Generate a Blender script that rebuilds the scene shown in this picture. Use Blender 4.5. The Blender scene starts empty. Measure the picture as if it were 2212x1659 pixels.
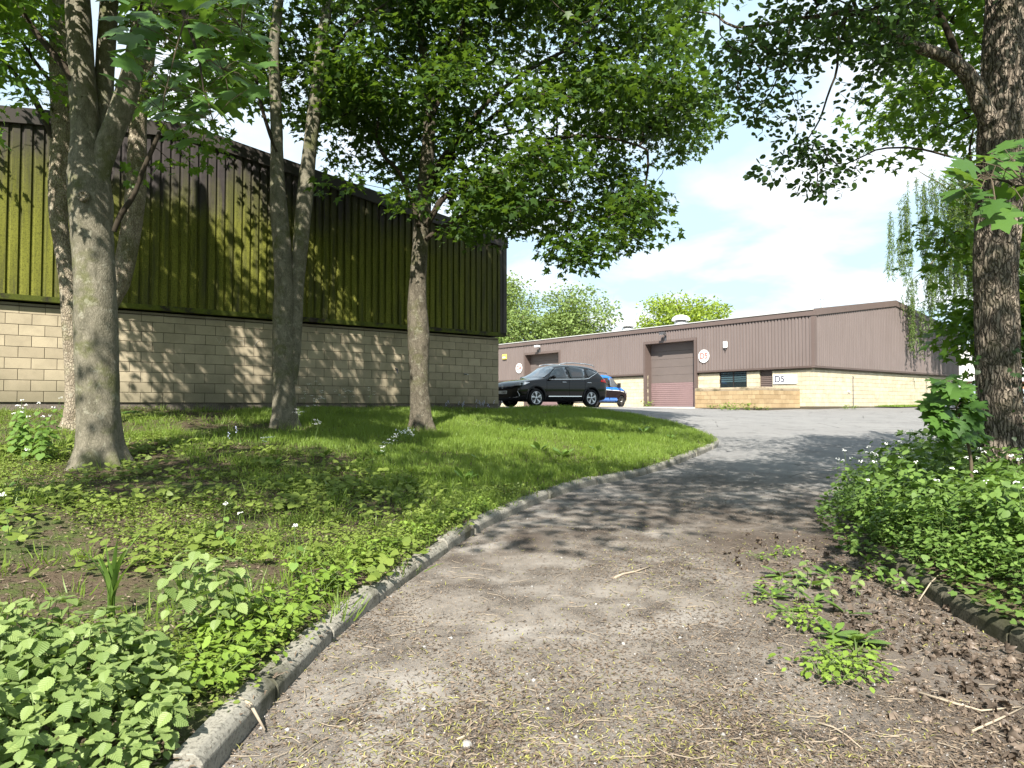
import bpy, bmesh, math, random
import numpy as np
from mathutils import Vector, Matrix

# ------------------------------------------------------------------ camera, sky, sun, exposure
scene = bpy.context.scene
col = scene.collection
random.seed(7)
RNG = np.random.default_rng(11)

CAM_Z = 1.6
PITCH = math.atan(23.0 / 725.0)
cam_data = bpy.data.cameras.new("camera")
cam_data.sensor_width = 36.0
cam_data.lens = 36.0 * 725.0 / 1024.0
cam_data.clip_start = 0.05
cam_data.clip_end = 2000.0
cam = bpy.data.objects.new("camera", cam_data)
cam.location = (0, 0, CAM_Z)
cam.rotation_euler = (math.pi / 2 + PITCH, 0, 0)
col.objects.link(cam)
scene.camera = cam

SUN_EL = math.radians(44.0)
SUN_H = (-0.16, -0.987)                      # horizontal direction towards the sun: behind the camera, a little left
sun_rot = math.atan2(SUN_H[0], SUN_H[1])
world = bpy.data.worlds.new("World")
scene.world = world
world.use_nodes = True
wn = world.node_tree
wn.nodes.clear()
w_out = wn.nodes.new("ShaderNodeOutputWorld")
w_bg = wn.nodes.new("ShaderNodeBackground")
w_bg.inputs["Strength"].default_value = 0.138
w_sky = wn.nodes.new("ShaderNodeTexSky")
w_sky.sky_type = 'NISHITA'
w_sky.sun_disc = False
w_sky.sun_elevation = SUN_EL
w_sky.sun_rotation = sun_rot
w_sky.air_density = 1.0
w_sky.dust_density = 0.5
w_sky.ozone_density = 1.2
# thin high cloud over the blue, laid out on the sky dome
w_tc = wn.nodes.new("ShaderNodeTexCoord")
w_sep = wn.nodes.new("ShaderNodeSeparateXYZ")
wn.links.new(w_tc.outputs["Generated"], w_sep.inputs[0])
w_zz = wn.nodes.new("ShaderNodeMath"); w_zz.operation = 'MAXIMUM'; w_zz.inputs[1].default_value = 0.0
wn.links.new(w_sep.outputs["Z"], w_zz.inputs[0])
w_za = wn.nodes.new("ShaderNodeMath"); w_za.operation = 'ADD'; w_za.inputs[1].default_value = 0.16
wn.links.new(w_zz.outputs[0], w_za.inputs[0])
w_dx = wn.nodes.new("ShaderNodeMath"); w_dx.operation = 'DIVIDE'
w_dy = wn.nodes.new("ShaderNodeMath"); w_dy.operation = 'DIVIDE'
wn.links.new(w_sep.outputs["X"], w_dx.inputs[0]); wn.links.new(w_za.outputs[0], w_dx.inputs[1])
wn.links.new(w_sep.outputs["Y"], w_dy.inputs[0]); wn.links.new(w_za.outputs[0], w_dy.inputs[1])
w_cmb = wn.nodes.new("ShaderNodeCombineXYZ")
wn.links.new(w_dx.outputs[0], w_cmb.inputs["X"]); wn.links.new(w_dy.outputs[0], w_cmb.inputs["Y"])
w_noise = wn.nodes.new("ShaderNodeTexNoise")
w_noise.inputs["Scale"].default_value = 1.6
w_noise.inputs["Detail"].default_value = 7.0
w_noise.inputs["Roughness"].default_value = 0.52
w_noise.inputs["Distortion"].default_value = 0.25
wn.links.new(w_cmb.outputs[0], w_noise.inputs["Vector"])
w_ramp = wn.nodes.new("ShaderNodeValToRGB")
w_ramp.color_ramp.elements[0].position = 0.44
w_ramp.color_ramp.elements[0].color = (0.0, 0.0, 0.0, 1)
w_ramp.color_ramp.elements[1].position = 0.64
w_ramp.color_ramp.elements[1].color = (1, 1, 1, 1)
wn.links.new(w_noise.outputs["Fac"], w_ramp.inputs["Fac"])
w_veil = wn.nodes.new("ShaderNodeMix"); w_veil.data_type = 'RGBA'      # thin veil: pale blue where it is thin, white where it gathers
w_veil.inputs["A"].default_value = (1.72, 2.30, 2.70, 1)
w_veil.inputs["B"].default_value = (2.95, 3.02, 3.05, 1)
wn.links.new(w_ramp.outputs["Color"], w_veil.inputs["Factor"])
w_mix = wn.nodes.new("ShaderNodeMix"); w_mix.data_type = 'RGBA'
w_mix.inputs["Factor"].default_value = 0.93
wn.links.new(w_veil.outputs["Result"], w_mix.inputs["B"])
wn.links.new(w_sky.outputs["Color"], w_mix.inputs["A"])
wn.links.new(w_mix.outputs["Result"], w_bg.inputs["Color"])
wn.links.new(w_bg.outputs[0], w_out.inputs["Surface"])

sun_data = bpy.data.lights.new("sun", 'SUN')
sun_data.energy = 4.4
sun_data.angle = math.radians(0.53)
sun_data.color = (1.0, 0.95, 0.86)
sun = bpy.data.objects.new("sun", sun_data)
sd = Vector((SUN_H[0] * math.cos(SUN_EL), SUN_H[1] * math.cos(SUN_EL), math.sin(SUN_EL))).normalized()
sun.rotation_euler = sd.to_track_quat('Z', 'Y').to_euler()
sun.location = sd * 60
col.objects.link(sun)

scene.view_settings.view_transform = 'Standard'
scene.view_settings.look = 'None'
scene.view_settings.gamma = 1.0
scene.view_settings.use_curve_mapping = False
scene.view_settings.exposure = 1.66
scene.cycles.max_bounces = 7
scene.cycles.diffuse_bounces = 4
scene.cycles.glossy_bounces = 3
scene.cycles.transmission_bounces = 5
scene.cycles.transparent_max_bounces = 6
scene.cycles.caustics_reflective = False
scene.cycles.caustics_refractive = False
scene.cycles.sample_clamp_indirect = 6.0
scene.cycles.use_denoising = True
scene.cycles.use_adaptive_sampling = True
scene.cycles.adaptive_threshold = 0.015

# ------------------------------------------------------------------ object helpers
def tag(o, label=None, cat=None, group=None, kind=None):
    if label: o["label"] = label
    if cat: o["category"] = cat
    if group: o["group"] = group
    if kind: o["kind"] = kind
    return o

def empty(name, loc=(0, 0, 0), rotz=0.0):
    o = bpy.data.objects.new(name, None)
    o.empty_display_size = 0.2
    o.location = loc
    o.rotation_euler = (0, 0, rotz)
    col.objects.link(o)
    return o

def link(name, me, parent=None, mat=None):
    o = bpy.data.objects.new(name, me)
    if mat is not None and len(me.materials) == 0:
        me.materials.append(mat)
    col.objects.link(o)
    if parent is not None:
        o.parent = parent
    return o

def raw_mesh(name, verts, tris=None, quads=None, tint=None, smooth=False, uv=None):
    """fast mesh from numpy arrays"""
    me = bpy.data.meshes.new(name)
    verts = np.asarray(verts, dtype=np.float32).reshape(-1, 3)
    tris = np.zeros((0, 3), np.int32) if tris is None else np.asarray(tris, np.int32).reshape(-1, 3)
    quads = np.zeros((0, 4), np.int32) if quads is None else np.asarray(quads, np.int32).reshape(-1, 4)
    nt, nq = len(tris), len(quads)
    me.vertices.add(len(verts))
    me.vertices.foreach_set("co", verts.ravel())
    me.loops.add(nt * 3 + nq * 4)
    me.loops.foreach_set("vertex_index", np.concatenate([tris.ravel(), quads.ravel()]))
    me.polygons.add(nt + nq)
    ls = np.concatenate([np.arange(nt) * 3, nt * 3 + np.arange(nq) * 4]).astype(np.int32)
    me.polygons.foreach_set("loop_start", ls)
    if smooth:
        me.polygons.foreach_set("use_smooth", np.ones(nt + nq, dtype=bool))
    if tint is not None:
        a = me.attributes.new("tint", 'FLOAT', 'POINT')
        a.data.foreach_set("value", np.asarray(tint, np.float32))
    me.update(calc_edges=True)
    return me

class MB:
    """collects simple shapes into one mesh"""
    def __init__(self):
        self.v = []; self.f = []; self.n = 0
    def add(self, verts, faces):
        b = self.n
        self.v.extend([tuple(p) for p in verts])
        self.f.extend([tuple(i + b for i in f) for f in faces])
        self.n += len(verts)
        return self
    def box(self, x0, x1, y0, y1, z0, z1, fr=None):
        p = [(x0, y0, z0), (x1, y0, z0), (x1, y1, z0), (x0, y1, z0), (x0, y0, z1), (x1, y0, z1), (x1, y1, z1), (x0, y1, z1)]
        if fr is not None: p = [fr(*q) for q in p]
        return self.add(p, [(0, 3, 2, 1), (4, 5, 6, 7), (0, 1, 5, 4), (1, 2, 6, 5), (2, 3, 7, 6), (3, 0, 4, 7)])
    def prism(self, poly, a, b, axis='y', fr=None):
        """extrude a 2D polygon between a and b along an axis"""
        def mk(p, t):
            q = {'y': (p[0], t, p[1]), 'x': (t, p[0], p[1]), 'z': (p[0], p[1], t)}[axis]
            return fr(*q) if fr is not None else q
        n = len(poly)
        vs = [mk(p, a) for p in poly] + [mk(p, b) for p in poly]
        fs = [tuple(range(n))[::-1], tuple(range(n, 2 * n))] + [(i, (i + 1) % n, n + (i + 1) % n, n + i) for i in range(n)]
        return self.add(vs, fs)
    def cyl(self, c, axis, r, h, n=24, r2=None, cap=True):
        c = Vector(c); ax = Vector(axis).normalized()
        t = ax.orthogonal().normalized(); bt = ax.cross(t)
        r2 = r if r2 is None else r2
        vs = []
        for k, (rr, hh) in enumerate(((r, 0), (r2, h))):
            for i in range(n):
                a = 2 * math.pi * i / n
                vs.append(c + ax * hh + (t * math.cos(a) + bt * math.sin(a)) * rr)
        fs = [(i, (i + 1) % n, n + (i + 1) % n, n + i) for i in range(n)]
        if cap: fs += [tuple(range(n))[::-1], tuple(range(n, 2 * n))]
        return self.add(vs, fs)
    def lathe(self, prof, c, axis, n=32):
        """prof: list of (radius, height along axis)"""
        c = Vector(c); ax = Vector(axis).normalized()
        t = ax.orthogonal().normalized(); bt = ax.cross(t)
        vs, fs = [], []
        for (r, h) in prof:
            for i in range(n):
                a = 2 * math.pi * i / n
                vs.append(c + ax * h + (t * math.cos(a) + bt * math.sin(a)) * r)
        for k in range(len(prof) - 1):
            for i in range(n):
                j = (i + 1) % n
                fs.append((k * n + i, k * n + j, (k + 1) * n + j, (k + 1) * n + i))
        return self.add(vs, fs)
    def tube(self, pts, r, n=8):
        P = [Vector(p) for p in pts]
        rs = r if hasattr(r, '__len__') else [r] * len(P)
        vs, fs = [], []
        up = None
        for i, p in enumerate(P):
            d = (P[min(i + 1, len(P) - 1)] - P[max(i - 1, 0)]).normalized()
            if up is None: up = d.orthogonal().normalized()
            up = (up - d * up.dot(d)).normalized(); s = d.cross(up)
            for k in range(n):
                a = 2 * math.pi * k / n
                vs.append(p + (up * math.cos(a) + s * math.sin(a)) * rs[i])
        for i in range(len(P) - 1):
            for k in range(n):
                j = (k + 1) % n
                fs.append((i * n + k, i * n + j, (i + 1) * n + j, (i + 1) * n + k))
        fs.append(tuple(range(n))[::-1]); fs.append(tuple((len(P) - 1) * n + k for k in range(n)))
        return self.add(vs, fs)
    def mesh(self, name, mat=None, smooth=False):
        me = bpy.data.meshes.new(name)
        me.from_pydata(self.v, [], self.f)
        if smooth: me.polygons.foreach_set("use_smooth", np.ones(len(me.polygons), dtype=bool))
        if mat is not None: me.materials.append(mat)
        me.update()
        return me
    def build(self, name, mat, parent=None, smooth=False, bevel=0.0):
        me = self.mesh(name, mat, smooth)
        bm = bmesh.new(); bm.from_mesh(me)
        bmesh.ops.recalc_face_normals(bm, faces=bm.faces)
        if bevel > 0:
            bmesh.ops.bevel(bm, geom=[e for e in bm.edges], offset=bevel, segments=1, affect='EDGES', clamp_overlap=True)
        bm.to_mesh(me); bm.free()
        return link(name, me, parent)

def text_mesh(name, body, size, mat, parent, matrix, extrude=0.004, offset=0.0, align='CENTER', xs=1.0):
    cu = bpy.data.curves.new(name, 'FONT')
    cu.body = body; cu.size = size; cu.extrude = extrude; cu.offset = offset
    cu.align_x = align; cu.align_y = 'CENTER'
    tmp = bpy.data.objects.new(name + "_curve", cu)
    col.objects.link(tmp)
    dg = bpy.context.evaluated_depsgraph_get()
    me = bpy.data.meshes.new_from_object(tmp.evaluated_get(dg))
    bpy.data.objects.remove(tmp); bpy.data.curves.remove(cu)
    me.materials.clear(); me.materials.append(mat)
    o = link(name, me, parent)
    o.matrix_basis = matrix @ Matrix.Diagonal((xs, 1, 1, 1))
    return o

# ------------------------------------------------------------------ picture geometry (pixels of a 2212 wide view of the place)
FPX, UC, VC = 1566.1, 1106.0, 829.5
def ray(u, v):
    x = (np.asarray(u, float) - UC) / FPX; y = -(np.asarray(v, float) - VC) / FPX
    c, s = math.cos(PITCH), math.sin(PITCH)
    dy = c - y * s; dz = s + y * c
    return x / dy, dz / dy          # per metre of depth Y
def at(u, v, Y):
    rx, rz = ray(u, v)
    return np.array([rx * Y, Y, CAM_Z + rz * Y])
def px2m(Y): return Y / FPX

# ------------------------------------------------------------------ noise for shapes
def _hash(ix, iy, iz):
    h = (ix * 374761393 + iy * 668265263 + iz * 2147483647 + 1013904223) & 0xFFFFFFFF
    h = ((h ^ (h >> 13)) * 1274126177) & 0xFFFFFFFF
    return ((h ^ (h >> 16)) & 0xFFFF) / 65535.0
def vnoise(p):
    p = np.asarray(p, float)
    i = np.floor(p).astype(np.int64); f = p - i
    f = f * f * (3 - 2 * f)
    r = 0
    for dx in (0, 1):
        for dy in (0, 1):
            for dz in (0, 1):
                w = (f[..., 0] if dx else 1 - f[..., 0]) * (f[..., 1] if dy else 1 - f[..., 1]) * (f[..., 2] if dz else 1 - f[..., 2])
                r = r + w * _hash(i[..., 0] + dx, i[..., 1] + dy, i[..., 2] + dz)
    return r * 2 - 1
def fbm(p, octv=3):
    s, a, r = 1.0, 1.0, 0
    for k in range(octv):
        r = r + a * vnoise(np.asarray(p) * s + 17.3 * k); s *= 2.03; a *= 0.5
    return r

# ------------------------------------------------------------------ node helpers
class G:
    def __init__(self, name):
        self.m = bpy.data.materials.new(name); self.m.use_nodes = True
        self.t = self.m.node_tree; self.t.nodes.clear()
        self.out = self.t.nodes.new("ShaderNodeOutputMaterial")
    def n(self, typ, **kw):
        nd = self.t.nodes.new(typ)
        for k, v in kw.items(): setattr(nd, k, v)
        return nd
    def put(self, sock, v):
        if isinstance(v, bpy.types.NodeSocket): self.t.links.new(v, sock)
        elif v is not None:
            if isinstance(v, (tuple, list)) and len(v) == 3 and sock.type == 'RGBA': v = (*v, 1.0)
            sock.default_value = v
    def pos(self): return self.n("ShaderNodeNewGeometry").outputs["Position"]
    def objc(self): return self.n("ShaderNodeTexCoord").outputs["Object"]
    def rand(self): return self.n("ShaderNodeObjectInfo").outputs["Random"]
    def island(self): return self.n("ShaderNodeNewGeometry").outputs["Random Per Island"]
    def attr(self, name): return self.n("ShaderNodeAttribute", attribute_name=name).outputs["Fac"]
    def xyz(self, v):
        s = self.n("ShaderNodeSeparateXYZ"); self.put(s.inputs[0], v); return s.outputs
    def scale(self, v, s):
        m = self.n("ShaderNodeMapping"); self.put(m.inputs["Vector"], v); m.inputs["Scale"].default_value = s; return m.outputs[0]
    def noise(self, v, scale, detail=4, rough=0.55, dist=0.0, fac=True):
        nd = self.n("ShaderNodeTexNoise"); self.put(nd.inputs["Vector"], v)
        nd.inputs["Scale"].default_value = scale; nd.inputs["Detail"].default_value = detail
        nd.inputs["Roughness"].default_value = rough; nd.inputs["Distortion"].default_value = dist
        return nd.outputs["Fac"]
    def voro(self, v, scale, feature='F1', out="Distance", rnd=1.0):
        nd = self.n("ShaderNodeTexVoronoi", feature=feature); self.put(nd.inputs["Vector"], v)
        nd.inputs["Scale"].default_value = scale; nd.inputs["Randomness"].default_value = rnd
        return nd.outputs[out]
    def ramp(self, f, stops, interp='LINEAR'):
        nd = self.n("ShaderNodeValToRGB"); cr = nd.color_ramp; cr.interpolation = interp
        while len(cr.elements) < len(stops): cr.elements.new(0.5)
        for e, (p, c) in zip(cr.elements, stops):
            e.position = p
            e.color = (c, c, c, 1) if not isinstance(c, (tuple, list)) else (*c, 1)
        self.put(nd.inputs["Fac"], f); return nd.outputs["Color"]
    def mix(self, f, a, b, blend='MIX'):
        nd = self.n("ShaderNodeMix", data_type='RGBA', blend_type=blend)
        self.put(nd.inputs["Factor"], f); self.put(nd.inputs["A"], a); self.put(nd.inputs["B"], b)
        return nd.outputs["Result"]
    def math(self, op, a, b=None, clamp=False):
        nd = self.n("ShaderNodeMath", operation=op); nd.use_clamp = clamp
        self.put(nd.inputs[0], a)
        if b is not None: self.put(nd.inputs[1], b)
        return nd.outputs[0]
    def rng(self, v, a, b, c=0.0, d=1.0):
        nd = self.n("ShaderNodeMapRange"); nd.interpolation_type = 'SMOOTHSTEP'
        self.put(nd.inputs["Value"], v)
        for k, x in zip(("From Min", "From Max", "To Min", "To Max"), (a, b, c, d)): nd.inputs[k].default_value = x
        return nd.outputs["Result"]
    def bump(self, h, strength=0.5, dist=0.02, normal=None):
        nd = self.n("ShaderNodeBump"); self.put(nd.inputs["Height"], h)
        nd.inputs["Strength"].default_value = strength; nd.inputs["Distance"].default_value = dist
        if normal is not None: self.put(nd.inputs["Normal"], normal)
        return nd.outputs[0]
    def pbsdf(self, color, rough=0.8, spec=0.3, metal=0.0, normal=None, coat=0.0):
        b = self.n("ShaderNodeBsdfPrincipled")
        self.put(b.inputs["Base Color"], color); self.put(b.inputs["Roughness"], rough)
        b.inputs["Specular IOR Level"].default_value = spec; b.inputs["Metallic"].default_value = metal
        b.inputs["Coat Weight"].default_value = coat; b.inputs["Coat Roughness"].default_value = 0.04
        if normal is not None: self.put(b.inputs["Normal"], normal)
        return b.outputs[0]
    def done(self, sh):
        self.t.links.new(sh, self.out.inputs["Surface"]); return self.m

def plain(name, color, rough=0.6, spec=0.3, metal=0.0, coat=0.0, var=0.12, vs=6.0, bump=0.0):
    g = G(name); p = g.objc()
    nz = g.noise(p, vs, 4)
    c = g.mix(nz, tuple(x * (1 - var) for x in color), tuple(min(1, x * (1 + var)) for x in color))
    nm = g.bump(g.noise(p, vs * 8, 3), bump, 0.01) if bump else None
    return g.done(g.pbsdf(c, rough, spec, metal, nm, coat))

def leafmat(name, dark, light, trans=0.35, tcol=None, obj_random=False, rough=0.45, patch=0.35, veins=0.0):
    """leaf: glossy diffuse face plus light coming through; tint varies leaf by leaf"""
    g = G(name)
    t = g.rand() if obj_random else g.attr("tint")
    pn = g.noise(g.pos(), 0.9, 2)
    t2 = g.math('ADD', g.math('MULTIPLY', t, 1 - patch), g.math('MULTIPLY', pn, patch))
    c = g.mix(t2, dark, light)
    nm = None
    if veins:                                   # side veins running out from the midrib, in the leaf's own coordinates
        q = g.xyz(g.objc()); ax = g.math('ABSOLUTE', q["X"])
        w = g.math('SINE', g.math('MULTIPLY', g.math('SUBTRACT', q["Y"], g.math('MULTIPLY', ax, 0.75)), 46.0))
        rib = g.math('MAXIMUM', g.rng(w, 0.55, 1.0), g.rng(ax, 0.0, 0.025, 1.0, 0.0))
        c = g.mix(g.math('MULTIPLY', rib, veins), c, tuple(x * 0.42 for x in dark))
        nm = g.bump(w, 0.25, 0.01)
    tc = tcol or tuple(min(1.0, x * k) for x, k in zip(light, (1.7, 1.6, 0.9)))
    b = g.pbsdf(c, rough, 0.25, normal=nm)
    tr = g.n("ShaderNodeBsdfTranslucent")
    g.put(tr.inputs["Color"], g.mix(t2, tuple(x * 0.8 for x in tc), tc))
    ms = g.n("ShaderNodeMixShader"); ms.inputs[0].default_value = trans
    g.t.links.new(b, ms.inputs[1]); g.t.links.new(tr.outputs[0], ms.inputs[2])
    return g.done(ms.outputs[0])
# ------------------------------------------------------------------ lie of the land
D1 = np.array([0.787, 0.617]); D1 /= np.linalg.norm(D1)      # along the gables, right and away
D2 = np.array([-D1[1], D1[0]])                                # along the far front, left and away
NG = np.array([D1[1], -D1[0]])                                # gable faces this way
NF = -D1                                                      # front faces this way
CL = np.array([-0.41, 22.10])                                 # near corner of the mossy unit
CR = np.array([15.78, 37.90])                                 # near corner of the D5 unit

def H(x, y):
    """road and yard surface"""
    x = np.asarray(x, float); y = np.asarray(y, float)
    a = 0.0397 * np.maximum(y, -14.0)
    a = a + 0.72 * np.exp(-(x / 7.0) ** 2 - ((y - 26.5) / 5.0) ** 2)
    k = 9.0
    m = np.minimum(a, 1.62)
    return m - np.log(np.exp(-k * (a - m)) + np.exp(-k * (1.62 - m))) / k

def catmull(P, n=10):
    P = [np.array(p, float) for p in P]
    P = [2 * P[0] - P[1]] + P + [2 * P[-1] - P[-2]]
    out = []
    for i in range(1, len(P) - 2):
        for k in range(n):
            t = k / n
            a, b, c, d = P[i - 1], P[i], P[i + 1], P[i + 2]
            out.append(0.5 * ((2 * b) + (c - a) * t + (2 * a - 5 * b + 4 * c - d) * t * t + (3 * b - a - 3 * c + d) * t ** 3))
    out.append(P[-2])
    return np.array(out)
def resample(P, step):
    d = np.r_[0, np.cumsum(np.linalg.norm(np.diff(P, axis=0), axis=1))]
    n = max(2, int(round(d[-1] / step)) + 1)
    s = np.linspace(0, d[-1], n)
    return np.stack([np.interp(s, d, P[:, k]) for k in range(P.shape[1])], 1)

KERB_L = resample(catmull([(-1.25, -8), (-1.24, 0), (-1.22, 2.0), (-1.20, 3.0), (-1.16, 3.7), (-1.04, 4.7), (-.82, 5.7), (-.42, 7.3), (.10, 8.7),
    (.97, 10.5), (2.36, 12.3), (3.80, 14.9), (4.65, 16.6), (5.05, 17.8), (5.18, 19.0), (5.0, 21.0), (4.3, 22.9), (3.0, 24.1), (1.2, 24.4), (-1.15, 23.25)]), 0.15)
KERB_R = resample(catmull([(2.95, -8), (2.95, 0), (2.94, 3), (2.95, 4.3), (3.0, 5.0), (3.1, 5.8), (3.3, 7.0), (3.75, 8.4), (4.7, 9.9), (6.6, 11.4), (10, 13.2), (16, 15.6), (26, 18.5)]), 0.15)

def pdist(x, y, P):
    q = np.stack([np.ravel(x), np.ravel(y)], 1).astype(float)
    best = np.full(len(q), 1e9)
    for i in range(0, len(P) - 1):
        a, b = P[i], P[i + 1]; ab = b - a
        t = np.clip(((q - a) @ ab) / (ab @ ab), 0, 1)
        best = np.minimum(best, np.sum((q - a - t[:, None] * ab) ** 2, 1))
    return np.sqrt(best).reshape(np.shape(x))
WALL_SEG = np.stack([CL, CL - D1 * 18.2])
KLC = resample(KERB_L, 0.6); KRC = resample(KERB_R, 0.6)
def inside(x, y, poly):
    x = np.asarray(x, float); y = np.asarray(y, float)
    r = np.zeros(np.shape(x), bool)
    n = len(poly); j = n - 1
    for i in range(n):
        xi, yi = poly[i]; xj, yj = poly[j]
        if yi != yj:
            r ^= ((yi > y) != (yj > y)) & (x < (xj - xi) * (y - yi) / (yj - yi) + xi)
        j = i
    return r
BANK_POLY = np.vstack([KLC, CL[None], (CL - D1 * 18.2)[None], [[-40, 8]], [[-40, -8]]])
VERGE_POLY = np.vstack([KRC, [[30, 14]], [[30, -8]]])
def bank(x, y):
    dk = pdist(x, y, KLC); dw = pdist(x, y, WALL_SEG)
    w = dk / (dk + dw + 1e-6)
    g = w ** 1.15
    z = (1 - g) * (H(x, y) + 0.10) + g * 1.56
    pp = np.stack([np.asarray(x, float) * 0.9, np.asarray(y, float) * 0.9, np.zeros(np.shape(x))], -1)
    return z + 0.05 * fbm(pp, 2) * np.clip(dk - 0.15, 0, 1)
def verge(x, y):
    dk = pdist(x, y, KRC)
    pp = np.stack([np.asarray(x, float) * 0.9, np.asarray(y, float) * 0.9, np.ones(np.shape(x)) * 5], -1)
    return H(x, y) + 0.10 + 0.26 * (1 - np.exp(-dk / 1.1)) + 0.04 * fbm(pp, 2) * np.clip(dk - 0.15, 0, 1)
def ground_z(x, y):
    x = np.atleast_1d(np.asarray(x, float)); y = np.atleast_1d(np.asarray(y, float))
    z = H(x, y)
    ib = inside(x, y, BANK_POLY); iv = inside(x, y, VERGE_POLY)
    if ib.any(): z[ib] = bank(x[ib], y[ib])
    if iv.any(): z[iv] = verge(x[iv], y[iv])
    return z
def hit(u, v, y0=1.6, y1=60):
    """where the line of sight through a picture point meets the ground"""
    Y = np.concatenate([np.arange(y0, 12, 0.04), np.arange(12, y1, 0.1)])
    rx, rz = ray(u, v)
    z = CAM_Z + rz * Y; gz = ground_z(rx * Y, Y)
    k = np.argmax(z <= gz)
    if z[k] > gz[k]: k = len(Y) - 1
    return np.array([rx * Y[k], Y[k], gz[k]])

# ------------------------------------------------------------------ ground materials
def mat_road():
    g = G("worn asphalt under leaf litter"); p = g.pos(); s = g.xyz(p)
    big = g.noise(p, 0.55, 4, 0.6, 0.6); mid = g.noise(p, 2.6, 5, 0.62, 0.4); fine = g.noise(p, 38, 3, 0.7); spk = g.noise(p, 140, 2, 0.6)
    asph = g.mix(fine, (0.098, 0.096, 0.095), (0.245, 0.240, 0.233))
    asph = g.mix(g.math('MULTIPLY', g.rng(big, 0.40, 0.66), 0.45), asph, g.mix(fine, (0.15, 0.147, 0.142), (0.265, 0.260, 0.250)))
    asph = g.mix(g.math('MULTIPLY', g.rng(g.noise(p, 0.9, 5, 0.7, 1.2), 0.54, 0.66), 0.5), asph, (0.085, 0.082, 0.080))
    crack = g.rng(g.voro(p, 0.42, 'DISTANCE_TO_EDGE'), 0.0, 0.012, 1.0, 0.0)
    asph = g.mix(g.math('MULTIPLY', crack, g.rng(mid, 0.4, 0.6)), asph, (0.045, 0.044, 0.042))
    chip = g.rng(g.voro(p, 55), 0.0, 0.16, 1.0, 0.0)
    asph = g.mix(g.math('MULTIPLY', chip, g.rng(g.noise(p, 20, 2), 0.5, 0.62)), asph, (0.46, 0.45, 0.43))
    soil = g.mix(g.rng(mid, 0.28, 0.70), (0.050, 0.044, 0.040), (0.185, 0.168, 0.150))
    soil = g.mix(g.rng(spk, 0.52, 0.66), soil, (0.25, 0.20, 0.15))
    dust = g.mix(fine, (0.20, 0.185, 0.17), (0.37, 0.35, 0.325))
    soil = g.mix(g.math('MULTIPLY', g.math('MULTIPLY', g.rng(big, 0.44, 0.66), g.rng(mid, 0.34, 0.66)), 0.7), soil, dust)
    damp = g.math('MULTIPLY', g.rng(g.math('ADD', s["X"], g.math('MULTIPLY', g.math('SUBTRACT', mid, 0.5), 1.6)), 1.35, 2.2), g.rng(s["Y"], 7.0, 10.0, 1.0, 0.0))
    soil = g.mix(g.math('MULTIPLY', damp, 0.62), soil, g.mix(mid, (0.030, 0.022, 0.017), (0.085, 0.062, 0.046)))
    mulch = g.math('MULTIPLY', g.rng(s["Y"], 5.4, 7.5), g.rng(g.noise(p, 1.1, 5, 0.65, 0.8), 0.42, 0.60))
    soil = g.mix(g.math('MULTIPLY', mulch, 0.8), soil, g.mix(spk, (0.032, 0.025, 0.021), (0.085, 0.066, 0.052)))
    edge = g.rng(g.math('ADD', s["Y"], g.math('MULTIPLY', g.math('SUBTRACT', big, 0.5), 9.0)), 7.6, 15.0, 1.0, 0.0)
    c = g.mix(edge, asph, soil)
    h = g.math('ADD', g.math('MULTIPLY', fine, 0.6), g.math('MULTIPLY', spk, 0.5))
    return g.done(g.pbsdf(c, 0.95, 0.12, normal=g.bump(h, 0.7, 0.012)))
def mat_soil():
    g = G("soil with moss and leaf mould"); p = g.pos()
    big = g.noise(p, 0.7, 4, 0.6); mid = g.noise(p, 5, 5, 0.65); fine = g.noise(p, 45, 3, 0.7)
    c = g.mix(fine, (0.035, 0.026, 0.018), (0.13, 0.098, 0.066))
    c = g.mix(g.math('MULTIPLY', g.rng(mid, 0.46, 0.62), 0.75), c, (0.055, 0.085, 0.018))
    c = g.mix(g.math('MULTIPLY', g.rng(big, 0.5, 0.62), 0.5), c, (0.05, 0.085, 0.02))
    return g.done(g.pbsdf(c, 0.95, 0.1, normal=g.bump(g.math('ADD', mid, fine), 0.8, 0.03)))
def mat_concrete(name, a, b, moss=0.4, sc=5.0):
    g = G(name); p = g.pos()
    n = g.noise(p, sc, 5, 0.65); f = g.noise(p, 60, 3, 0.7)
    c = g.mix(n, a, b)
    c = g.mix(g.rng(f, 0.45, 0.7), c, tuple(x * 0.6 for x in a))
    c = g.mix(g.math('MULTIPLY', g.rng(g.noise(p, 1.7, 4, 0.6), 0.5, 0.68), moss), c, (0.035, 0.036, 0.018))
    return g.done(g.pbsdf(c, 0.92, 0.15, normal=g.bump(f, 0.5, 0.006)))
M_ROAD = mat_road(); M_SOIL = mat_soil()
M_KERB = mat_concrete("weathered kerb concrete", (0.165, 0.155, 0.130), (0.30, 0.285, 0.245), 0.85)
M_KERB_R = mat_concrete("mossy kerb concrete", (0.050, 0.048, 0.033), (0.12, 0.11, 0.082), 0.9, 3.0)
M_FIELD = plain("rough grass field", (0.055, 0.10, 0.02), 0.95, 0.1, var=0.4, vs=0.2)

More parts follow.
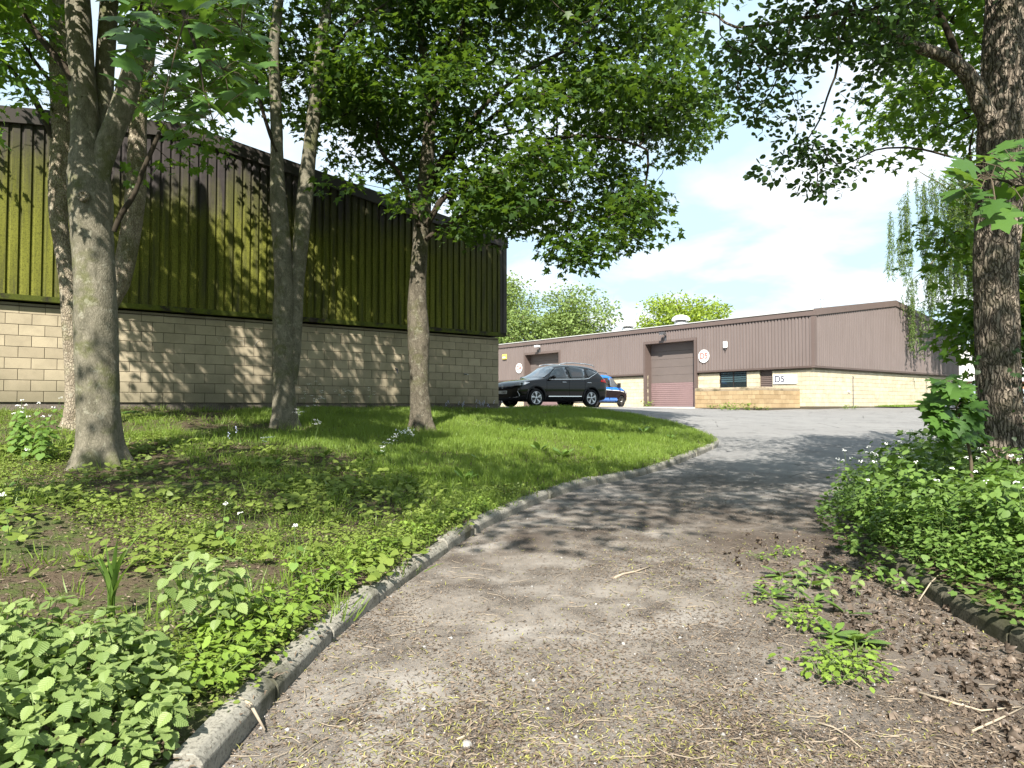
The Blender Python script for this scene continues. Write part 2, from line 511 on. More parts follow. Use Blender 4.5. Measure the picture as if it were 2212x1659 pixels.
def grid_mesh(name, xs, ys, fn, mat, kind="structure", smooth=True):
    X, Y = np.meshgrid(xs, ys)
    Z = fn(X, Y)
    v = np.stack([X, Y, Z], -1).reshape(-1, 3)
    nx, ny = len(xs), len(ys)
    i = np.arange(nx * ny).reshape(ny, nx)
    q = np.stack([i[:-1, :-1], i[:-1, 1:], i[1:, 1:], i[1:, :-1]], -1).reshape(-1, 4)
    o = link(name, raw_mesh(name, v, quads=q, smooth=smooth), None, mat)
    tag(o, kind=kind)
    return o
far = np.array([-900, -500, -250, -120, -70])
gx = np.concatenate([far, np.linspace(-50, 80, 66), -far[::-1] + 30])
gy = np.concatenate([far, np.linspace(-50, 80, 66), -far[::-1] + 30])
o = grid_mesh("ground", gx, gy, lambda x, y: H(x, y) - 0.28, M_FIELD)
o["label"] = "grassy ground reaching away beyond the yard and buildings"
rx_ = np.concatenate([np.linspace(-16, -2, 15), np.linspace(-1.8, 6, 60), np.linspace(6.4, 60, 60)])
ry_ = np.concatenate([np.linspace(-10, 14, 120), np.linspace(14.3, 70, 110)])
def road_h(x, y):
    pp = np.stack([x * 0.6, y * 0.6, np.zeros_like(x)], -1)
    near = np.clip((14 - y) / 6, 0, 1)
    return H(x, y) + 0.018 * near * fbm(pp * 1.6, 3)
o = grid_mesh("road", rx_, ry_, road_h, M_ROAD)
o["label"] = "worn drive rising into the yard, dirt and litter on its near part"

def loft(name, K, W, nw, fn, mat, label):
    t = np.linspace(0, 1, nw) ** 1.3
    P = K[:, None, :] * (1 - t)[None, :, None] + W[:, None, :] * t[None, :, None]
    Z = fn(P[..., 0], P[..., 1])
    v = np.concatenate([P, Z[..., None]], -1).reshape(-1, 3)
    n = len(K); i = np.arange(n * nw).reshape(n, nw)
    q = np.stack([i[:-1, :-1], i[1:, :-1], i[1:, 1:], i[:-1, 1:]], -1).reshape(-1, 4)
    o = link(name, raw_mesh(name, v, quads=q, smooth=True), None, mat)
    tag(o, label, kind="structure")
    return o
def offset_line(P, d):
    t = np.gradient(P, axis=0); t /= np.linalg.norm(t, axis=1)[:, None]
    nrm = np.stack([-t[:, 1], t[:, 0]], 1)          # left of travel
    return P + nrm * d
KB_L = offset_line(KERB_L, 0.10)
s_ = np.linspace(0, 1, len(KB_L))
wx = np.interp(s_, [0, 0.22, 0.36, 0.66, 0.68, 1], [-40, -26, (CL - D1 * 18.2)[0], CL[0] - 0.1, CL[0] - .05, CL[0] - .3])
wy = np.interp(s_, [0, 0.22, 0.36, 0.66, 0.68, 1], [-8, 4, (CL - D1 * 18.2)[1] - .0, CL[1], CL[1] + .1, CL[1] + .5])
loft("bank", KB_L, np.stack([wx, wy], 1), 46, bank, M_SOIL, "shaded grassy bank between the kerb and the mossy unit")
KB_R = offset_line(KERB_R, -0.10)
sr = np.linspace(0, 1, len(KB_R))
loft("verge", KB_R, np.stack([np.interp(sr, [0, .4, 1], [26, 28, 29]), np.interp(sr, [0, .4, 1], [-8, 4, 15])], 1), 34, verge, M_SOIL, "overgrown verge at the foot of the big tree")

# kerb stones: each its own piece, slightly out of line with the next
def kerb(name, P, side, label, length=0.78, hgt=0.115, wid=0.125, mat=None):
    root = tag(empty(name), label, kind="structure")
    L = resample(P, length)
    arc = np.r_[0, np.cumsum(np.linalg.norm(np.diff(P, axis=0), axis=1))]; seglen = arc[-1] / (len(L) - 1)
    for i in range(len(L) - 1):
        a, b = L[i], L[i + 1]
        t0 = (b - a) / np.linalg.norm(b - a); nn = np.array([-t0[1], t0[0]]) * side
        gap = 0.010
        ks = np.linspace(gap, seglen - gap, 4)
        jz = random.uniform(-0.014, 0.012); jn = random.uniform(-0.012, 0.012); tilt = random.uniform(-0.02, 0.02)
        m = MB(); vs = []
        for s in ks:
            sa = i * seglen + s
            c = np.array([np.interp(sa, arc, P[:, 0]), np.interp(sa, arc, P[:, 1])])     # follow the curve
            z = float(H(c[0], c[1])) + jz + tilt * (s / length - .5)
            for (o_, h_) in ((0.0, -0.12), (0.0, hgt * 0.62), (0.012, hgt * 0.80), (0.040, hgt), (wid, hgt), (wid, -0.12)):
                q = c + nn * (o_ + jn)
                vs.append((q[0], q[1], z + h_))
        n = 6; fs = []
        for k in range(3):
            for j in range(n):
                fs.append((k * n + j, k * n + (j + 1) % n, (k + 1) * n + (j + 1) % n, (k + 1) * n + j))
        fs.append(tuple(range(n))); fs.append(tuple(3 * n + j for j in range(n))[::-1])
        m.add(vs, fs).build("kerb_stone", mat or M_KERB, root, bevel=0.004)
    return root
kerb("kerb_left", KERB_L, 1, "curved concrete kerb edging the grassy bank")
kerb("kerb_right", KERB_R[:int(len(KERB_R) * 0.62)], -1, "mossy concrete kerb under the overgrown verge", hgt=0.115, mat=M_KERB_R)
# ------------------------------------------------------------------ buildings
def mat_block(name, a, b, joined=False, damp=True):
    g = G(name); p = g.pos(); s = g.xyz(p)
    r = g.island() if joined else g.rand()
    c = g.mix(r, a, b)
    n = g.noise(p, 3.0, 5, 0.6); f = g.noise(p, 70, 3, 0.7)
    c = g.mix(g.math('MULTIPLY', g.rng(n, 0.4, 0.7), 0.35), c, tuple(x * 0.62 for x in a))
    c = g.mix(g.math('MULTIPLY', g.rng(f, 0.5, 0.72), 0.35), c, tuple(x * 0.55 for x in a))
    if damp:
        w = g.math('ADD', s["Z"], g.math('MULTIPLY', g.math('SUBTRACT', g.noise(p, 0.9, 4), 0.5), 1.1))
        c = g.mix(g.rng(w, 1.75, 2.5, 0.55, 0.0), c, (0.10, 0.095, 0.06))
    return g.done(g.pbsdf(c, 0.95, 0.12, normal=g.bump(f, 0.35, 0.004)))
M_BLOCK_L = mat_block("tan block", (0.31, 0.262, 0.185), (0.40, 0.340, 0.240))
M_BLOCK_LS = mat_block("tan block courses", (0.31, 0.262, 0.185), (0.40, 0.340, 0.240), True)
M_BLOCK_R = mat_block("buff block", (0.43, 0.375, 0.270), (0.51, 0.455, 0.335), False, False)
M_BLOCK_RS = mat_block("buff block courses", (0.43, 0.375, 0.270), (0.51, 0.455, 0.335), True, False)
M_MORTAR = plain("dark mortar", (0.085, 0.072, 0.052), 0.95, 0.1)
M_PLINTH = mat_concrete("plinth render", (0.10, 0.085, 0.07), (0.20, 0.17, 0.14), 0.5)
M_BLACK = plain("dark interior", (0.012, 0.012, 0.012), 0.8)

def mat_moss_clad():
    g = G("algae covered cladding"); p = g.pos(); s = g.xyz(p)
    # distance along the wall so that streaks run straight down it
    al = g.math('ADD', g.math('MULTIPLY', s["X"], float(-D1[0])), g.math('MULTIPLY', s["Y"], float(-D1[1])))
    cv = g.n("ShaderNodeCombineXYZ"); g.put(cv.inputs[0], g.math('MULTIPLY', al, 5.0)); g.put(cv.inputs[1], g.math('MULTIPLY', s["Z"], 0.35))
    streak = g.noise(cv.outputs[0], 1.0, 5, 0.65, 0.3)
    cloud = g.noise(p, 0.55, 4, 0.6)
    hgt = g.math('ADD', s["Z"], g.math('ADD', g.math('MULTIPLY', g.math('SUBTRACT', streak, 0.5), 3.4), g.math('MULTIPLY', g.math('SUBTRACT', cloud, 0.5), 2.6)))
    top = g.rng(hgt, 5.6, 7.2, 1.0, 0.0)
    # the end near the yard is cleaner
    atx = g.math('SUBTRACT', al, float(-(CL @ D1)))
    top = g.math('MULTIPLY', top, g.rng(g.math('ADD', atx, g.math('MULTIPLY', g.math('SUBTRACT', cloud, .5), 3.0)), 0.2, 2.6, 0.65, 1.0))
    thin = g.rng(streak, 0.25, 0.55, 0.45, 1.0)
    m = g.math('MULTIPLY', g.math('MULTIPLY', top, thin), 0.97)
    base = g.mix(g.noise(p, 8, 3), (0.030, 0.026, 0.026), (0.058, 0.050, 0.049))
    gcol = g.mix(g.rng(streak, 0.3, 0.7), (0.085, 0.092, 0.015), (0.180, 0.184, 0.032))
    f = g.noise(p, 40, 3, 0.7)
    gcol = g.mix(g.rng(f, 0.4, 0.75), gcol, (0.05, 0.052, 0.012))
    c = g.mix(m, base, gcol)
    return g.done(g.pbsdf(c, g.mix(m, (0.7,) * 3, (0.95,) * 3), 0.12, normal=g.bump(f, 0.12, 0.004)))
def mat_moss_trim():
    g = G("mossy sheet trim"); p = g.pos()
    n = g.noise(p, 2.2, 5, 0.7); f = g.noise(p, 30, 3)
    c = g.mix(g.rng(n, 0.36, 0.52), (0.035, 0.030, 0.026), g.mix(f, (0.045, 0.060, 0.012), (0.15, 0.17, 0.03)))
    return g.done(g.pbsdf(c, 0.85, 0.2, normal=g.bump(f, 0.3, 0.005)))
M_CLAD_L = mat_moss_clad(); M_TRIM_L = mat_moss_trim()
M_FASCIA_L = plain("dark brown fascia", (0.040, 0.034, 0.030), 0.6, 0.3, var=0.4, vs=2)
def mat_brown_clad():
    g = G("brown steel cladding"); p = g.pos(); s = g.xyz(p)
    st = g.noise(g.scale(p, (3, 3, 0.3)), 1.4, 4, 0.6)
    c = g.mix(st, (0.125, 0.100, 0.093), (0.175, 0.142, 0.133))
    c = g.mix(g.math('MULTIPLY', g.rng(g.noise(p, 0.5, 3), 0.5, 0.7), 0.3), c, (0.12, 0.095, 0.088))
    return g.done(g.pbsdf(c, 0.55, 0.3))
M_CLAD_R = mat_brown_clad()
M_TRIM_R = plain("brown steel trim", (0.115, 0.085, 0.076), 0.5, 0.35, var=0.15, vs=1.2)
M_ROOF = plain("pale grey roof sheet", (0.45, 0.45, 0.44), 0.6, 0.3)
M_REVEAL = plain("brown steel reveal", (0.10, 0.074, 0.066), 0.5, 0.3)
M_PANEL_UP = plain("brown door panel", (0.120, 0.098, 0.090), 0.6, 0.3, var=0.15, vs=1.5)
M_PANEL_LOW = plain("faded maroon door panel", (0.190, 0.128, 0.128), 0.55, 0.3, var=0.15, vs=1.5)
M_WHITE = plain("white painted", (0.78, 0.78, 0.78), 0.45, 0.4, var=0.04)
M_GALV = plain("galvanised steel", (0.45, 0.46, 0.47), 0.4, 0.5, metal=0.5)
M_GREY = plain("grey plastic", (0.07, 0.07, 0.075), 0.5)
M_RED = plain("faded red lettering", (0.52, 0.15, 0.13), 0.7, var=0.25, vs=12)
M_NAVY = plain("slate blue lettering", (0.025, 0.026, 0.055), 0.6)
M_YELLOW = plain("yellow plastic", (0.65, 0.52, 0.10), 0.5)
M_GLASS = plain("dark window glass", (0.014, 0.020, 0.022), 0.06, 0.6, var=0.2)
M_FRAME = plain("dark window frame", (0.02, 0.018, 0.017), 0.5)
M_LENS = plain("clear lamp cover", (0.55, 0.56, 0.56), 0.15, 0.6)

BL, BH, JT = 0.44, 0.215, 0.010
def block_mesh(name, mat, chamfer=False):
    d = 0.10; c = 0.004
    if chamfer:   # top course: its outer face leans back towards the top
        prof = [(-d, 0), (0, 0), (0, BH * 0.55), (-0.055, BH), (-d, BH)]
        m = MB(); m.prism(prof, 0, BL, 'x')
    else:
        m = MB()
        vs = [(0, -d, 0), (BL, -d, 0), (BL, -d, BH), (0, -d, BH), (0, -c, 0), (BL, -c, 0), (BL, -c, BH), (0, -c, BH),
              (c, 0, c), (BL - c, 0, c), (BL - c, 0, BH - c), (c, 0, BH - c)]
        fs = [(3, 2, 1, 0), (0, 1, 5, 4), (1, 2, 6, 5), (2, 3, 7, 6), (3, 0, 4, 7), (4, 5, 9, 8), (5, 6, 10, 9), (6, 7, 11, 10), (7, 4, 8, 11), (8, 9, 10, 11)]
        m.add(vs, fs)
    me = m.mesh(name, mat)
    bm = bmesh.new(); bm.from_mesh(me); bmesh.ops.recalc_face_normals(bm, faces=bm.faces); bm.to_mesh(me); bm.free()
    return me

class Wall:
    """frame of a wall: s along it, n outwards, z up"""
    def __init__(self, C, d, n):
        self.C, self.d, self.n_ = np.array(C, float), np.array(d, float), np.array(n, float)
    def p(self, s, n, z):
        q = self.C + self.d * s + self.n_ * n
        return (q[0], q[1], z)
    def mat(self, s, n, z):
        q = self.p(s, n, z)
        M = Matrix.Identity(4)
        M[0][0], M[1][0] = self.d; M[0][1], M[1][1] = self.n_
        M[0][3], M[1][3], M[2][3] = q
        return M
    def face(self, s, n, z, flip=False):
        """frame for writing on the wall: x to the reader's right, y up, z outwards"""
        r = np.array([-self.n_[1], self.n_[0]])      # right for someone facing the wall
        q = self.p(s, n, z)
        M = Matrix.Identity(4)
        M[0][0], M[1][0], M[2][0] = r[0], r[1], 0
        M[0][1], M[1][1], M[2][1] = 0, 0, 1
        M[0][2], M[1][2], M[2][2] = self.n_[0], self.n_[1], 0
        M[0][3], M[1][3], M[2][3] = q
        return M

def lay_blocks(parent, wall, L, zb, courses, me, mec, mat_joined, openings=(), limit=300, key=None, quoin=True):
    """running bond of separate blocks; the ones past the limit go into one joined part"""
    cells = []
    for c in range(courses):
        off = 0.0 if c % 2 == 0 else -(BL + JT) / 2
        s = off
        while s < L - 0.02:
            a, b = max(s, 0.0), min(s + BL, L)
            segs = [(a, b)]
            z0 = zb + c * (BH + JT)
            for (o0, o1, oz0, oz1) in openings:
                if z0 + BH > oz0 and z0 < oz1:
                    nsegs = []
                    for (x0, x1) in segs:
                        if x1 <= o0 or x0 >= o1: nsegs.append((x0, x1)); continue
                        if x0 < o0 - 0.03: nsegs.append((x0, o0))
                        if x1 > o1 + 0.03: nsegs.append((o1, x1))
                    segs = nsegs
            for (x0, x1) in segs:
                if x1 - x0 > 0.04: cells.append((x0, x1, z0, c == courses - 1))
            s += BL + JT
    cells.sort(key=(lambda q: q[0]) if key is None else key)
    rest = MB()
    for i, (x0, x1, z0, top) in enumerate(cells):
        jn = random.uniform(-0.003, 0.003)
        M = wall.mat(x0, jn, z0) @ Matrix.Diagonal(((x1 - x0) / BL, 1, 1, 1))
        src = mec if top else me
        if i < limit:
            o = bpy.data.objects.new("block", src); col.objects.link(o); o.parent = parent; o.matrix_basis = M
        else:
            rest.add([M @ v.co for v in src.vertices], [tuple(p.vertices) for p in src.polygons])
    if rest.n:
        o = rest.build("block_courses", mat_joined, parent); o["kind"] = "stuff"
    return len(cells)

def clad(parent, wall, L0, L1, zb, topf, off, mat, openings=(), sheet=1.0, pitch=0.2, depth=0.038, crest=0.125, name="cladding_sheet"):
    cuts = set([L0, L1])
    x = L0 + sheet
    while x < L1 - 0.2: cuts.add(round(x, 4)); x += sheet
    for (a, b, zt) in openings: cuts.add(a); cuts.add(b)
    cuts = sorted(c for c in cuts if L0 <= c <= L1)
    for a, b in zip(cuts[:-1], cuts[1:]):
        if b - a < 0.02: continue
        mid = (a + b) / 2; z0 = zb
        for (p, q, zt) in openings:
            if p <= mid <= q: z0 = zt
        prof = []
        k = math.floor(a / pitch) - 1
        pts = []
        while k * pitch < b + pitch:
            base = k * pitch
            pts += [(base, 0.0), (base + crest, 0.0), (base + crest + 0.016, -depth), (base + pitch - 0.016, -depth)]
            k += 1
        xs = np.array([q[0] for q in pts]); ds = np.array([q[1] for q in pts])
        prof = [(a, float(np.interp(a, xs, ds)))] + [q for q in pts if a + 1e-4 < q[0] < b - 1e-4] + [(b, float(np.interp(b, xs, ds)))]
        m = MB(); vs, fs = [], []
        for (s, d) in prof:
            vs.append(wall.p(s, off + d, z0)); vs.append(wall.p(s, off + d, topf(s)))
        for i in range(len(prof) - 1):
            fs.append((2 * i, 2 * i + 2, 2 * i + 3, 2 * i + 1))
        m.add(vs, fs)
        o = link(name, m.mesh(name, mat), parent)

UW, EAVE, RISE = 18.2, 5.02, 1.28         # width of a unit across the gable, height of eaves over the damp course, rise of the ridge
OV = 0.15
def gable_top(z_dpc, a=0.0): return lambda s: z_dpc + EAVE + RISE * (1 - abs(s - UW / 2) / (UW / 2)) + a

def band(parent, wall, L0, L1, n0, n1, z0f, z1f, mat, name, nseg=1, brk=None, lean=0.0):
    """long trim following a line along the wall; z0f and z1f give its lower and upper edge"""
    ss = [L0] + ([brk] if brk is not None and L0 < brk < L1 else []) + [L1]
    for a, b in zip(ss[:-1], ss[1:]):
        m = MB()
        vs = []
        for s in (a, b):
            vs += [wall.p(s, n0, z0f(s)), wall.p(s, n1 + lean, z0f(s)), wall.p(s, n1, z1f(s)), wall.p(s, n0, z1f(s))]
        m.add(vs, [(0, 1, 2, 3), (4, 7, 6, 5), (0, 4, 5, 1), (1, 5, 6, 2), (2, 6, 7, 3), (3, 7, 4, 0)])
        m.build(name, mat, parent)

# ---- the mossy unit on the left: gable towards the drive
ZL = 1.70
uL = empty("industrial_unit", (CL[0], CL[1], 1.5))
tag(uL, "mossy brown clad unit with tan block base standing behind the three trees", "building", "industrial units")
ORIGIN = Matrix.Translation((-CL[0], -CL[1], -1.5))
class Sub:                                       # parts are modelled in place, then hung on the unit
    def __init__(self, root): self.root = root; self.before = set(bpy.data.objects)
    def close(self):
        inv = Matrix.Translation(-Vector(self.root.location))
        for o in bpy.data.objects:
            if o not in self.before and o.parent == self.root:
                o.matrix_basis = inv @ o.matrix_basis
sb = Sub(uL)
WG = Wall(CL, -D1, NG)
mb_me = block_mesh("block", M_BLOCK_L); mb_ch = block_mesh("block_chamfered", M_BLOCK_L, True)
lay_blocks(uL, WG, UW, ZL, 9, mb_me, mb_ch, M_BLOCK_LS, limit=300)
m = MB(); fr = lambda s, n, z: WG.p(s, n, z)
m.box(0.004, UW - .004, -0.30, -0.010, ZL, ZL + 9 * (BH + JT) - .06, fr); m.build("mortar_bed", M_MORTAR, uL)
m = MB(); m.box(-0.02, UW, -0.28, -0.035, 0.9, ZL - .004, fr); m.build("plinth", M_PLINTH, uL)
# long side of the unit, running away from the corner
WS = Wall(CL, D2, D1)
m = MB(); frs = lambda s, n, z: WS.p(s, n, z)
m.box(0.31, 30, -0.30, -0.012, 0.9, ZL + 9 * (BH + JT), frs); m.build("side_wall", M_BLOCK_LS, uL)
ftop = gable_top(ZL)
clad(uL, WG, -OV, UW + OV, ZL + 2.09, lambda s: ftop(max(0, min(UW, s))) - 0.05, OV, M_CLAD_L)
band(uL, WG, -OV - .02, UW + OV, 0.0, OV + .035, lambda s: ZL + 2.05, lambda s: ZL + 2.155, M_TRIM_L, "base_flashing", lean=-0.035)
band(uL, WG, -OV - .05, UW + OV, -0.3, OV + .06, lambda s: ftop(max(0, min(UW, s))) - 0.26, lambda s: ftop(max(0, min(UW, s))) + 0.06, M_FASCIA_L, "fascia", brk=UW / 2)
m = MB(); m.box(-OV - .03, -OV + .10, -0.02, OV + .028, ZL + 2.16, ZL + EAVE - .265, fr); m.build("corner_trim", M_FASCIA_L, uL)
m = MB(); m.box(-OV - .005, 30, -OV + 0.1, OV, ZL + 2.06, ZL + EAVE - 0.1, frs); m.build("side_cladding", M_FASCIA_L, uL)
m = MB()
for a, b in ((-0.2, UW / 2), (UW / 2, UW + 0.2)):
    q = [WG.p(a, 0.14, ftop(max(0, a)) + .07), WG.p(b, .14, ftop(min(UW, b)) + .07), WG.p(b, -30, ftop(min(UW, b)) + .07), WG.p(a, -30, ftop(max(0, a)) + .07)]
    m.add(q + [(x, y, z - .12) for (x, y, z) in q], [(0, 1, 2, 3), (7, 6, 5, 4), (0, 4, 5, 1), (1, 5, 6, 2), (2, 6, 7, 3), (3, 7, 4, 0)])
m.build("roof", M_ROOF, uL)
m = MB(); m.box(0.2, UW - .2, -29, -0.31, 1.0, ZL + EAVE - .5, fr); m.build("inner_core", M_BLACK, uL)
# small ironmongery and pale marks on the blocks
m = MB(); m.tube([WG.p(3.55, 0.0, 2.66), WG.p(3.55, .10, 2.64), WG.p(3.55, .11, 2.52)], .022, 8); m.build("overflow_pipe", M_GREY, uL)
m = MB(); m.tube([WG.p(1.25, 0.0, 2.57), WG.p(1.25, .16, 2.55)], .022, 8); m.build("overflow_pipe", M_GALV, uL)
M_CHALK = plain("chalk", (0.55, 0.50, 0.42), 0.9)
GR = [[(0, .13), (.05, .02), (.09, .12), (.12, .16), (.16, .05), (.20, .13)], [(0.0, .0), (.0, .16), (.05, .10), (.12, .12), (.13, .02)], [(.0, .0), (.06, .12), (.11, .14), (.15, .04)], [(.0, .12), (.12, .12)], [(.06, .12), (.06, .02), (.1, .04)]]
for gpts, s0 in zip(GR, (8.3, 7.85, 7.42, 7.0, 6.98)):
    m = MB(); z0 = ZL + 6 * (BH + JT) + .02
    m.tube([WG.p(s0 - x * 1.35, .0035, z0 + y * 1.1) for x, y in gpts], .0045, 4); m.build("chalk_mark", M_CHALK, uL)
sb.close()

# ---- the D5 unit across the yard
ZR = 1.63
uR = empty("industrial_unit", (CR[0], CR[1], 1.5))
tag(uR, "brown steel clad unit with buff block base and roller doors across the yard", "building", "industrial units")
sb = Sub(uR)
WF = Wall(CR, D2, NF)                                   # front, s runs left
LF = 42.0
WE = Wall(CR + D1 * UW, -D1, NG)                        # gable, s runs from its far end to the corner
rb_me = block_mesh("block", M_BLOCK_R); rb_ch = block_mesh("block_chamfered", M_BLOCK_R, True)
DOORS = [(7.53, 11.39), (19.78, 23.70)]
WIN = (4.01, 5.84); PD = (2.40, 3.20)
ops = [(a - .0, b + .0, 0, 9) for a, b in DOORS] + [(WIN[0], WIN[1], ZR + 0.45, 9), (PD[0], PD[1], 0, 9)]
lay_blocks(uR, WF, LF, ZR, 9, rb_me, rb_ch, M_BLOCK_RS, ops, limit=150)
lay_blocks(uR, WE, UW, ZR, 9, rb_me, rb_ch, M_BLOCK_RS, (), limit=150, key=lambda q: -q[1])
frf = lambda s, n, z: WF.p(s, n, z); fre = lambda s, n, z: WE.p(s, n, z)
zt9 = ZR + 9 * (BH + JT)
for a, b in ((0.3, PD[0]), (PD[1], WIN[0]), (WIN[1], DOORS[0][0]), (DOORS[0][1], DOORS[1][0]), (DOORS[1][1], LF)):
    m = MB(); m.box(a + .004, b - .004, -0.30, -0.010, 1.2, zt9 - .06, frf); m.build("mortar_bed", M_MORTAR, uR)
m = MB(); m.box(WIN[0] - .003, WIN[1] + .003, -0.299, -0.011, 1.2, ZR + .44, frf); m.build("mortar_bed", M_MORTAR, uR)
m = MB(); m.box(0, UW - .004, -0.30, -0.010, 1.2, zt9 - .06, fre); m.build("mortar_bed", M_MORTAR, uR)
clad(uR, WF, -OV, LF, ZR + 2.07, lambda s: ZR + EAVE - .05, OV, M_CLAD_R, [(a - .16, b + .16, 5.80) for a, b in DOORS], depth=0.052, crest=0.115)
etop = gable_top(ZR)
clad(uR, WE, -OV, UW + OV, ZR + 2.07, lambda s: etop(max(0, min(UW, s))) - .05, OV, M_CLAD_R, depth=0.052, crest=0.115)
segs = [(-OV, DOORS[0][0] - .16), (DOORS[0][1] + .16, DOORS[1][0] - .16), (DOORS[1][1] + .16, LF)]
for a, b in segs: band(uR, WF, a, b, 0, OV + .03, lambda s: ZR + 2.03, lambda s: ZR + 2.13, M_TRIM_R, "base_flashing", lean=-.02)
band(uR, WE, -OV, UW + OV + .03, 0, OV + .03, lambda s: ZR + 2.03, lambda s: ZR + 2.13, M_TRIM_R, "base_flashing", lean=-.02)
band(uR, WF, -OV - .05, LF, -0.2, OV + .06, lambda s: ZR + EAVE - .25, lambda s: ZR + EAVE + .02, M_TRIM_R, "fascia")
band(uR, WF, -OV - .02, LF, -0.2, OV + .10, lambda s: ZR + EAVE + .023, lambda s: ZR + EAVE + .07, M_ROOF, "roof_edge")
band(uR, WE, -OV - .02, UW + OV + .055, -0.2, OV + .055, lambda s: etop(max(0, min(UW, s))) - .27, lambda s: etop(max(0, min(UW, s))) + .08, M_TRIM_R, "fascia", brk=UW / 2)
m = MB(); m.box(-OV - .028, -OV + .16, -.05, OV + .027, ZR + 2.135, ZR + EAVE - .255, frf); m.build("corner_trim", M_TRIM_R, uR)
# doors
for a, b in DOORS:
    d = empty("roller_door", WF.p((a + b) / 2, -.4, 1.6)); d.parent = uR
    zt = 5.64
    inv = Matrix.Translation(-Vector(d.location))
    def sub(mb, nm, mt, **kw):
        o = mb.build(nm, mt, d, **kw); o.matrix_basis = inv; return o
    m = MB(); m.box(a - .16, a, -.42, OV + .04, 1.55, zt, frf); sub(m, "reveal", M_REVEAL)
    m = MB(); m.box(b, b + .16, -.42, OV + .04, 1.55, zt, frf); sub(m, "reveal", M_REVEAL)
    m = MB(); m.box(a - .161, b + .161, -.42, OV + .042, zt + .002, zt + .15, frf); sub(m, "lintel", M_TRIM_R)
    n = 8; hh = (zt - 1.62) / n
    for k in range(n):
        z0 = 1.62 + k * hh
        m = MB()
        if k < 3:
            q = 4
            for j in range(q):
                zz = z0 + hh * j / q
                m.prism([(-.45, zz), (-.385, zz), (-.372, zz + hh / q * .3), (-.372, zz + hh / q * .75), (-.385, zz + hh / q - .004), (-.45, zz + hh / q - .004)], a + .01, b - .01, 'x', fr=lambda x, y, z: WF.p(x, y, z))
            sub(m, "door_panel", M_PANEL_LOW)
        else:
            m.box(a + .01, b - .01, -.45, -.375, z0 + .004, z0 + hh - .004, frf); sub(m, "door_panel", M_PANEL_UP, bevel=.006)
    m = MB(); m.box(a + .01, b - .01, -.44, -.36, 1.55, 1.618, frf); sub(m, "bottom_rail", M_GALV)
# office window, shuttered door
wd = empty("window", WF.p((WIN[0] + WIN[1]) / 2, 0, ZR + .45)); wd.parent = uR; inv = Matrix.Translation(-Vector(wd.location))
for (a, b, c, d_) in ((WIN[0], WIN[0] + .06, ZR + .45, 3.66), (WIN[1] - .06, WIN[1], ZR + .45, 3.66), (4.89, 4.96, ZR + .45, 3.66)):
    m = MB(); m.box(a, b, -.12, -.04, c, d_, frf); o = m.build("window_frame", M_FRAME, wd); o.matrix_basis = inv
m = MB(); m.box(WIN[0] + .061, WIN[1] - .061, -.119, -.041, ZR + .45, ZR + .52, frf); o = m.build("window_frame", M_FRAME, wd); o.matrix_basis = inv
M_BLIND = plain("window blind behind glass", (0.045, 0.075, 0.085), 0.25, 0.5)
for (a, b) in ((WIN[0] + .062, 4.888), (4.962, WIN[1] - .062)):
    m = MB(); m.box(a, b, -.10, -.07, ZR + .52, 3.66, frf); o = m.build("pane", M_GLASS, wd); o.matrix_basis = inv
    for k in range(5):
        m = MB(); zz = 3.60 - k * .12
        m.box(a + .01, b - .01, -.066, -.060, zz - .075, zz, frf); o = m.build("blind_slat", M_BLIND, wd); o.matrix_basis = inv
dr = empty("shutter_door", WF.p((PD[0] + PD[1]) / 2, 0, 1.6)); dr.parent = uR; inv = Matrix.Translation(-Vector(dr.location))
for k in range(20):
    m = MB(); zz = 1.62 + k * .105
    m.prism([(-.16, zz), (-.11, zz), (-.09, zz + .05), (-.11, zz + .1), (-.16, zz + .1)], PD[0], PD[1], 'x', fr=lambda x, y, z: WF.p(x, y, z))
    o = m.build("shutter_slat", M_REVEAL, dr); o.matrix_basis = inv
# roof with ridge, vents and a flue
m = MB()
for a, b in ((-0.14, UW / 2), (UW / 2, UW + 0.14)):
    q = [WE.p(a, 0.0, etop(max(0, a)) + .03), WE.p(b, 0.0, etop(min(UW, b)) + .03), WE.p(b, -LF, etop(min(UW, b)) + .03), WE.p(a, -LF, etop(max(0, a)) + .03)]
    m.add(q + [(x, y, z - .1) for (x, y, z) in q], [(0, 1, 2, 3), (7, 6, 5, 4), (0, 4, 5, 1), (1, 5, 6, 2), (2, 6, 7, 3), (3, 7, 4, 0)])
m.build("roof", M_ROOF, uR)
m = MB(); m.box(.4, UW - .62, -LF, -.31, 1.2, ZR + EAVE - .5, fre); m.build("inner_core", M_BLACK, uR)
for (s, back) in ((16.2, 3.4), (11.05, 3.0)):
    z = ZR + EAVE + RISE * back / (UW / 2) + .03
    p = WF.p(s, -back, z)
    v = empty("roof_vent", p); v.parent = uR
    m = MB(); m.lathe([(.44, -.12), (.44, .16), (.40, .18)], (0, 0, 0), (0, 0, 1), 28); m.build("vent_collar", M_GALV, v, smooth=True)
    m = MB(); m.lathe([(.34, .10), (.34, .34)], (0, 0, 0), (0, 0, 1), 24); m.build("vent_throat", M_GREY, v, smooth=True)
    m = MB(); m.lathe([(.30, .30), (.60, .28), (.62, .33), (.57, .45), (.42, .58), (.2, .65), (0.001, .67)], (0, 0, 0), (0, 0, 1), 32); m.build("vent_dome", M_WHITE, v, smooth=True)
p = WF.p(2.0, -4.6, ZR + EAVE + RISE * 4.6 / 9.1)
m = MB(); m.cyl((p[0], p[1], p[2] - .1), (0, 0, 1), .085, .75, 16); m.build("flue_pipe", M_GALV, uR, smooth=True)
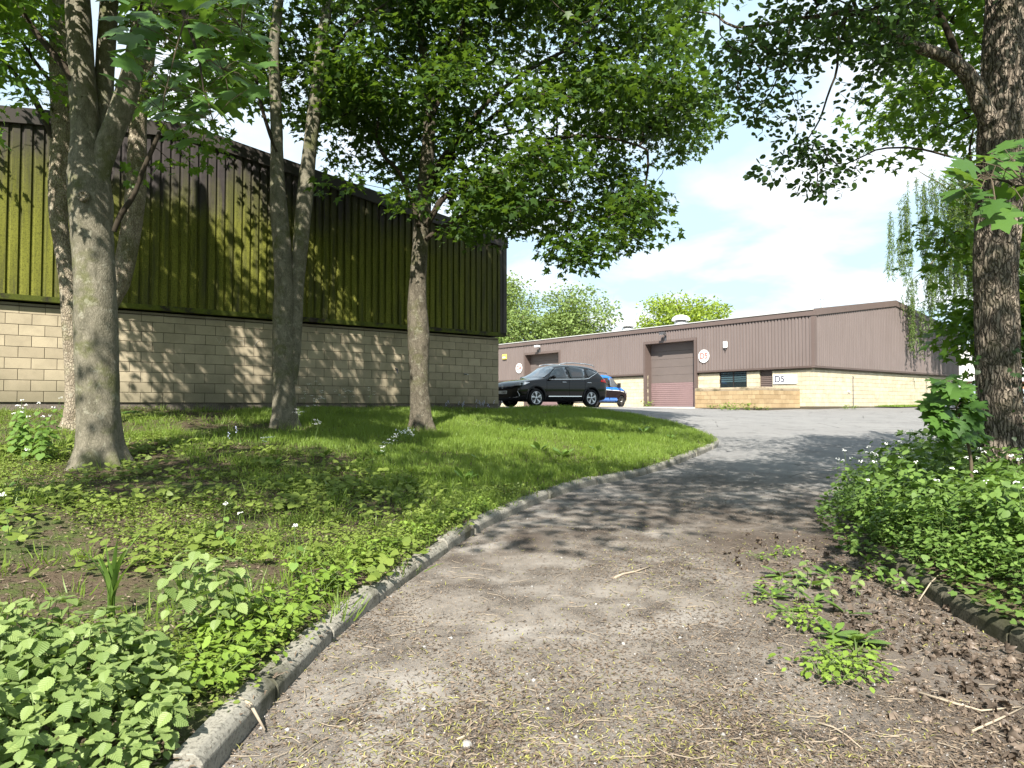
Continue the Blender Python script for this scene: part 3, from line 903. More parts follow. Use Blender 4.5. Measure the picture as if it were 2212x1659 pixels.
m = MB(); m.lathe([(.02, .62), (.13, .64), (.13, .9), (.02, .93)], p, (0, 0, 1), 16); m.build("flue_cowl", M_WHITE, uR, smooth=True)
m = MB(); p0 = WF.p(33, -2.5, ZR + EAVE); m.cyl(p0, (0, 0, 1), .10, 1.6, 12); m.build("flue_pipe", M_WHITE, uR, smooth=True)
# cable conduit on the gable
q = UW - 4.1
m = MB(); m.tube([WE.p(q, .02, 1.45), WE.p(q, .02, 3.15), WE.p(q, .05, 3.25), WE.p(q, .02, 3.32)], .022, 8); m.build("conduit", M_GREY, uR)
m = MB(); m.box(q + .42, q + .56, 0, .06, 2.42, 2.50, fre); m.build("junction_box", M_WHITE, uR)
sb.close()

# signs and lamps fixed to the D5 unit
def round_sign(s, z, r, txt, label):
    c = WF.p(s, OV + .02, z)
    t = empty("round_sign", c); tag(t, label, "sign", "round unit number signs")
    m = MB(); m.cyl((0, 0, 0), (NF[0], NF[1], 0), r, .025, 40); m.build("disc", M_WHITE, t)
    F = WF.face(0, 0, 0); F.translation = Vector((NF[0] * .03, NF[1] * .03, 0))
    text_mesh("lettering", txt.replace(" ", ""), r * 1.25, M_RED, t, F, .003, r * .055)
round_sign(6.81, 4.63, .385, "D 5", "white round sign reading D5 beside the maroon roller door")
round_sign(24.45, 4.65, .385, "D 4", "white round sign reading D4 left of the farther roller door")
t = empty("name_board", WF.p(1.63, .03, 3.10)); tag(t, "long white name board reading D5 by the building corner", "sign")
fl = WF.face(0, 0, 0); fl.translation = Vector((0, 0, 0))
def loc(x, y, z): return tuple(fl @ Vector((x, y, z)))
m = MB(); m.box(-.70, .70, -.245, .245, -.02, .02, loc); m.build("board", M_WHITE, t)
F = fl.copy(); F.translation = Vector(loc(-.62, 0.0, .023))
text_mesh("lettering", "D5", .50, M_NAVY, t, F, .002, 0.008, 'LEFT')
def flood(s, z, label, mt):
    t = empty("floodlight", WF.p(s, OV, z)); tag(t, label, "lamp", "floodlights over the roller doors")
    m = MB(); m.box(-.05, .05, -.30, .05, 0, .06, loc); m.build("bracket", M_GREY, t)
    m = MB(); m.tube([loc(0, -.02, .05), loc(.0, .12, .28)], .025, 8); m.build("arm", M_GREY, t)
    m = MB(); m.prism([(-.17, .08), (.17, .08), (.17, .22), (-.17, .22)], .16, .48, 'z', fr=loc); m.build("housing", mt, t, bevel=.015)
    m = MB(); m.box(-.14, .14, .066, .079, .18, .46, loc); m.build("lens", M_LENS, t)
flood(9.7, 6.05, "dark floodlight above the D5 roller door", M_GREY)
flood(21.9, 6.05, "white floodlight above the D4 roller door", M_WHITE)
t = empty("wall_light", WF.p(5.28, OV, 5.2)); tag(t, "white bulkhead light on the brown cladding right of the D5 door", "lamp")
m = MB(); m.box(-.13, .13, -.18, .20, 0, .12, loc); m.build("cover", M_WHITE, t, bevel=.03)
m = MB(); m.tube([loc(0, -.18, .06), loc(0, -.30, .06), loc(0, -.30, .02)], .025, 8); m.build("gland", M_GREY, t)
t = empty("alarm_box", WF.p(26.3, OV, 5.65)); tag(t, "small yellow alarm box beyond the D4 sign", "alarm")
m = MB(); m.box(-.26, .26, -.2, .2, 0, .1, loc); m.build("cover", M_YELLOW, t, bevel=.02)
m = MB(); m.box(-.16, .16, -.1, .0, .1, .11, loc); m.build("lens", M_WHITE, t)

# low enclosing wall in front of the office
P2 = np.array([12.60, 36.40])
dw = empty("dwarf_wall", (P2[0], P2[1], 1.5)); tag(dw, "low buff block wall with worn coping in front of the D5 office", "wall")
sb = Sub(dw)
M_BLOCK_D = mat_block("stained buff block", (0.30, 0.215, 0.122), (0.38, 0.285, 0.17), False, False)
M_COPE = mat_concrete("stained coping", (0.22, 0.175, 0.125), (0.36, 0.295, 0.205), 0.7, 2.0)
d_me = block_mesh("block", M_BLOCK_D)
W1 = Wall(P2, D2, NF); W2 = Wall(P2 + D1 * 3.42, -D1, NG)
zb = 1.56
lay_blocks(dw, W1, 4.18, zb, 4, d_me, d_me, M_BLOCK_RS); lay_blocks(dw, W2, 3.42, zb, 4, d_me, d_me, M_BLOCK_RS)
for Wk, L in ((W1, 4.18), (W2, 3.42)):
    f = lambda s, n, z: Wk.p(s, n, z)
    m = MB(); m.box(.02, L - .02, -.22, -.01, 1.2, zb + .885, f); m.build("mortar_bed", M_MORTAR, dw)
    k = int(L / .6); 
    for i in range(k):
        a, b = L * i / k, L * (i + 1) / k
        m = MB(); m.prism([(-.24, 0), (.004, 0), (.004, .10), (-.05, .17), (-.24, .17)], a + .004, b - .004, 'x', fr=lambda s, n, z: Wk.p(s, n, z + zb + .895))
        m.build("coping_stone", M_COPE, dw)
sb.close()

# concrete apron before the door, drain cover, strip of turf below the gable
def patch(name, corners, mat, label, dz=0.012, n=10, kind="structure"):
    c = np.array(corners, float)
    u = np.linspace(0, 1, n)
    P = (1 - u)[:, None, None] * ((1 - u)[None, :, None] * c[0] + u[None, :, None] * c[1]) + u[:, None, None] * ((1 - u)[None, :, None] * c[3] + u[None, :, None] * c[2])
    Z = H(P[..., 0], P[..., 1]) + dz
    i = np.arange(n * n).reshape(n, n)
    v = np.concatenate([P, Z[..., None]], -1).reshape(-1, 3)
    q = np.stack([i[:-1, :-1], i[:-1, 1:], i[1:, 1:], i[1:, :-1]], -1).reshape(-1, 4)
    o = link(name, raw_mesh(name, v, quads=q, smooth=True), None, mat); tag(o, label, kind=kind); return o
M_APRON = mat_concrete("pale concrete apron", (0.38, 0.35, 0.31), (0.52, 0.48, 0.43), 0.25, 1.5)
def fp(s, n): q = CR + D2 * s + NF * n; return (q[0], q[1])
def ep(t, n): q = CR + D1 * t + NG * n; return (q[0], q[1])
patch("apron", [fp(4.4, 4.6), fp(34, 4.6), fp(34, .0), fp(4.4, .0)], M_APRON, "pale concrete strip along the roller doors", n=14)
patch("turf_strip", [ep(6.5, .02), ep(18, .02), ep(18, 1.6), ep(6.5, 1.3)], M_FIELD, "narrow strip of turf below the gable", dz=0.07)
m = MB(); 
for k in range(1):
    a = ep(10, 1.7); b = ep(12, 1.9); 
    for (x0, x1) in ((10, 12.2),):
        vs = [(*ep(x0, 1.65), 1.60), (*ep(x1, 1.65), 1.60), (*ep(x1, 2.4), 1.60), (*ep(x0, 2.4), 1.60)]
        m.add(vs + [(x, y, z - .15) for x, y, z in vs], [(0, 1, 2, 3), (7, 6, 5, 4), (0, 4, 5, 1), (1, 5, 6, 2), (2, 6, 7, 3), (3, 7, 4, 0)])
o = m.build("concrete_slab", M_APRON, None, bevel=.02); tag(o, "flat concrete slab at the edge of the turf strip", "slab")

# house and fence seen past the gable
M_BRICK = plain("orange brick", (0.36, 0.19, 0.12), 0.9, 0.1, var=0.3, vs=3)
def mat_slate():
    g = G("pale roof tile"); p = g.pos(); s = g.xyz(p)
    w = g.n("ShaderNodeTexWave", wave_type='BANDS', bands_direction='Z'); g.put(w.inputs["Vector"], p); w.inputs["Scale"].default_value = 1.5; w.inputs["Distortion"].default_value = 2.0
    c = g.mix(g.noise(p, 3, 4), (0.22, 0.21, 0.20), (0.42, 0.40, 0.38))
    return g.done(g.pbsdf(g.mix(w.outputs["Fac"], c, (0.30, 0.29, 0.28)), 0.8))
hx, hy = 44.5, 68.0
hs = empty("house", (hx, hy, 1.5)); tag(hs, "brick house with pale tiled roof past the end of the gable", "building")
m = MB(); m.box(-6, 9, 0, 8, -.3, 2.6); m.build("wall", M_BRICK, hs)
m = MB(); m.prism([(-.5, 2.5), (8.5, 2.5), (4, 6.2)], -6.5, 9.5, 'x'); m.build("roof", mat_slate(), hs)
M_GD = plain("white ribbed garage door", (0.72, 0.72, 0.74), 0.5)
for k in range(8):
    m = MB(); m.box(-4.6 + k * .36, -4.6 + k * .36 + .33, -.06, -.01, -.2, 2.3); m.build("garage_board", M_GD, hs)
# ------------------------------------------------------------------ trees
def mat_bark(name, a, b, groove, vscale=(9, 9, 2.2), depth=0.02, green=0.25, lichen=0.0, strength=0.8, fscale=22, wobble=0.10, cell=(1.6, 0.9)):
    g = G(name); p0 = g.objc()
    wob = g.n("ShaderNodeTexNoise"); g.put(wob.inputs["Vector"], p0); wob.inputs["Scale"].default_value = 5.0; wob.inputs["Detail"].default_value = 3.0
    wv = g.n("ShaderNodeVectorMath", operation='MULTIPLY_ADD'); g.put(wv.inputs[0], wob.outputs["Color"]); wv.inputs[1].default_value = (wobble, wobble, wobble); g.put(wv.inputs[2], p0)
    p = wv.outputs[0]
    q = g.scale(p, vscale)
    n1 = g.noise(q, 1.0, 5, 0.65, 0.6); n2 = g.noise(p, 2.2, 4, 0.6); n3 = g.noise(g.scale(p, (fscale, fscale, fscale * .35)), 1.0, 4, 0.6)
    ridge = g.voro(g.scale(p, (vscale[0] * cell[0], vscale[1] * cell[0], vscale[2] * cell[1])), 1.0, 'DISTANCE_TO_EDGE')
    c = g.mix(g.rng(n1, 0.3, 0.7), a, b)
    c = g.mix(g.rng(n3, 0.55, 0.75), c, tuple(min(1, x * 1.25) for x in b))
    c = g.mix(g.math('MULTIPLY', g.rng(ridge, 0.0, 0.12, 1.0, 0.0), groove), c, tuple(x * 0.25 for x in a))
    c = g.mix(g.math('MULTIPLY', g.rng(n2, 0.5, 0.66), green), c, (0.075, 0.085, 0.022))
    if lichen: c = g.mix(g.math('MULTIPLY', g.rng(g.noise(p, 9, 4, 0.7), 0.56, 0.66), lichen), c, (0.34, 0.33, 0.26))
    h = g.math('ADD', g.math('MULTIPLY', g.rng(ridge, 0.0, 0.22), groove), g.math('ADD', g.math('MULTIPLY', n1, 0.6), g.math('MULTIPLY', n3, 0.4)))
    return g.done(g.pbsdf(c, 0.95, 0.1, normal=g.bump(h, strength, depth)))
M_BARK_A = mat_bark("smooth grey maple bark", (0.100, 0.092, 0.066), (0.190, 0.172, 0.130), 0.34, (10, 10, 4.0), 0.010, 0.60, 0.30, 0.7, 60, 0.12, (5.5, 3.6))
M_BARK_B = mat_bark("cracked pale bark", (0.16, 0.13, 0.095), (0.33, 0.285, 0.215), 0.6, (10, 10, 5), 0.016, 0.45, 0.4, 0.9, 40, 0.14, (3.2, 3.0))
M_BARK_C = mat_bark("furrowed dark bark", (0.145, 0.118, 0.092), (0.28, 0.235, 0.185), 0.9, (13, 13, 4.2), 0.03, 0.25, 0.12, 1.0, 34, 0.13, (2.3, 1.15))
M_BARK_D = mat_bark("brown grey maple bark", (0.072, 0.062, 0.046), (0.150, 0.130, 0.098), 0.45, (10, 10, 4.0), 0.014, 0.40, 0.30, 0.8, 50, 0.12, (4.5, 2.6))
M_TWIG = plain("twig bark", (0.040, 0.032, 0.023), 0.9, 0.1, var=0.3)
M_TWIG2 = plain("pale twig bark", (0.10, 0.08, 0.055), 0.9, 0.1, var=0.3)

def tube_np(path, rad, sides=6, rough=0.0, seed=0, flare=0.0, nroots=5, furrow=0.0, sub=None):
    path = np.asarray(path, float); rad = np.asarray(rad, float)
    if sub:                                     # smooth the run of the limb
        d = np.r_[0, np.cumsum(np.linalg.norm(np.diff(path, axis=0), axis=1))]
        full = catmull(np.c_[path, rad], 8)
        full = resample(full, sub)
        path, rad = full[:, :3], np.maximum(full[:, 3], 0.002)
    n = len(path)
    t = np.gradient(path, axis=0); t /= np.linalg.norm(t, axis=1)[:, None] + 1e-9
    ref = np.array([0.31, 0.95, 0.05]) if abs(t[0][2]) > .5 else np.array([0, 0, 1.0])
    U = np.zeros((n, 3)); u = ref
    for i in range(n):
        u = u - t[i] * (u @ t[i]); u /= np.linalg.norm(u) + 1e-9; U[i] = u
    V = np.cross(t, U)
    a = np.linspace(0, 2 * np.pi, sides, endpoint=False)
    ring = U[:, None] * np.cos(a)[None, :, None] + V[:, None] * np.sin(a)[None, :, None]
    R = np.repeat(rad[:, None], sides, 1)
    L = np.r_[0, np.cumsum(np.linalg.norm(np.diff(path, axis=0), axis=1))]
    if rough > 0 or flare > 0 or furrow > 0:
        P0 = path[:, None] + ring * R[..., None]
        if rough > 0:
            R = R * (1 + rough * fbm(P0 * np.array([3.2, 3.2, 1.5]) + seed, 3) + rough * 0.5 * fbm(P0 * 9 + seed, 2))
        if furrow > 0:
            w = 0.35 * fbm(P0 * np.array([4, 4, 1.6]) + seed, 2)
            f = np.abs(vnoise(np.stack([np.cos(a)[None] * 4.2 + w, np.sin(a)[None] * 4.2 + w, P0[..., 2] * 1.9 + w], -1) * 1.5))
            f2 = np.abs(vnoise(np.stack([np.cos(a)[None] * 8.5 + w, np.sin(a)[None] * 8.5 + w, P0[..., 2] * 4.2], -1) * 1.5 + 7))
            R = R - furrow * (np.clip(0.34 - f, 0, 1) * 2.0 + np.clip(0.30 - f2, 0, 1) * 1.3)
        if flare > 0:
            rt = 0.5 + 0.5 * np.cos(a * nroots + 0.9 * np.sin(a * 2 + seed) + seed)
            R = R + flare * np.exp(-np.maximum(L - 0.16, 0) / 0.24)[:, None] * (0.30 + 1.0 * rt ** 2)[None] * 1.25
    v = (path[:, None] + ring * R[..., None]).reshape(-1, 3)
    i = np.arange(n * sides).reshape(n, sides)
    j = np.roll(i, -1, 1)
    q = np.stack([i[:-1], j[:-1], j[1:], i[1:]], -1).reshape(-1, 4)
    return v, q

class Acc:
    def __init__(self): self.v = []; self.q = []; self.n = 0
    def add(self, v, q):
        self.v.append(v); self.q.append(q + self.n); self.n += len(v)
    def obj(self, name, mat, parent, origin, smooth=True):
        v = np.concatenate(self.v) - np.asarray(origin)
        return link(name, raw_mesh(name, v, quads=np.concatenate(self.q), smooth=smooth), parent, mat)

def limb_px(pts):
    """pts: (u, v, depth, width in pixels) -> path and radii in metres"""
    path = np.array([at(u, v, Y) for (u, v, Y, w) in pts]); rad = np.array([w * px2m(Y) / 2 for (u, v, Y, w) in pts])
    return path, rad

def grow(limbs, tips, step=0.35, rtip=0.0045, power=0.47, seed=1, droop=0.0, maxr=0.05):
    """join each leafy tip to the nearest wood with curving twigs"""
    rg = np.random.default_rng(seed)
    pos, par, tang = [], [], []
    for path, rad in limbs:
        r = resample(np.c_[path, rad], 0.25)[:, :3]
        tg = np.gradient(r, axis=0); tg /= np.linalg.norm(tg, axis=1)[:, None] + 1e-9
        for k in range(len(r)): pos.append(r[k]); par.append(-1); tang.append(tg[k])
    nl = len(pos)
    cap = nl + len(tips) * 14
    P = np.zeros((cap, 3)); P[:nl] = pos; T = np.zeros((cap, 3)); T[:nl] = tang
    par = par + [0] * (cap - nl); n = nl
    dl = np.array([np.min(np.sum((P[:nl] - t) ** 2, 1)) for t in tips])
    paths = []
    for ti in np.argsort(dl):
        t = tips[ti]
        dd = np.sqrt(np.sum((P[:n] - t) ** 2, 1))
        k = int(np.argmin(dd)); d = dd[k]
        if d < 0.05: continue
        m = min(12, max(2, int(math.ceil(d / step))))
        s = np.linspace(0, 1, m + 1)[1:]
        ctrl = P[k] + T[k] * d * 0.38 + np.array([0, 0, 0.12 * d])
        c = (1 - s)[:, None] ** 2 * P[k] + 2 * ((1 - s) * s)[:, None] * ctrl + (s ** 2)[:, None] * t
        c[:-1] += rg.normal(0, 0.035 * d / m + 0.012, c[:-1].shape)
        ids = [k]
        for q in range(m):
            P[n] = c[q]; par[n] = ids[-1]
            dv = c[q] - P[ids[-1]]; T[n] = dv / (np.linalg.norm(dv) + 1e-9)
            ids.append(n); n += 1
        paths.append(ids)
    cnt = np.zeros(n)
    for ids in paths: cnt[ids[-1]] += 1
    for i in range(n - 1, nl - 1, -1):
        if par[i] >= 0: cnt[par[i]] += cnt[i]
    acc = Acc()
    for ids in paths:
        r = np.minimum(maxr, rtip * np.maximum(cnt[ids[1:]], 1) ** power)
        r = np.r_[r[0], r]; r[-1] *= 0.6
        acc.add(*tube_np(P[ids], r, 5 if r[0] > 0.012 else 4))
    return acc

def frames(nrm, dr):
    nrm = nrm / (np.linalg.norm(nrm, axis=1)[:, None] + 1e-9)
    y = dr - nrm * np.sum(dr * nrm, 1)[:, None]; y /= np.linalg.norm(y, axis=1)[:, None] + 1e-9
    x = np.cross(y, nrm)
    return np.stack([x, y, nrm], -1)       # columns
def fan(outline, c=(0, .35), cup=0.25):
    o = [(0.0, 0.0)] + outline + [(0.0, 1.0)] + [(-x, y) for x, y in outline[::-1]]
    v = np.array([(c[0], c[1], 0.0)] + [(x, y, -cup * (x * x * 1.4 + max(0, y - .35) ** 2 * .7) + .05 * abs(x)) for x, y in o])
    n = len(o)
    t = np.array([(0, 1 + i, 1 + (i + 1) % n) for i in range(n)])
    return v, t
MAPLE_LO = fan([(.34, .0), (.24, .2), (.56, .46), (.2, .5)])
MAPLE_HI = fan([(.16, -.05), (.40, .02), (.33, .10), (.26, .19), (.50, .26), (.60, .47), (.44, .48), (.24, .47), (.31, .70), (.14, .74)])
ROUND = fan([(.26, .12), (.36, .42), (.24, .78)], (0, .45), .2)
OVAL = (np.array([(0, 0, 0), (.2, .3, .03), (.2, .65, .0), (0, 1, -.1), (-.2, .65, .0), (-.2, .3, .03), (0, .5, -.03)]), np.array([(6, 0, 1), (6, 1, 2), (6, 2, 3), (6, 3, 4), (6, 4, 5), (6, 5, 0)]))
DIAM = (np.array([(0, 0, 0), (.3, .5, .04), (0, 1, -.06), (-.3, .5, .04)]), np.array([(0, 1, 2), (0, 2, 3)]))
BLADE3 = (np.array([(-.5, 0, 0), (.5, 0, 0), (-.38, .5, .12), (.38, .5, .12), (0, 1, .0)]), np.array([(0, 1, 3), (0, 3, 2), (2, 3, 4)]))
HEART = fan([(.22, -.12), (.44, .0), (.50, .25), (.38, .55), (.18, .82)], (0, .3), .2)

def scatter(name, tmpl, pos, R, scale, tint, mat, parent=None, origin=(0, 0, 0), kind="stuff"):
    tv, tt = tmpl
    scale = np.asarray(scale, float)
    if scale.ndim == 1: scale = np.repeat(scale[:, None], 3, 1)
    lv = tv[None] * scale[:, None, :]
    v = np.einsum('nij,nkj->nki', R, lv) + (pos - np.asarray(origin))[:, None]
    n, k = len(pos), len(tv)
    t = (tt[None] + (np.arange(n) * k)[:, None, None]).reshape(-1, 3)
    me = raw_mesh(name, v.reshape(-1, 3), tris=t, tint=np.repeat(tint, k))
    o = link(name, me, parent, mat)
    if kind: o["kind"] = kind
    return o

def poly_tips(poly, n, y0, y1, rg, clump=0.75, thr=-0.12):
    """tips spread through the volume a crown fills"""
    p = np.array(poly, float); lo, hi = p.min(0), p.max(0)
    out = []
    ym = (y0 + y1) / 2; yr = (y1 - y0) / 2
    while len(out) < n:
        u = rg.uniform(lo[0], hi[0], 4 * n); v = rg.uniform(lo[1], hi[1], 4 * n)
        ok = inside(u, v, p)
        for a, b in zip(u[ok], v[ok]):
            q = at(a, b, ym + yr * rg.uniform(-1, 1))
            if clump > 0 and vnoise(q * clump + 3.3) + .5 * vnoise(q * clump * 2.1) < thr: continue
            out.append(q)
            if len(out) >= n: break
    return np.array(out)

def foliage(name, tmpl, tips, per, sig, size, mat, parent, origin, seed, droop=0.3, tilt=0.55, svar=0.35, kind="stuff", up=1.0):
    rg = np.random.default_rng(seed)
    n = len(tips) * per
    base = np.repeat(tips, per, 0)
    off = rg.normal(0, 1, (n, 3)); off *= np.minimum(1, 1.7 / (np.linalg.norm(off, axis=1) + 1e-9))[:, None]; off = off * sig * np.array([1, 1, .55]) * 1.15; 
    pos = base + off
    dr = off + rg.normal(0, .6 * sig, (n, 3)); dr[:, 2] = dr[:, 2] * .4 - droop * np.linalg.norm(dr[:, :2], axis=1)
    nr = rg.normal(0, tilt, (n, 3)); nr[:, 2] += up
    nr += 0.35 * off / (np.linalg.norm(off, axis=1)[:, None] + 1e-6)
    sc = size * (1 + svar * rg.uniform(-1, 1, n))
    return scatter(name, tmpl, pos, frames(nr, dr), sc, rg.uniform(0, 1, n), mat, parent, origin, kind)

M_LEAF_MAPLE = leafmat("maple leaf", (0.017, 0.042, 0.008), (0.055, 0.104, 0.017), 0.38, (0.14, 0.24, 0.020))
M_LEAF_MAPLE_B = leafmat("maple leaf bright", (0.040, 0.090, 0.012), (0.095, 0.185, 0.026), 0.42, (0.22, 0.36, 0.03))
M_LEAF_ROUND = leafmat("round leaf", (0.022, 0.050, 0.012), (0.055, 0.105, 0.022), 0.28, (0.11, 0.20, 0.03))
M_LEAF_NEAR = leafmat("near maple leaf", (0.030, 0.075, 0.016), (0.080, 0.160, 0.030), 0.34, (0.17, 0.30, 0.03), True)
M_LEAF_FAR = leafmat("far tree leaf", (0.10, 0.15, 0.045), (0.20, 0.27, 0.085), 0.3)
M_LEAF_FAR2 = leafmat("far lime green leaf", (0.13, 0.19, 0.02), (0.26, 0.34, 0.05), 0.3)
M_LEAF_WILLOW = leafmat("willow leaf", (0.05, 0.090, 0.022), (0.125, 0.185, 0.05), 0.35)

def tree(label, origin, limbs, bark, tipsets, group=None, twig=None, trunk_sides=28, rough=0.05, flare=0.0, furrow=0.0, seed=3, rtip=0.0045, cat="tree", name="maple_tree", trunk_n=1, sub=0.10):
    """limbs[0:trunk_n] form the trunk; tipsets: (tips, template, per, sigma, size, material, kwargs)"""
    origin = np.asarray(origin, float)
    t = empty(name, origin); tag(t, label, cat, group)
    a = Acc()
    for i in range(trunk_n):
        path, rad = limbs[i]
        a.add(*tube_np(path, rad, trunk_sides, rough, seed + i * 3.1, flare if i == 0 else 0.0, 5, furrow, sub=sub if i == 0 else sub))
    a.obj("trunk", bark, t, origin)
    for i in range(trunk_n, len(limbs)):
        path, rad = limbs[i]
        b = Acc(); b.add(*tube_np(path, rad, 14, rough, seed + i, sub=0.12)); b.obj("limb", bark if rad[0] > 0.085 else (twig or M_TWIG), t, origin)
    alltips = np.concatenate([ts[0] for ts in tipsets])
    g = grow(limbs, alltips, seed=seed, rtip=rtip)
    o = g.obj("branches", twig or M_TWIG, t, origin); o["kind"] = "stuff"
    for k, ts in enumerate(tipsets):
        tips, tm, per, sig, size, mt = ts[:6]; kw = ts[6] if len(ts) > 6 else {}
        foliage("crown", tm, tips, per, sig, size, mt, t, origin, seed * 7 + k, **kw)
    return t

rg = np.random.default_rng(5)
# --- big maple standing nearest on the bank
b1 = hit(213, 1005); Y1 = b1[1]
def L(pts, Y): return limb_px([(p[0], p[1], (p[3] if len(p) > 3 else Y), p[2] * 0.91) for p in pts])
limbs = [
    L([(213, 1040, 100), (213, 985, 96), (212, 900, 92), (210, 800, 93), (207, 700, 94), (204, 600, 90), (199, 500, 92), (196, 430, 96), (190, 370, 88), (186, 300, 66), (180, 220, 60), (174, 120, 57), (168, 0, 54), (160, -160, 46), (150, -400, 30)], Y1),
    L([(205, 400, 50), (222, 340, 52), (243, 285, 54), (266, 225, 52), (285, 160, 48), (300, 80, 44), (318, -20, 40), (340, -200, 28)], Y1),
    L([(214, 330, 36), (219, 280, 42), (224, 200, 42), (230, 100, 42), (236, 0, 40), (240, -200, 30)], Y1 + .25),
    L([(246, 500, 12), (262, 462, 14), (290, 420, 12), (308, 370, 11), (330, 320, 11), (345, 285, 9)], Y1 - .2),
    L([(180, 215, 20), (150, 160, 20), (110, 110, 16), (70, 60, 14), (25, -10, 11)], Y1 - .1),
]
tipsA = poly_tips([(-160, -460), (620, -460), (580, -120), (520, -40), (420, -10), (300, -60), (200, -120), (60, -90), (-20, 30), (-140, 60)], 300, Y1 - 2.2, Y1 + 2.0, rg)
tipsB = poly_tips([(330, 20), (540, 20), (560, 160), (500, 200), (420, 190)], 12, Y1 - .6, Y1 + 1.2, rg)
tipsC = poly_tips([(285, 380), (345, 300), (420, 430), (380, 480), (300, 420)], 3, Y1 - .3, Y1 + .2, rg)
tree("stout grey maple standing nearest on the bank, forking into three stems", b1, limbs, M_BARK_A,
     [(np.concatenate([tipsA, tipsB]), MAPLE_LO, 42, .25, .14, M_LEAF_MAPLE_B), (tipsC, MAPLE_HI, 7, .12, .12, M_LEAF_MAPLE_B)],
     "maples on the bank", trunk_sides=56, rough=.035, flare=.14, trunk_n=3, seed=3, sub=.06)
# small rot hole left by a cut limb
hp = at(181, 424, Y1 - .27)
m = MB(); m.lathe([(.075, 0), (.072, .03), (.045, .035), (.03, .005), (0.001, 0)], (0, 0, 0), (-.05, -1, .05), 20)
o = m.build("knot", M_BARK_B, bpy.data.objects["maple_tree"], smooth=True); o.location = Vector(hp) - Vector(b1)

# --- pale barked maple behind it
b2 = hit(158, 928); Y2 = b2[1]
limbs = [
    L([(160, 960, 46), (160, 900, 40), (160, 820, 37), (153, 720, 37), (146, 620, 35), (134, 530, 37), (127, 470, 42), (128, 400, 44), (134, 300, 48), (131, 200, 46), (126, 60, 42), (120, -100, 36), (115, -300, 26)], Y2),
    L([(165, 850, 26, Y2 + .2), (205, 730, 32, Y2 + .5), (240, 655, 38, Y2 + .6), (262, 600, 44), (281, 510, 46), (293, 410, 44), (297, 330, 42), (300, 250, 36), (318, 150, 30), (330, 20, 26), (340, -150, 18)], Y2 + .6),
    L([(133, 330, 14), (110, 285, 15), (80, 225, 14), (45, 175, 11), (5, 130, 9)], Y2 - .1),
    L([(128, 200, 10), (100, 165, 9), (60, 110, 8), (20, 40, 7)], Y2 - .1),
]
tipsA = poly_tips([(-160, -380), (150, -380), (150, 40), (140, 260), (60, 200), (10, 260), (-140, 300)], 90, Y2 - 2.2, Y2 + 1.2, rg)
tipsB = poly_tips([(250, -300), (560, -300), (520, 100), (480, 270), (450, 335), (360, 320), (320, 200)], 52, Y2 - .8, Y2 + 1.4, rg)
tree("pale cracked bark maple partly hidden behind the nearest trunk, one mossy stem leaning out", b2, limbs, M_BARK_B,
     [(np.concatenate([tipsA, tipsB]), MAPLE_LO, 38, .25, .14, M_LEAF_MAPLE_B)], "maples on the bank", trunk_sides=36, rough=.07, flare=.14, trunk_n=2, seed=9)

# --- twin stemmed maple in the middle
b3 = hit(617, 922); Y3 = b3[1]
limbs = [
    L([(616, 960, 58), (615, 905, 54), (613, 850, 51), (612, 780, 50), (613, 700, 50), (614, 620, 47), (610, 540, 44), (603, 460, 38), (599, 380, 32), (598, 300, 29), (595, 200, 27), (591, 110, 25), (602, 0, 22), (610, -150, 16), (612, -350, 8)], Y3),
    L([(632, 830, 20), (638, 760, 26), (641, 680, 28), (644, 600, 31), (650, 520, 36), (658, 430, 38), (667, 340, 34), (678, 250, 31), (688, 170, 29), (697, 80, 27), (712, -20, 22), (730, -200, 13)], Y3 + .05),
    L([(690, 160, 9), (720, 110, 9), (760, 60, 8), (830, 10, 6)], Y3),
    L([(598, 330, 9), (580, 280, 9), (560, 210, 8), (545, 120, 6)], Y3 - .1),
]
tipsA = poly_tips([(430, -400), (880, -400), (900, -60), (860, 180), (800, 300), (760, 250), (700, 330), (640, 330), (560, 330), (480, 300), (440, 180), (520, 60), (460, -60)], 210, Y3 + .1, Y3 + 2.2, rg)
tipsA = np.concatenate([tipsA, poly_tips([(430, -420), (880, -420), (880, -90), (430, -90)], 110, Y3 - 2.4, Y3 + .5, rg)])
tree("twin stemmed grey maple in the middle of the bank", b3, limbs, M_BARK_A, [(tipsA, MAPLE_LO, 44, .27, .145, M_LEAF_MAPLE)], "maples on the bank", trunk_sides=36, rough=.05, flare=.14, trunk_n=2, seed=13)

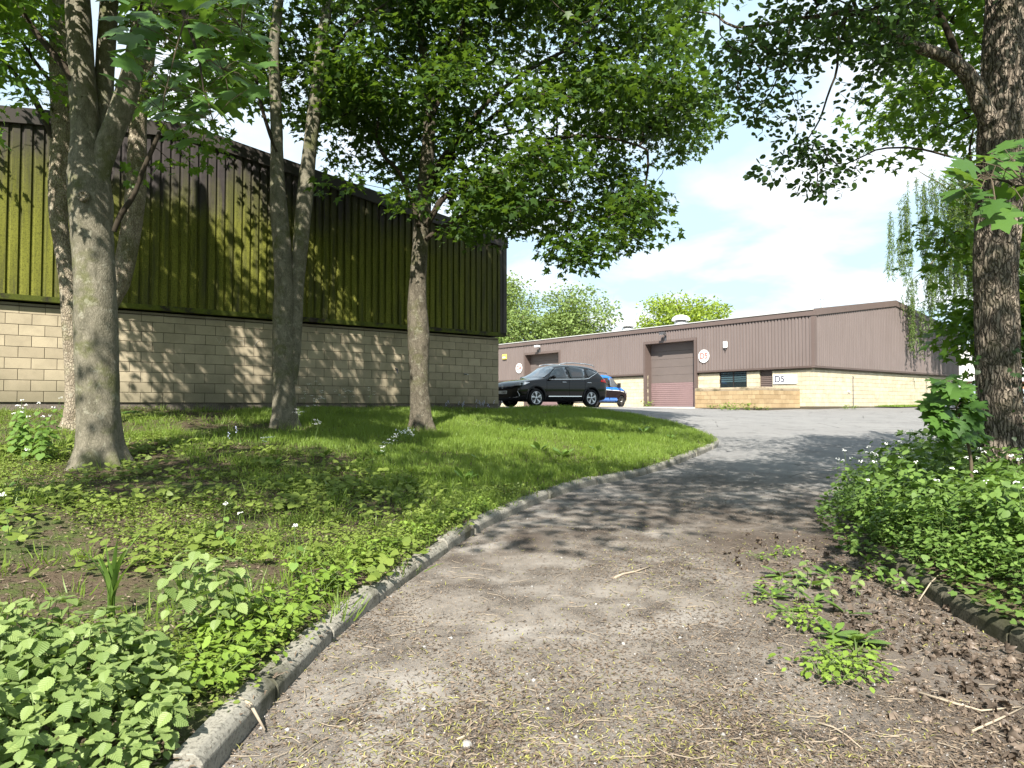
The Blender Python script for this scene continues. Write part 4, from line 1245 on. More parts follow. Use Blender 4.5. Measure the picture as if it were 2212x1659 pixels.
# --- spreading maple at the end of the bank
b4 = hit(910, 930); Y4 = b4[1]
limbs = [
    L([(911, 965, 54), (910, 915, 49), (907, 850, 46), (905, 780, 46), (905, 735, 52), (903, 690, 50), (900, 640, 44), (904, 580, 38), (908, 520, 37), (914, 450, 40), (921, 370, 34), (927, 280, 30), (926, 180, 26), (912, 100, 20), (905, 0, 16), (900, -160, 12), (905, -360, 6)], Y4),
    L([(918, 520, 12), (934, 506, 12), (972, 481, 11), (1046, 444, 10), (1125, 440, 8), (1188, 434, 7), (1241, 436, 5)], Y4 - .5),
    L([(920, 490, 16), (934, 465, 15), (963, 423, 15), (1021, 398, 14), (1080, 378, 13), (1125, 349, 12), (1183, 315, 10), (1229, 295, 9), (1312, 297, 7), (1380, 315, 5)], Y4 - .9),
    L([(924, 420, 16), (945, 380, 15), (992, 307, 13), (1038, 274, 12), (1104, 224, 11), (1188, 203, 9), (1241, 178, 7), (1350, 190, 5)], Y4 + .5),
    L([(925, 400, 14), (947, 353, 13), (1001, 286, 12), (1046, 228, 11), (1104, 178, 10), (1167, 137, 9), (1229, 104, 8), (1279, 62, 7), (1340, 10, 5)], Y4 - .3),
    L([(905, 490, 12), (893, 448, 11), (864, 374, 10), (826, 332, 9), (814, 282, 8), (826, 232, 6)], Y4 - .6),
    L([(926, 260, 12), (955, 208, 11), (988, 162, 10), (994, 91, 9), (1010, 0, 7), (1020, -120, 5)], Y4 - .4),
    L([(912, 450, 9), (930, 420, 9), (990, 330, 8), (1060, 300, 7), (1130, 280, 5)], Y4 + 1.2),
]
polyA = [(690, -380), (1300, -420), (1480, -200), (1505, 20), (1500, 90), (1480, 170), (1530, 210), (1560, 265), (1520, 300), (1490, 340), (1440, 370), (1380, 330), (1330, 360), (1400, 420), (1430, 460), (1420, 500), (1340, 540), (1300, 480), (1320, 560), (1230, 575), (1195, 555), (1210, 500), (1150, 490), (1080, 515), (1000, 515), (950, 515), (960, 490), (1010, 450), (960, 440), (930, 400), (890, 460), (820, 455), (770, 420), (720, 400), (690, 340), (700, 120)]
tipsA = poly_tips(polyA, 800, Y4 - 2.2, Y4 + 3.3, rg)
tree("spreading maple at the end of the bank with its low branches over the lawn", b4, limbs, M_BARK_D,
     [(tipsA, MAPLE_LO, 60, .27, .145, M_LEAF_MAPLE)], "maples on the bank", trunk_sides=36, rough=.07, flare=.17, trunk_n=1, seed=21, rtip=.0062)

# --- big furrowed tree on the verge
b5 = hit(2168, 1075); Y5 = b5[1]
limbs = [
    L([(2172, 1110, 102), (2168, 1040, 98), (2163, 950, 95), (2158, 850, 94), (2155, 750, 94), (2152, 650, 92), (2150, 570, 93), (2156, 480, 97), (2160, 400, 98), (2160, 320, 98), (2162, 240, 96), (2166, 120, 90), (2172, 0, 84), (2182, -200, 70), (2190, -450, 45)], Y5),
    L([(2140, 265, 40), (2118, 222, 44), (2105, 185, 40), (2085, 155, 36), (2062, 135, 32), (2030, 118, 29), (1995, 106, 27), (1960, 92, 25), (1915, 62, 22), (1880, 40, 18), (1830, 25, 14), (1775, 34, 11), (1712, 42, 9), (1670, 51, 8), (1606, 59, 7), (1572, 53, 6), (1547, 32, 5), (1500, 25, 3)], Y5 - .4),
    L([(2078, 150, 18), (2062, 105, 17), (2042, 55, 15), (2020, 10, 14), (1990, -60, 11), (1950, -160, 8)], Y5 - .3),
    L([(2110, 350, 5), (2085, 346, 5), (2040, 335, 5), (1990, 322, 5), (1940, 319, 4.5), (1895, 323, 4), (1860, 340, 3.5), (1825, 355, 3)], Y5 - .6),
    L([(1830, 25, 7), (1812, 70, 7), (1808, 150, 6), (1790, 200, 5), (1770, 260, 4), (1745, 300, 3)], Y5 - .7),
    L([(1712, 42, 6), (1700, 90, 5), (1690, 140, 4), (1670, 190, 3)], Y5 - .7),
]
polyR = [(1560, 90), (1620, 80), (1700, -20), (1800, -120), (1990, -160), (2000, 60), (1950, 110), (1905, 175), (1880, 200), (1830, 240), (1770, 262), (1740, 290), (1690, 270), (1668, 300), (1640, 255), (1610, 240), (1560, 225), (1530, 200), (1560, 150)]
tR = poly_tips(polyR, 250, Y5 - 1.7, Y5 + .6, rg, 1.5, -.15)
tR2 = poly_tips([(1660, 350), (1690, 315), (1750, 300), (1790, 310), (1820, 330), (1800, 345), (1760, 340), (1740, 370), (1700, 365), (1660, 380)], 16, Y5 - 1.0, Y5 - .3, rg, 0)
tR3 = poly_tips([(1740, 390), (1790, 350), (1850, 340), (1865, 355), (1800, 405), (1750, 405)], 11, Y5 - 1.0, Y5 - .4, rg, 0)
tR4 = poly_tips([(1500, -300), (2400, -600), (2400, -60), (2000, -120), (1700, -80), (1540, 10)], 240, Y5 - 2.6, Y5 + 2.5, rg)
tree("big furrowed trunk on the overgrown verge with a limb reaching out over the drive", b5, limbs, M_BARK_C,
     [(np.concatenate([tR, tR2, tR3]), ROUND, 19, .115, .064, M_LEAF_ROUND, dict(tilt=.7)), (tR4, ROUND, 34, .28, .085, M_LEAF_ROUND)],
     None, trunk_sides=96, rough=.02, flare=.10, furrow=.030, trunk_n=1, seed=31, name="broadleaf_tree", rtip=.0032, sub=.04)

# --- maple behind the big trunk, its own trunk just out of sight
g6 = np.array([8.9, 10.6, ground_z(8.9, 10.6)[0]])
limbs = [
    (np.array([g6 + (0, 0, -.2), g6 + (0, 0, 2), g6 + (-.1, 0, 4.5), g6 + (-.1, .1, 8), g6 + (0, 0, 11)]), np.array([.26, .22, .19, .13, .05])),
    (np.array([g6 + (0, 0, 2.2), g6 + (-.9, -.4, 3.0), g6 + (-1.9, -.7, 3.6), g6 + (-2.6, -.9, 3.9)]), np.array([.08, .06, .04, .02])),
    (np.array([g6 + (0, 0, 3.6), g6 + (-1.0, -.4, 5.0), g6 + (-2.2, -.5, 6.0), g6 + (-3.4, -.7, 6.6)]), np.array([.09, .07, .045, .02])),
    (np.array([g6 + (0, 0, 1.6), g6 + (-.9, -.4, 2.0), g6 + (-1.9, -.6, 2.3)]), np.array([.06, .045, .02])),
]
polyM = [(1865, 70), (1960, -60), (2260, -260), (2420, 0), (2400, 320), (2200, 330), (2100, 325), (2050, 310), (2000, 318), (1950, 325), (1880, 300), (1850, 275), (1890, 255), (1930, 210), (1960, 140)]
tM = poly_tips(polyM, 260, Y5 + .9, Y5 + 4.2, rg)
tM2 = poly_tips([(1965, 445), (1990, 400), (2040, 375), (2260, 360), (2260, 760), (2130, 720), (2085, 700), (2062, 640), (2030, 610), (2005, 560), (2005, 490)], 85, Y5 + .7, Y5 + 2.6, rg)
tM3 = poly_tips([(2050, 690), (2075, 645), (2250, 640), (2250, 780), (2110, 770), (2065, 745)], 30, Y5 + .7, Y5 + 2.0, rg)
tree("bright green maple filling the space behind the big furrowed trunk", g6, limbs, M_BARK_A,
     [(np.concatenate([tM, tM2, tM3]), MAPLE_LO, 30, .24, .125, M_LEAF_MAPLE_B)], None, trunk_sides=24, trunk_n=1, seed=41)

# --- two woodland trees beside the viewpoint; their crowns shade the drive and hang into view
def ball_tips(c, r, n, rg):
    out = []
    while len(out) < n:
        p = rg.uniform(-1, 1, 3)
        if .15 < p @ p < 1: out.append(np.array(c) + p * np.array(r))
    return np.array(out)
def big_leaves(t, origin, pts, size, seed, mat, name="leaf"):
    """separate large leaves hanging on a spray"""
    rr = np.random.default_rng(seed)
    me = raw_mesh("maple_leaf_blade", MAPLE_HI[0], tris=MAPLE_HI[1]); me.materials.append(mat)
    tw = MB()
    for (p, root) in pts:
        s = size * rr.uniform(.75, 1.25)
        d = np.array(p) - np.array(root); d[2] -= .35 * np.linalg.norm(d[:2]) + .02
        d = d / (np.linalg.norm(d) + 1e-6) + rr.normal(0, .25, 3)
        nr = np.array([rr.normal(0, .35), -.45 + rr.normal(0, .35), .75])
        Rm = frames(nr[None], d[None])[0]
        M = Matrix([[*(Rm[0] * s), p[0] - origin[0]], [*(Rm[1] * s), p[1] - origin[1]], [*(Rm[2] * s), p[2] - origin[2]], [0, 0, 0, 1]])
        o = bpy.data.objects.new(name, me); col.objects.link(o); o.parent = t; o.matrix_basis = M
        tw.tube([Vector(root) - Vector(origin), (Vector(root) + Vector(p)) * .5 - Vector(origin) + Vector((0, 0, .03)), Vector(p) - Vector(origin)], .0022, 4)
    return tw.build("leaf_stalks", M_TWIG2, t)
g7 = np.array([-6.2, 1.6, ground_z(-6.2, 1.6)[0]])
sp = at(330, -60, 5.2)
limbs = [
    (np.array([g7 + (0, 0, -.2), g7 + (.1, 0, 3), g7 + (.3, -.1, 6), g7 + (.6, -.4, 10), g7 + (.7, -.5, 13.5)]), np.array([.30, .25, .2, .12, .05])),
    (np.array([g7 + (.2, 0, 4.5), g7 + (1.6, 1.2, 5.0), g7 + (2.6, 2.4, 4.9), sp + (0, 0, .15), at(400, 40, 5.1), at(430, 130, 5.0), at(440, 200, 4.95)]), np.array([.08, .06, .04, .022, .013, .008, .004])),
    (np.array([sp + (0, 0, .15), at(300, 40, 5.3), at(290, 120, 5.4)]), np.array([.016, .009, .004])),
    (np.array([g7 + (.3, -.1, 6), g7 + (2.5, -.8, 8.5), g7 + (4.5, -1.2, 10)]), np.array([.13, .09, .04])),
]
tB = np.concatenate([ball_tips((-2.6, 1.0, 9.4), (4.4, 2.4, 2.2), 230, rg)])
t7 = tree("woodland maple beside the viewpoint, a spray of its large leaves hanging in at top left", g7, limbs, M_BARK_A,
          [(tB, MAPLE_LO, 22, .40, .15, M_LEAF_MAPLE)], "trees over the path", trunk_sides=24, seed=51)
rr = np.random.default_rng(4)
pts = []
tw_nodes = [at(330, 20, 5.2), at(400, 40, 5.1), at(430, 130, 5.0), at(440, 200, 4.95), at(300, 40, 5.3), at(290, 120, 5.4), at(360, 190, 5.1), at(480, 150, 5.0), at(350, 240, 5.1), at(520, 60, 5.0), at(460, 260, 5.0)]
for k in range(120):
    u = rr.uniform(250, 560); v = rr.uniform(-30, 330)
    lim = 300 - abs(u - 390) * .75 + rr.uniform(-20, 25)
    if v > lim: v = rr.uniform(-20, max(10, lim))
    Yk = rr.uniform(4.6, 5.6); p = at(u, v, Yk)
    root = min(tw_nodes, key=lambda q: np.linalg.norm(q - p))
    pts.append((p, root))
big_leaves(t7, g7, pts, .19, 6, M_LEAF_NEAR)
mm = MB()
for a, b in ((at(400, 40, 5.1), at(360, 190, 5.1)), (at(430, 130, 5.0), at(480, 150, 5.0)), (at(360, 190, 5.1), at(350, 240, 5.1)), (at(400, 40, 5.1), at(520, 60, 5.0)), (at(440, 200, 4.95), at(460, 260, 5.0))):
    mm.tube([Vector(a) - Vector(g7), (Vector(a) + Vector(b)) / 2 - Vector(g7) + Vector((0, 0, .03)), Vector(b) - Vector(g7)], [.007, .005, .003], 6)
mm.build("twigs", M_TWIG2, t7)["kind"] = "stuff"

g8 = np.array([6.4, 0.6, ground_z(6.4, 0.6)[0]])
s8 = at(2230, 400, 3.9)
limbs = [
    (np.array([g8 + (0, 0, -.2), g8 + (0, 0, 3), g8 + (-.2, -.1, 6), g8 + (-.5, -.3, 10), g8 + (-.6, -.4, 13)]), np.array([.32, .27, .22, .13, .05])),
    (np.array([g8 + (0, 0, 1.6), g8 + (-1.2, 1.4, 2.3), s8 + (.5, -.5, .15), s8, at(2190, 395, 3.8), at(2140, 385, 3.75)]), np.array([.05, .04, .02, .012, .008, .004])),
    (np.array([g8 + (-.2, -.1, 6), g8 + (-2.4, .2, 8.0), g8 + (-4.4, .2, 9.4)]), np.array([.13, .09, .04])),
]
tB = ball_tips((3.6, 1.0, 10.0), (3.8, 2.4, 2.2), 180, rg)
t8 = tree("woodland maple beside the viewpoint, a few large leaves crossing the big trunk", g8, limbs, M_BARK_A,
          [(tB, MAPLE_LO, 22, .40, .15, M_LEAF_MAPLE)], "trees over the path", trunk_sides=24, seed=61)
pts = []
nodes = [at(2190, 395, 3.8), at(2140, 385, 3.75), at(2215, 400, 3.85), at(2165, 390, 3.78)]
for k in range(34):
    u = rr.uniform(2075, 2260); v = 395 + rr.uniform(-85, 70) * (1 if u > 2120 else .6)
    p = at(u, v, rr.uniform(3.6, 4.1)); pts.append((p, min(nodes, key=lambda q: np.linalg.norm(q - p))))
big_leaves(t8, g8, pts, .165, 16, M_LEAF_NEAR)

# --- trees beyond the D5 unit
def far_tree(label, u, vtop, Y, wpx, seed, mat, nt=150, per=60, size=.42, sig=.75, flat=1.0):
    x, _, zt = at(u, vtop, Y); zg = 1.3; h = zt - zg; rx = 1.3 * wpx * px2m(Y) / 2
    o = np.array([x, Y, zg]); rr = np.random.default_rng(seed)
    lim = [(np.array([o, o + (0, 0, h * .35), o + (.2, 0, h * .6), o + (0, 0, h * .9)]), np.array([.35, .28, .18, .06]))]
    for k in range(6):
        a = rr.uniform(0, 6.28); z = h * rr.uniform(.3, .6)
        lim.append((np.array([o + (0, 0, z), o + (math.cos(a) * rx * .4, math.sin(a) * rx * .4, z + h * .12), o + (math.cos(a) * rx * .8, math.sin(a) * rx * .8, z + h * .18)]), np.array([.14, .09, .03])))
    # lumpy crown: several lobes
    tips = []
    for k in range(9):
        a = rr.uniform(0, 6.28); q = rr.uniform(.2, .62); zz = rr.uniform(.36, .78)
        c = o + np.array([math.cos(a) * rx * q, math.sin(a) * rx * q * .8, h * zz])
        tips.append(ball_tips(c, np.array([rx * .45, rx * .45, h * .19]), nt // 9, rr))
    tips.append(ball_tips(o + np.array([0, 0, h * .82]), np.array([rx * .5, rx * .5, h * .15]), nt // 8, rr))
    tips = np.concatenate(tips)
    return tree(label, o, lim, M_BARK_A, [(tips, DIAM, per, sig, size, mat, dict(tilt=.9))], "trees behind the D5 unit", trunk_sides=12, seed=seed, rtip=.015, name="background_tree")
far_tree("tall feathery tree behind the corner of the mossy unit", 1060, 570, 84, 190, 71, M_LEAF_FAR, 260, 60, .34, .8)
far_tree("grey green round tree behind the D4 end of the roof", 1235, 607, 80, 215, 72, M_LEAF_FAR, 280, 60, .34, .75)
far_tree("low bush like tree between the two taller ones over the roof", 1130, 660, 78, 120, 74, M_LEAF_FAR, 150, 56, .34, .7)
far_tree("bright yellow green tree above the roof vents", 1462, 632, 72, 235, 73, M_LEAF_FAR2, 320, 66, .30, .6)

# --- weeping willow by the far end of the gable
wx_, wy_ = 28.6, 42.6
wz = float(H(wx_, wy_)); wo = np.array([wx_, wy_, wz])
t9 = empty("willow_tree", wo); tag(t9, "weeping willow trailing its strands in front of the brown gable", "tree")
a = Acc()
rr = np.random.default_rng(81)
tr = [(np.array([wo + (0, 0, -.2), wo + (0, 0, 4), wo + (-.3, 0, 8), wo + (-.5, 0, 12)]), np.array([.45, .38, .28, .12]))]
ends = []
for k in range(26):
    an = rr.uniform(0, 6.28); r = rr.uniform(1.5, 4.2); z = rr.uniform(9, 14.5)
    e = wo + np.array([math.cos(an) * r, math.sin(an) * r * .8, z])
    mid = wo + np.array([math.cos(an) * r * .4, math.sin(an) * r * .35, z * .85])
    tr.append((np.array([wo + (-.2, 0, z * .55), mid, e]), np.array([.14, .08, .03]))); ends.append((mid, e))
# limbs reaching over towards the drive, placed where strands show
for (u, v) in ((1985, 385), (2005, 430), (2060, 420), (2030, 400), (1970, 620), (2050, 560)):
    e = at(u, v - 15, 43.2 + rr.uniform(-.8, .8)); mid = (wo + (-.3, 0, 8.5) + e) / 2 + (0, 0, 1.2)
    tr.append((np.array([wo + (-.3, 0, 8), mid, e]), np.array([.10, .06, .02]))); ends.append((mid, e))
for i, (p, r) in enumerate(tr): a.add(*tube_np(p, r, 10, sub=.5))
a.obj("trunk", M_BARK_A, t9, wo)
M_WSTEM = plain("willow strand", (0.10, 0.11, 0.04), .8, .1)
strands = Acc(); lp, ld, ln = [], [], []
def strand(top, length):
    n = max(3, int(length / .35)); sway = rr.normal(0, .05, 2)
    zs = np.linspace(0, 1, n + 1)
    P = np.stack([top[0] + sway[0] * length * zs ** 2 + np.cumsum(rr.normal(0, .02, n + 1)), top[1] + sway[1] * length * zs ** 2 + np.cumsum(rr.normal(0, .02, n + 1)), top[2] - length * zs], 1)
    strands.add(*tube_np(P, np.full(n + 1, .005), 3))
    m_ = int(length / .032)
    q = rr.uniform(0, 1, m_)
    for s in q:
        i = min(n - 1, int(s * n)); f = s * n - i
        lp.append(P[i] * (1 - f) + P[i + 1] * f + rr.normal(0, .03, 3)); ld.append(np.array([rr.normal(0, .5), rr.normal(0, .5), -1.0])); ln.append(rr.normal(0, 1, 3))
for (mid, e) in ends:
    for k in range(16):
        s = rr.uniform(.25, 1.05); p = mid * (1 - s) + e * s + rr.normal(0, .45, 3) * np.array([1, 1, .3])
        strand(p, rr.uniform(1.5, 4.0))
for (u, v0, v1, n) in ((1925, 470, 600, 6), (1960, 540, 610, 8), (1965, 620, 690, 7), (1970, 640, 765, 5), (1988, 690, 770, 3), (1955, 430, 560, 10), (1998, 650, 720, 5), (1940, 500, 590, 6), (2010, 560, 650, 8)):
    for k in range(n):
        Yk = 43.4 + rr.uniform(-1, 1); p = at(u + rr.normal(0, 7), v0 + rr.uniform(-15, 25), Yk); q = at(u, v1 + rr.uniform(-40, 10), Yk)
        strand(p, p[2] - q[2])
strands.obj("strands", M_WSTEM, t9, wo)["kind"] = "stuff"
lp, ld, ln = np.array(lp), np.array(ld), np.array(ln)
scatter("crown", (DIAM[0] * np.array([.45, 1, 1]), DIAM[1]), lp, frames(ln, ld), rr.uniform(.13, .24, len(lp)), rr.uniform(0, 1, len(lp)), M_LEAF_WILLOW, t9, wo)
print("willow leaves", len(lp))
# ------------------------------------------------------------------ vehicles
def paint(name, c, rough=0.12, metal=0.0, coat=1.0):
    g = G(name); return g.done(g.pbsdf(c, rough, 0.42, metal, None, coat))
M_PBLACK = paint("black car paint", (0.0025, 0.0025, 0.0035), .07, 0.0, 0.0)
M_PBLUE = paint("bright blue van paint", (0.015, 0.19, 0.72), .2)
M_PSILV = paint("pale silver blue paint", (0.42, 0.48, 0.55), .25, .3)
M_TRIM = plain("black plastic trim", (0.010, 0.010, 0.011), .55, .3)
M_TYRE = plain("tyre rubber", (0.012, 0.012, 0.013), .85, .2)
M_CHROME = plain("bright chrome", (0.72, 0.73, 0.75), .12, .5, metal=1.0, var=.02)
M_RIM = plain("alloy rim", (0.60, 0.62, 0.64), .28, .5, metal=.6, var=.05)
M_RIMD = plain("dark alloy", (0.015, 0.015, 0.017), .35, .5)
M_AUTO = paint("tinted car glass", (0.018, 0.024, 0.028), .03)
M_SCREEN = paint("windscreen glass", (0.10, 0.115, 0.13), .03)
M_LAMP = plain("headlamp", (0.55, 0.57, 0.60), .08, .6, metal=.4)
M_TAIL = plain("red tail lamp", (0.45, 0.01, 0.012), .15, .5)
M_PLATE = plain("white number plate", (0.70, 0.70, 0.68), .5)
M_PLATEB = plain("plate black", (0.01, 0.01, 0.01), .5)

class Car:
    def __init__(self, st, wheels, wr, z0, arch):
        """st: stations (x, top z, belt z, half width, half roof width, bottom z)"""
        self.st = sorted(st); self.wheels = wheels; self.wr = wr; self.arch = arch
    def section(self, x):
        S = np.array(self.st)
        zt, zb, w, wr, z0 = [float(np.interp(x, S[:, 0], S[:, k])) for k in range(1, 6)]
        zs = zt - max(.035, min(.085, (zt - zb) * .28))
        return [(0, z0), (.78 * w, z0), (.955 * w, z0 + .07), (.99 * w, z0 + .22), (w, (z0 + .22 + zb) * .5), (.995 * w, zb - .10), (.972 * w, zb),
                (.972 * w + (wr - .972 * w) * .5 + .012, zb + (zs - zb) * .52), (wr, zs), (.72 * wr, zt - (zt - zs) * .30), (0, zt)]
    def side_y(self, x, z):
        s = self.section(x)
        zz = [q[1] for q in s[2:9]]; yy = [q[0] for q in s[2:9]]
        return float(np.interp(z, zz, yy))
    def top_z(self, x, y):
        s = self.section(x)
        yy = [q[0] for q in s[8:]][::-1]; zz = [q[1] for q in s[8:]][::-1]
        return float(np.interp(abs(y), yy, zz))
    def body_mesh(self, name, mats, face_mat=None):
        secs = []
        for (x, *_r) in self.st:
            h = self.section(x)
            ring = [(x, y, z) for (y, z) in h] + [(x, -y, z) for (y, z) in h[-2:0:-1]]
            secs.append(ring)
        n = len(secs[0]); m = MB()
        vs = [p for r in secs for p in r]
        fs = [(i * n + k, i * n + (k + 1) % n, (i + 1) * n + (k + 1) % n, (i + 1) * n + k) for i in range(len(secs) - 1) for k in range(n)]
        # end caps as quads across the car
        for base, flip in ((0, False), ((len(secs) - 1) * n, True)):
            hn = n // 2
            for k in range(hn):
                a, b, c, d = k, k + 1, n - k - 1, n - k
                f = (base + a % n, base + b % n, base + c % n, base + d % n) if k > 0 else (base, base + 1, base + n - 1)
                if k == hn - 1: f = (base + a, base + b, base + n - k)
                fs.append(f[::-1] if flip else f)
        m.add(vs, fs)
        me = m.mesh(name, None)
        bm = bmesh.new(); bm.from_mesh(me); bmesh.ops.recalc_face_normals(bm, faces=bm.faces); bm.to_mesh(me); bm.free()
        tmp = bpy.data.objects.new("tmp_body", me); col.objects.link(tmp)
        sm = tmp.modifiers.new("s", 'SUBSURF'); sm.levels = 2; sm.render_levels = 2
        cut = MB()
        for (x, yw) in self.wheels:
            for sgn in (-1, 1):
                cut.cyl((x, sgn * (yw - .16), self.wr + .02), (0, sgn, 0), self.arch, .6, 32)
        cme = cut.mesh("tmp_cut"); bm = bmesh.new(); bm.from_mesh(cme); bmesh.ops.recalc_face_normals(bm, faces=bm.faces); bm.to_mesh(cme); bm.free()
        tc = bpy.data.objects.new("tmp_cut", cme); col.objects.link(tc)
        b = tmp.modifiers.new("b", 'BOOLEAN'); b.operation = 'DIFFERENCE'; b.object = tc; b.solver = 'EXACT'
        dg = bpy.context.evaluated_depsgraph_get(); dg.update()
        out = bpy.data.meshes.new_from_object(tmp.evaluated_get(dg))
        bpy.data.objects.remove(tmp); bpy.data.objects.remove(tc)
        out.materials.clear()
        for q in mats: out.materials.append(q)
        for p in out.polygons:
            p.use_smooth = True
            p.material_index = face_mat(p.center) if face_mat else 0
        try: out.set_sharp_from_angle(angle=math.radians(38))
        except Exception: pass
        return out
    def patch(self, poly, off=.012, side=1):
        """outline in (x, z) carried on to the side of the body, filled on a fine grid so that it follows the curve"""
        m = MB(); P = np.array(poly, float)
        # subdivide the outline
        out = []
        for i in range(len(P)):
            a, b = P[i], P[(i + 1) % len(P)]
            k = max(1, int(np.linalg.norm(b - a) / .12))
            for j in range(k): out.append(a + (b - a) * j / k)
        c = P.mean(0); out = np.array(out); n = len(out)
        vs = []; fs = []
        rings = (1.0, .66, .33)
        for r in rings:
            for q in out:
                x, z = c + (q - c) * r; vs.append((x, side * (self.side_y(x, z) + off), z))
        vs.append((c[0], side * (self.side_y(*c) + off), c[1]))
        for r in range(2):
            for i in range(n): fs.append((r * n + i, r * n + (i + 1) % n, (r + 1) * n + (i + 1) % n, (r + 1) * n + i))
        for i in range(n): fs.append((2 * n + i, 2 * n + (i + 1) % n, 3 * n))
        # a rim that meets the body, so that it is a pane and not a sheet
        b = len(vs)
        for q in out: vs.append((q[0], side * (self.side_y(*q) - .02), q[1]))
        for i in range(n): fs.append((i, (i + 1) % n, b + (i + 1) % n, b + i))
        return m.add(vs, fs)
    def ribbon(self, line, wid, off, side):
        """narrow trim strip along a line on the body side"""
        P = resample(np.array(line, float), .08); m = MB(); vs = []
        for (x, z) in P:
            for (dz, o_) in ((-wid / 2, -.01), (-wid / 2, off), (wid / 2, off), (wid / 2, -.01)):
                vs.append((x, side * (self.side_y(x, z) + o_), z + dz))
        fs = [(i * 4 + k, i * 4 + k + 1, (i + 1) * 4 + k + 1, (i + 1) * 4 + k) for i in range(len(P) - 1) for k in range(3)]
        fs += [(0, 1, 2, 3), tuple((len(P) - 1) * 4 + k for k in (3, 2, 1, 0))]
        return m.add(vs, fs)
    def screen(self, x0, x1, f0, f1, off=.012, n=8):
        """pane over the top surface between x0 and x1, covering a share f of the width"""
        m = MB(); vs = []
        for i in range(n + 1):
            x = x0 + (x1 - x0) * i / n; wr = self.section(x)[8][0]; f = f0 + (f1 - f0) * i / n
            for j in range(n + 1):
                y = wr * f * (2 * j / n - 1); vs.append((x, y, self.top_z(x, y) + off))
        fs = [(i * (n + 1) + j, i * (n + 1) + j + 1, (i + 1) * (n + 1) + j + 1, (i + 1) * (n + 1) + j) for i in range(n) for j in range(n)]
        return m.add(vs, fs)

def wheel(parent, x, y, sgn, r, rim_r, style, wdt=.21):
    w = empty("wheel", (x, y, r)); w.parent = parent
    ax = (0, sgn, 0)
    m = MB(); hw = wdt / 2
    m.lathe([(rim_r, -hw), (r - .03, -hw), (r, -hw + .03), (r, hw - .03), (r - .03, hw), (rim_r + .015, hw + .004), (rim_r, hw - .01), (rim_r, -hw)], (0, 0, 0), ax, 40)
    m.build("tyre", M_TYRE, w, smooth=True)
    m = MB(); m.lathe([(rim_r, -hw + .02), (rim_r, hw - .012), (rim_r - .016, hw - .004), (rim_r - .02, hw - .05), (.05, hw - .06), (.001, hw - .06)], (0, 0, 0), ax, 40)
    m.build("rim", M_RIM if style == 0 else M_RIMD, w, smooth=True)
    m = MB(); m.lathe([(rim_r - .022, hw - .048), (.04, hw - .052), (.001, hw - .05)], (0, 0, 0), ax, 40); m.build("dish", M_RIMD, w)
    if style == 0:
        for k in range(5):
            a0 = k * 2 * math.pi / 5 + .35
            m = MB()
            P = [(.045, -.10), (rim_r - .01, -.34), (rim_r - .01, -.02), (.05, .30)]
            vs = []
            for d in (hw - .05, hw - .012):
                for (rr_, da) in P:
                    a = a0 + da; vs.append((math.cos(a) * rr_, sgn * d, math.sin(a) * rr_))
            m.add(vs, [(0, 1, 2, 3), (7, 6, 5, 4), (0, 4, 5, 1), (1, 5, 6, 2), (2, 6, 7, 3), (3, 7, 4, 0)]); m.build("spoke", M_RIM, w)
            m = MB(); a = a0 + .22
            m.tube([(math.cos(a) * .12, sgn * (hw - .02), math.sin(a) * .12), (math.cos(a) * (rim_r - .01), sgn * (hw - .02), math.sin(a) * (rim_r - .01))], .008, 6); m.build("spoke_fin", M_RIM, w)
    else:
        M_SP = bpy.data.materials.get("bronze grey spoke") or plain("bronze grey spoke", (.13, .115, .10), .3, .5, metal=.5)
        for k in range(10):
            a = k * 2 * math.pi / 10
            m = MB(); b = a + .18
            m.tube([(math.cos(a) * .04, sgn * (hw - .03), math.sin(a) * .04), (math.cos(b) * (rim_r - .01), sgn * (hw - .02), math.sin(b) * (rim_r - .01))], .013, 5); m.build("spoke", M_SP, w)
    m = MB(); m.lathe([(.045, hw - .05), (.045, hw - .018), (.03, hw - .008), (.001, hw - .006)], (0, 0, 0), ax, 20); m.build("hub_cap", M_RIM, w, smooth=True)
    return w
def ring_arch(parent, car, x, yw, sgn, r, mat, t=.045):
    m = MB(); vs, fs = [], []
    n = 22; a0, a1 = math.radians(-12), math.radians(192)
    for i in range(n + 1):
        a = a0 + (a1 - a0) * i / n
        for (rr_, o_) in ((r - .01, -.06), (r - .01, .018), (r + t, .022), (r + t + .01, -.02)):
            px, pz = x + math.cos(a) * rr_, car.wr + .02 + math.sin(a) * rr_
            vs.append((px, sgn * (car.side_y(px, max(.22, pz)) + o_), pz))
    for i in range(n):
        for k in range(3): fs.append((i * 4 + k, i * 4 + k + 1, (i + 1) * 4 + k + 1, (i + 1) * 4 + k))
    m.add(vs, fs).build("arch_trim", mat, parent, smooth=True)
def front_z(car, xs, y): pass

def place(root, front, rear, side_track):
    """set the vehicle so that the middle of its near side wheels falls on the two ground points"""
    f, r = np.array(front), np.array(rear)
    h = (f - r) / np.linalg.norm(f - r)
    left = np.array([-h[1], h[0]])
    o = r - left * side_track
    root.location = (o[0], o[1], float(H(*((f + r) / 2))) + .015)
    zf, zr = float(H(*f)), float(H(*r))
    root.rotation_euler = (0, 0, math.atan2(h[1], h[0]))

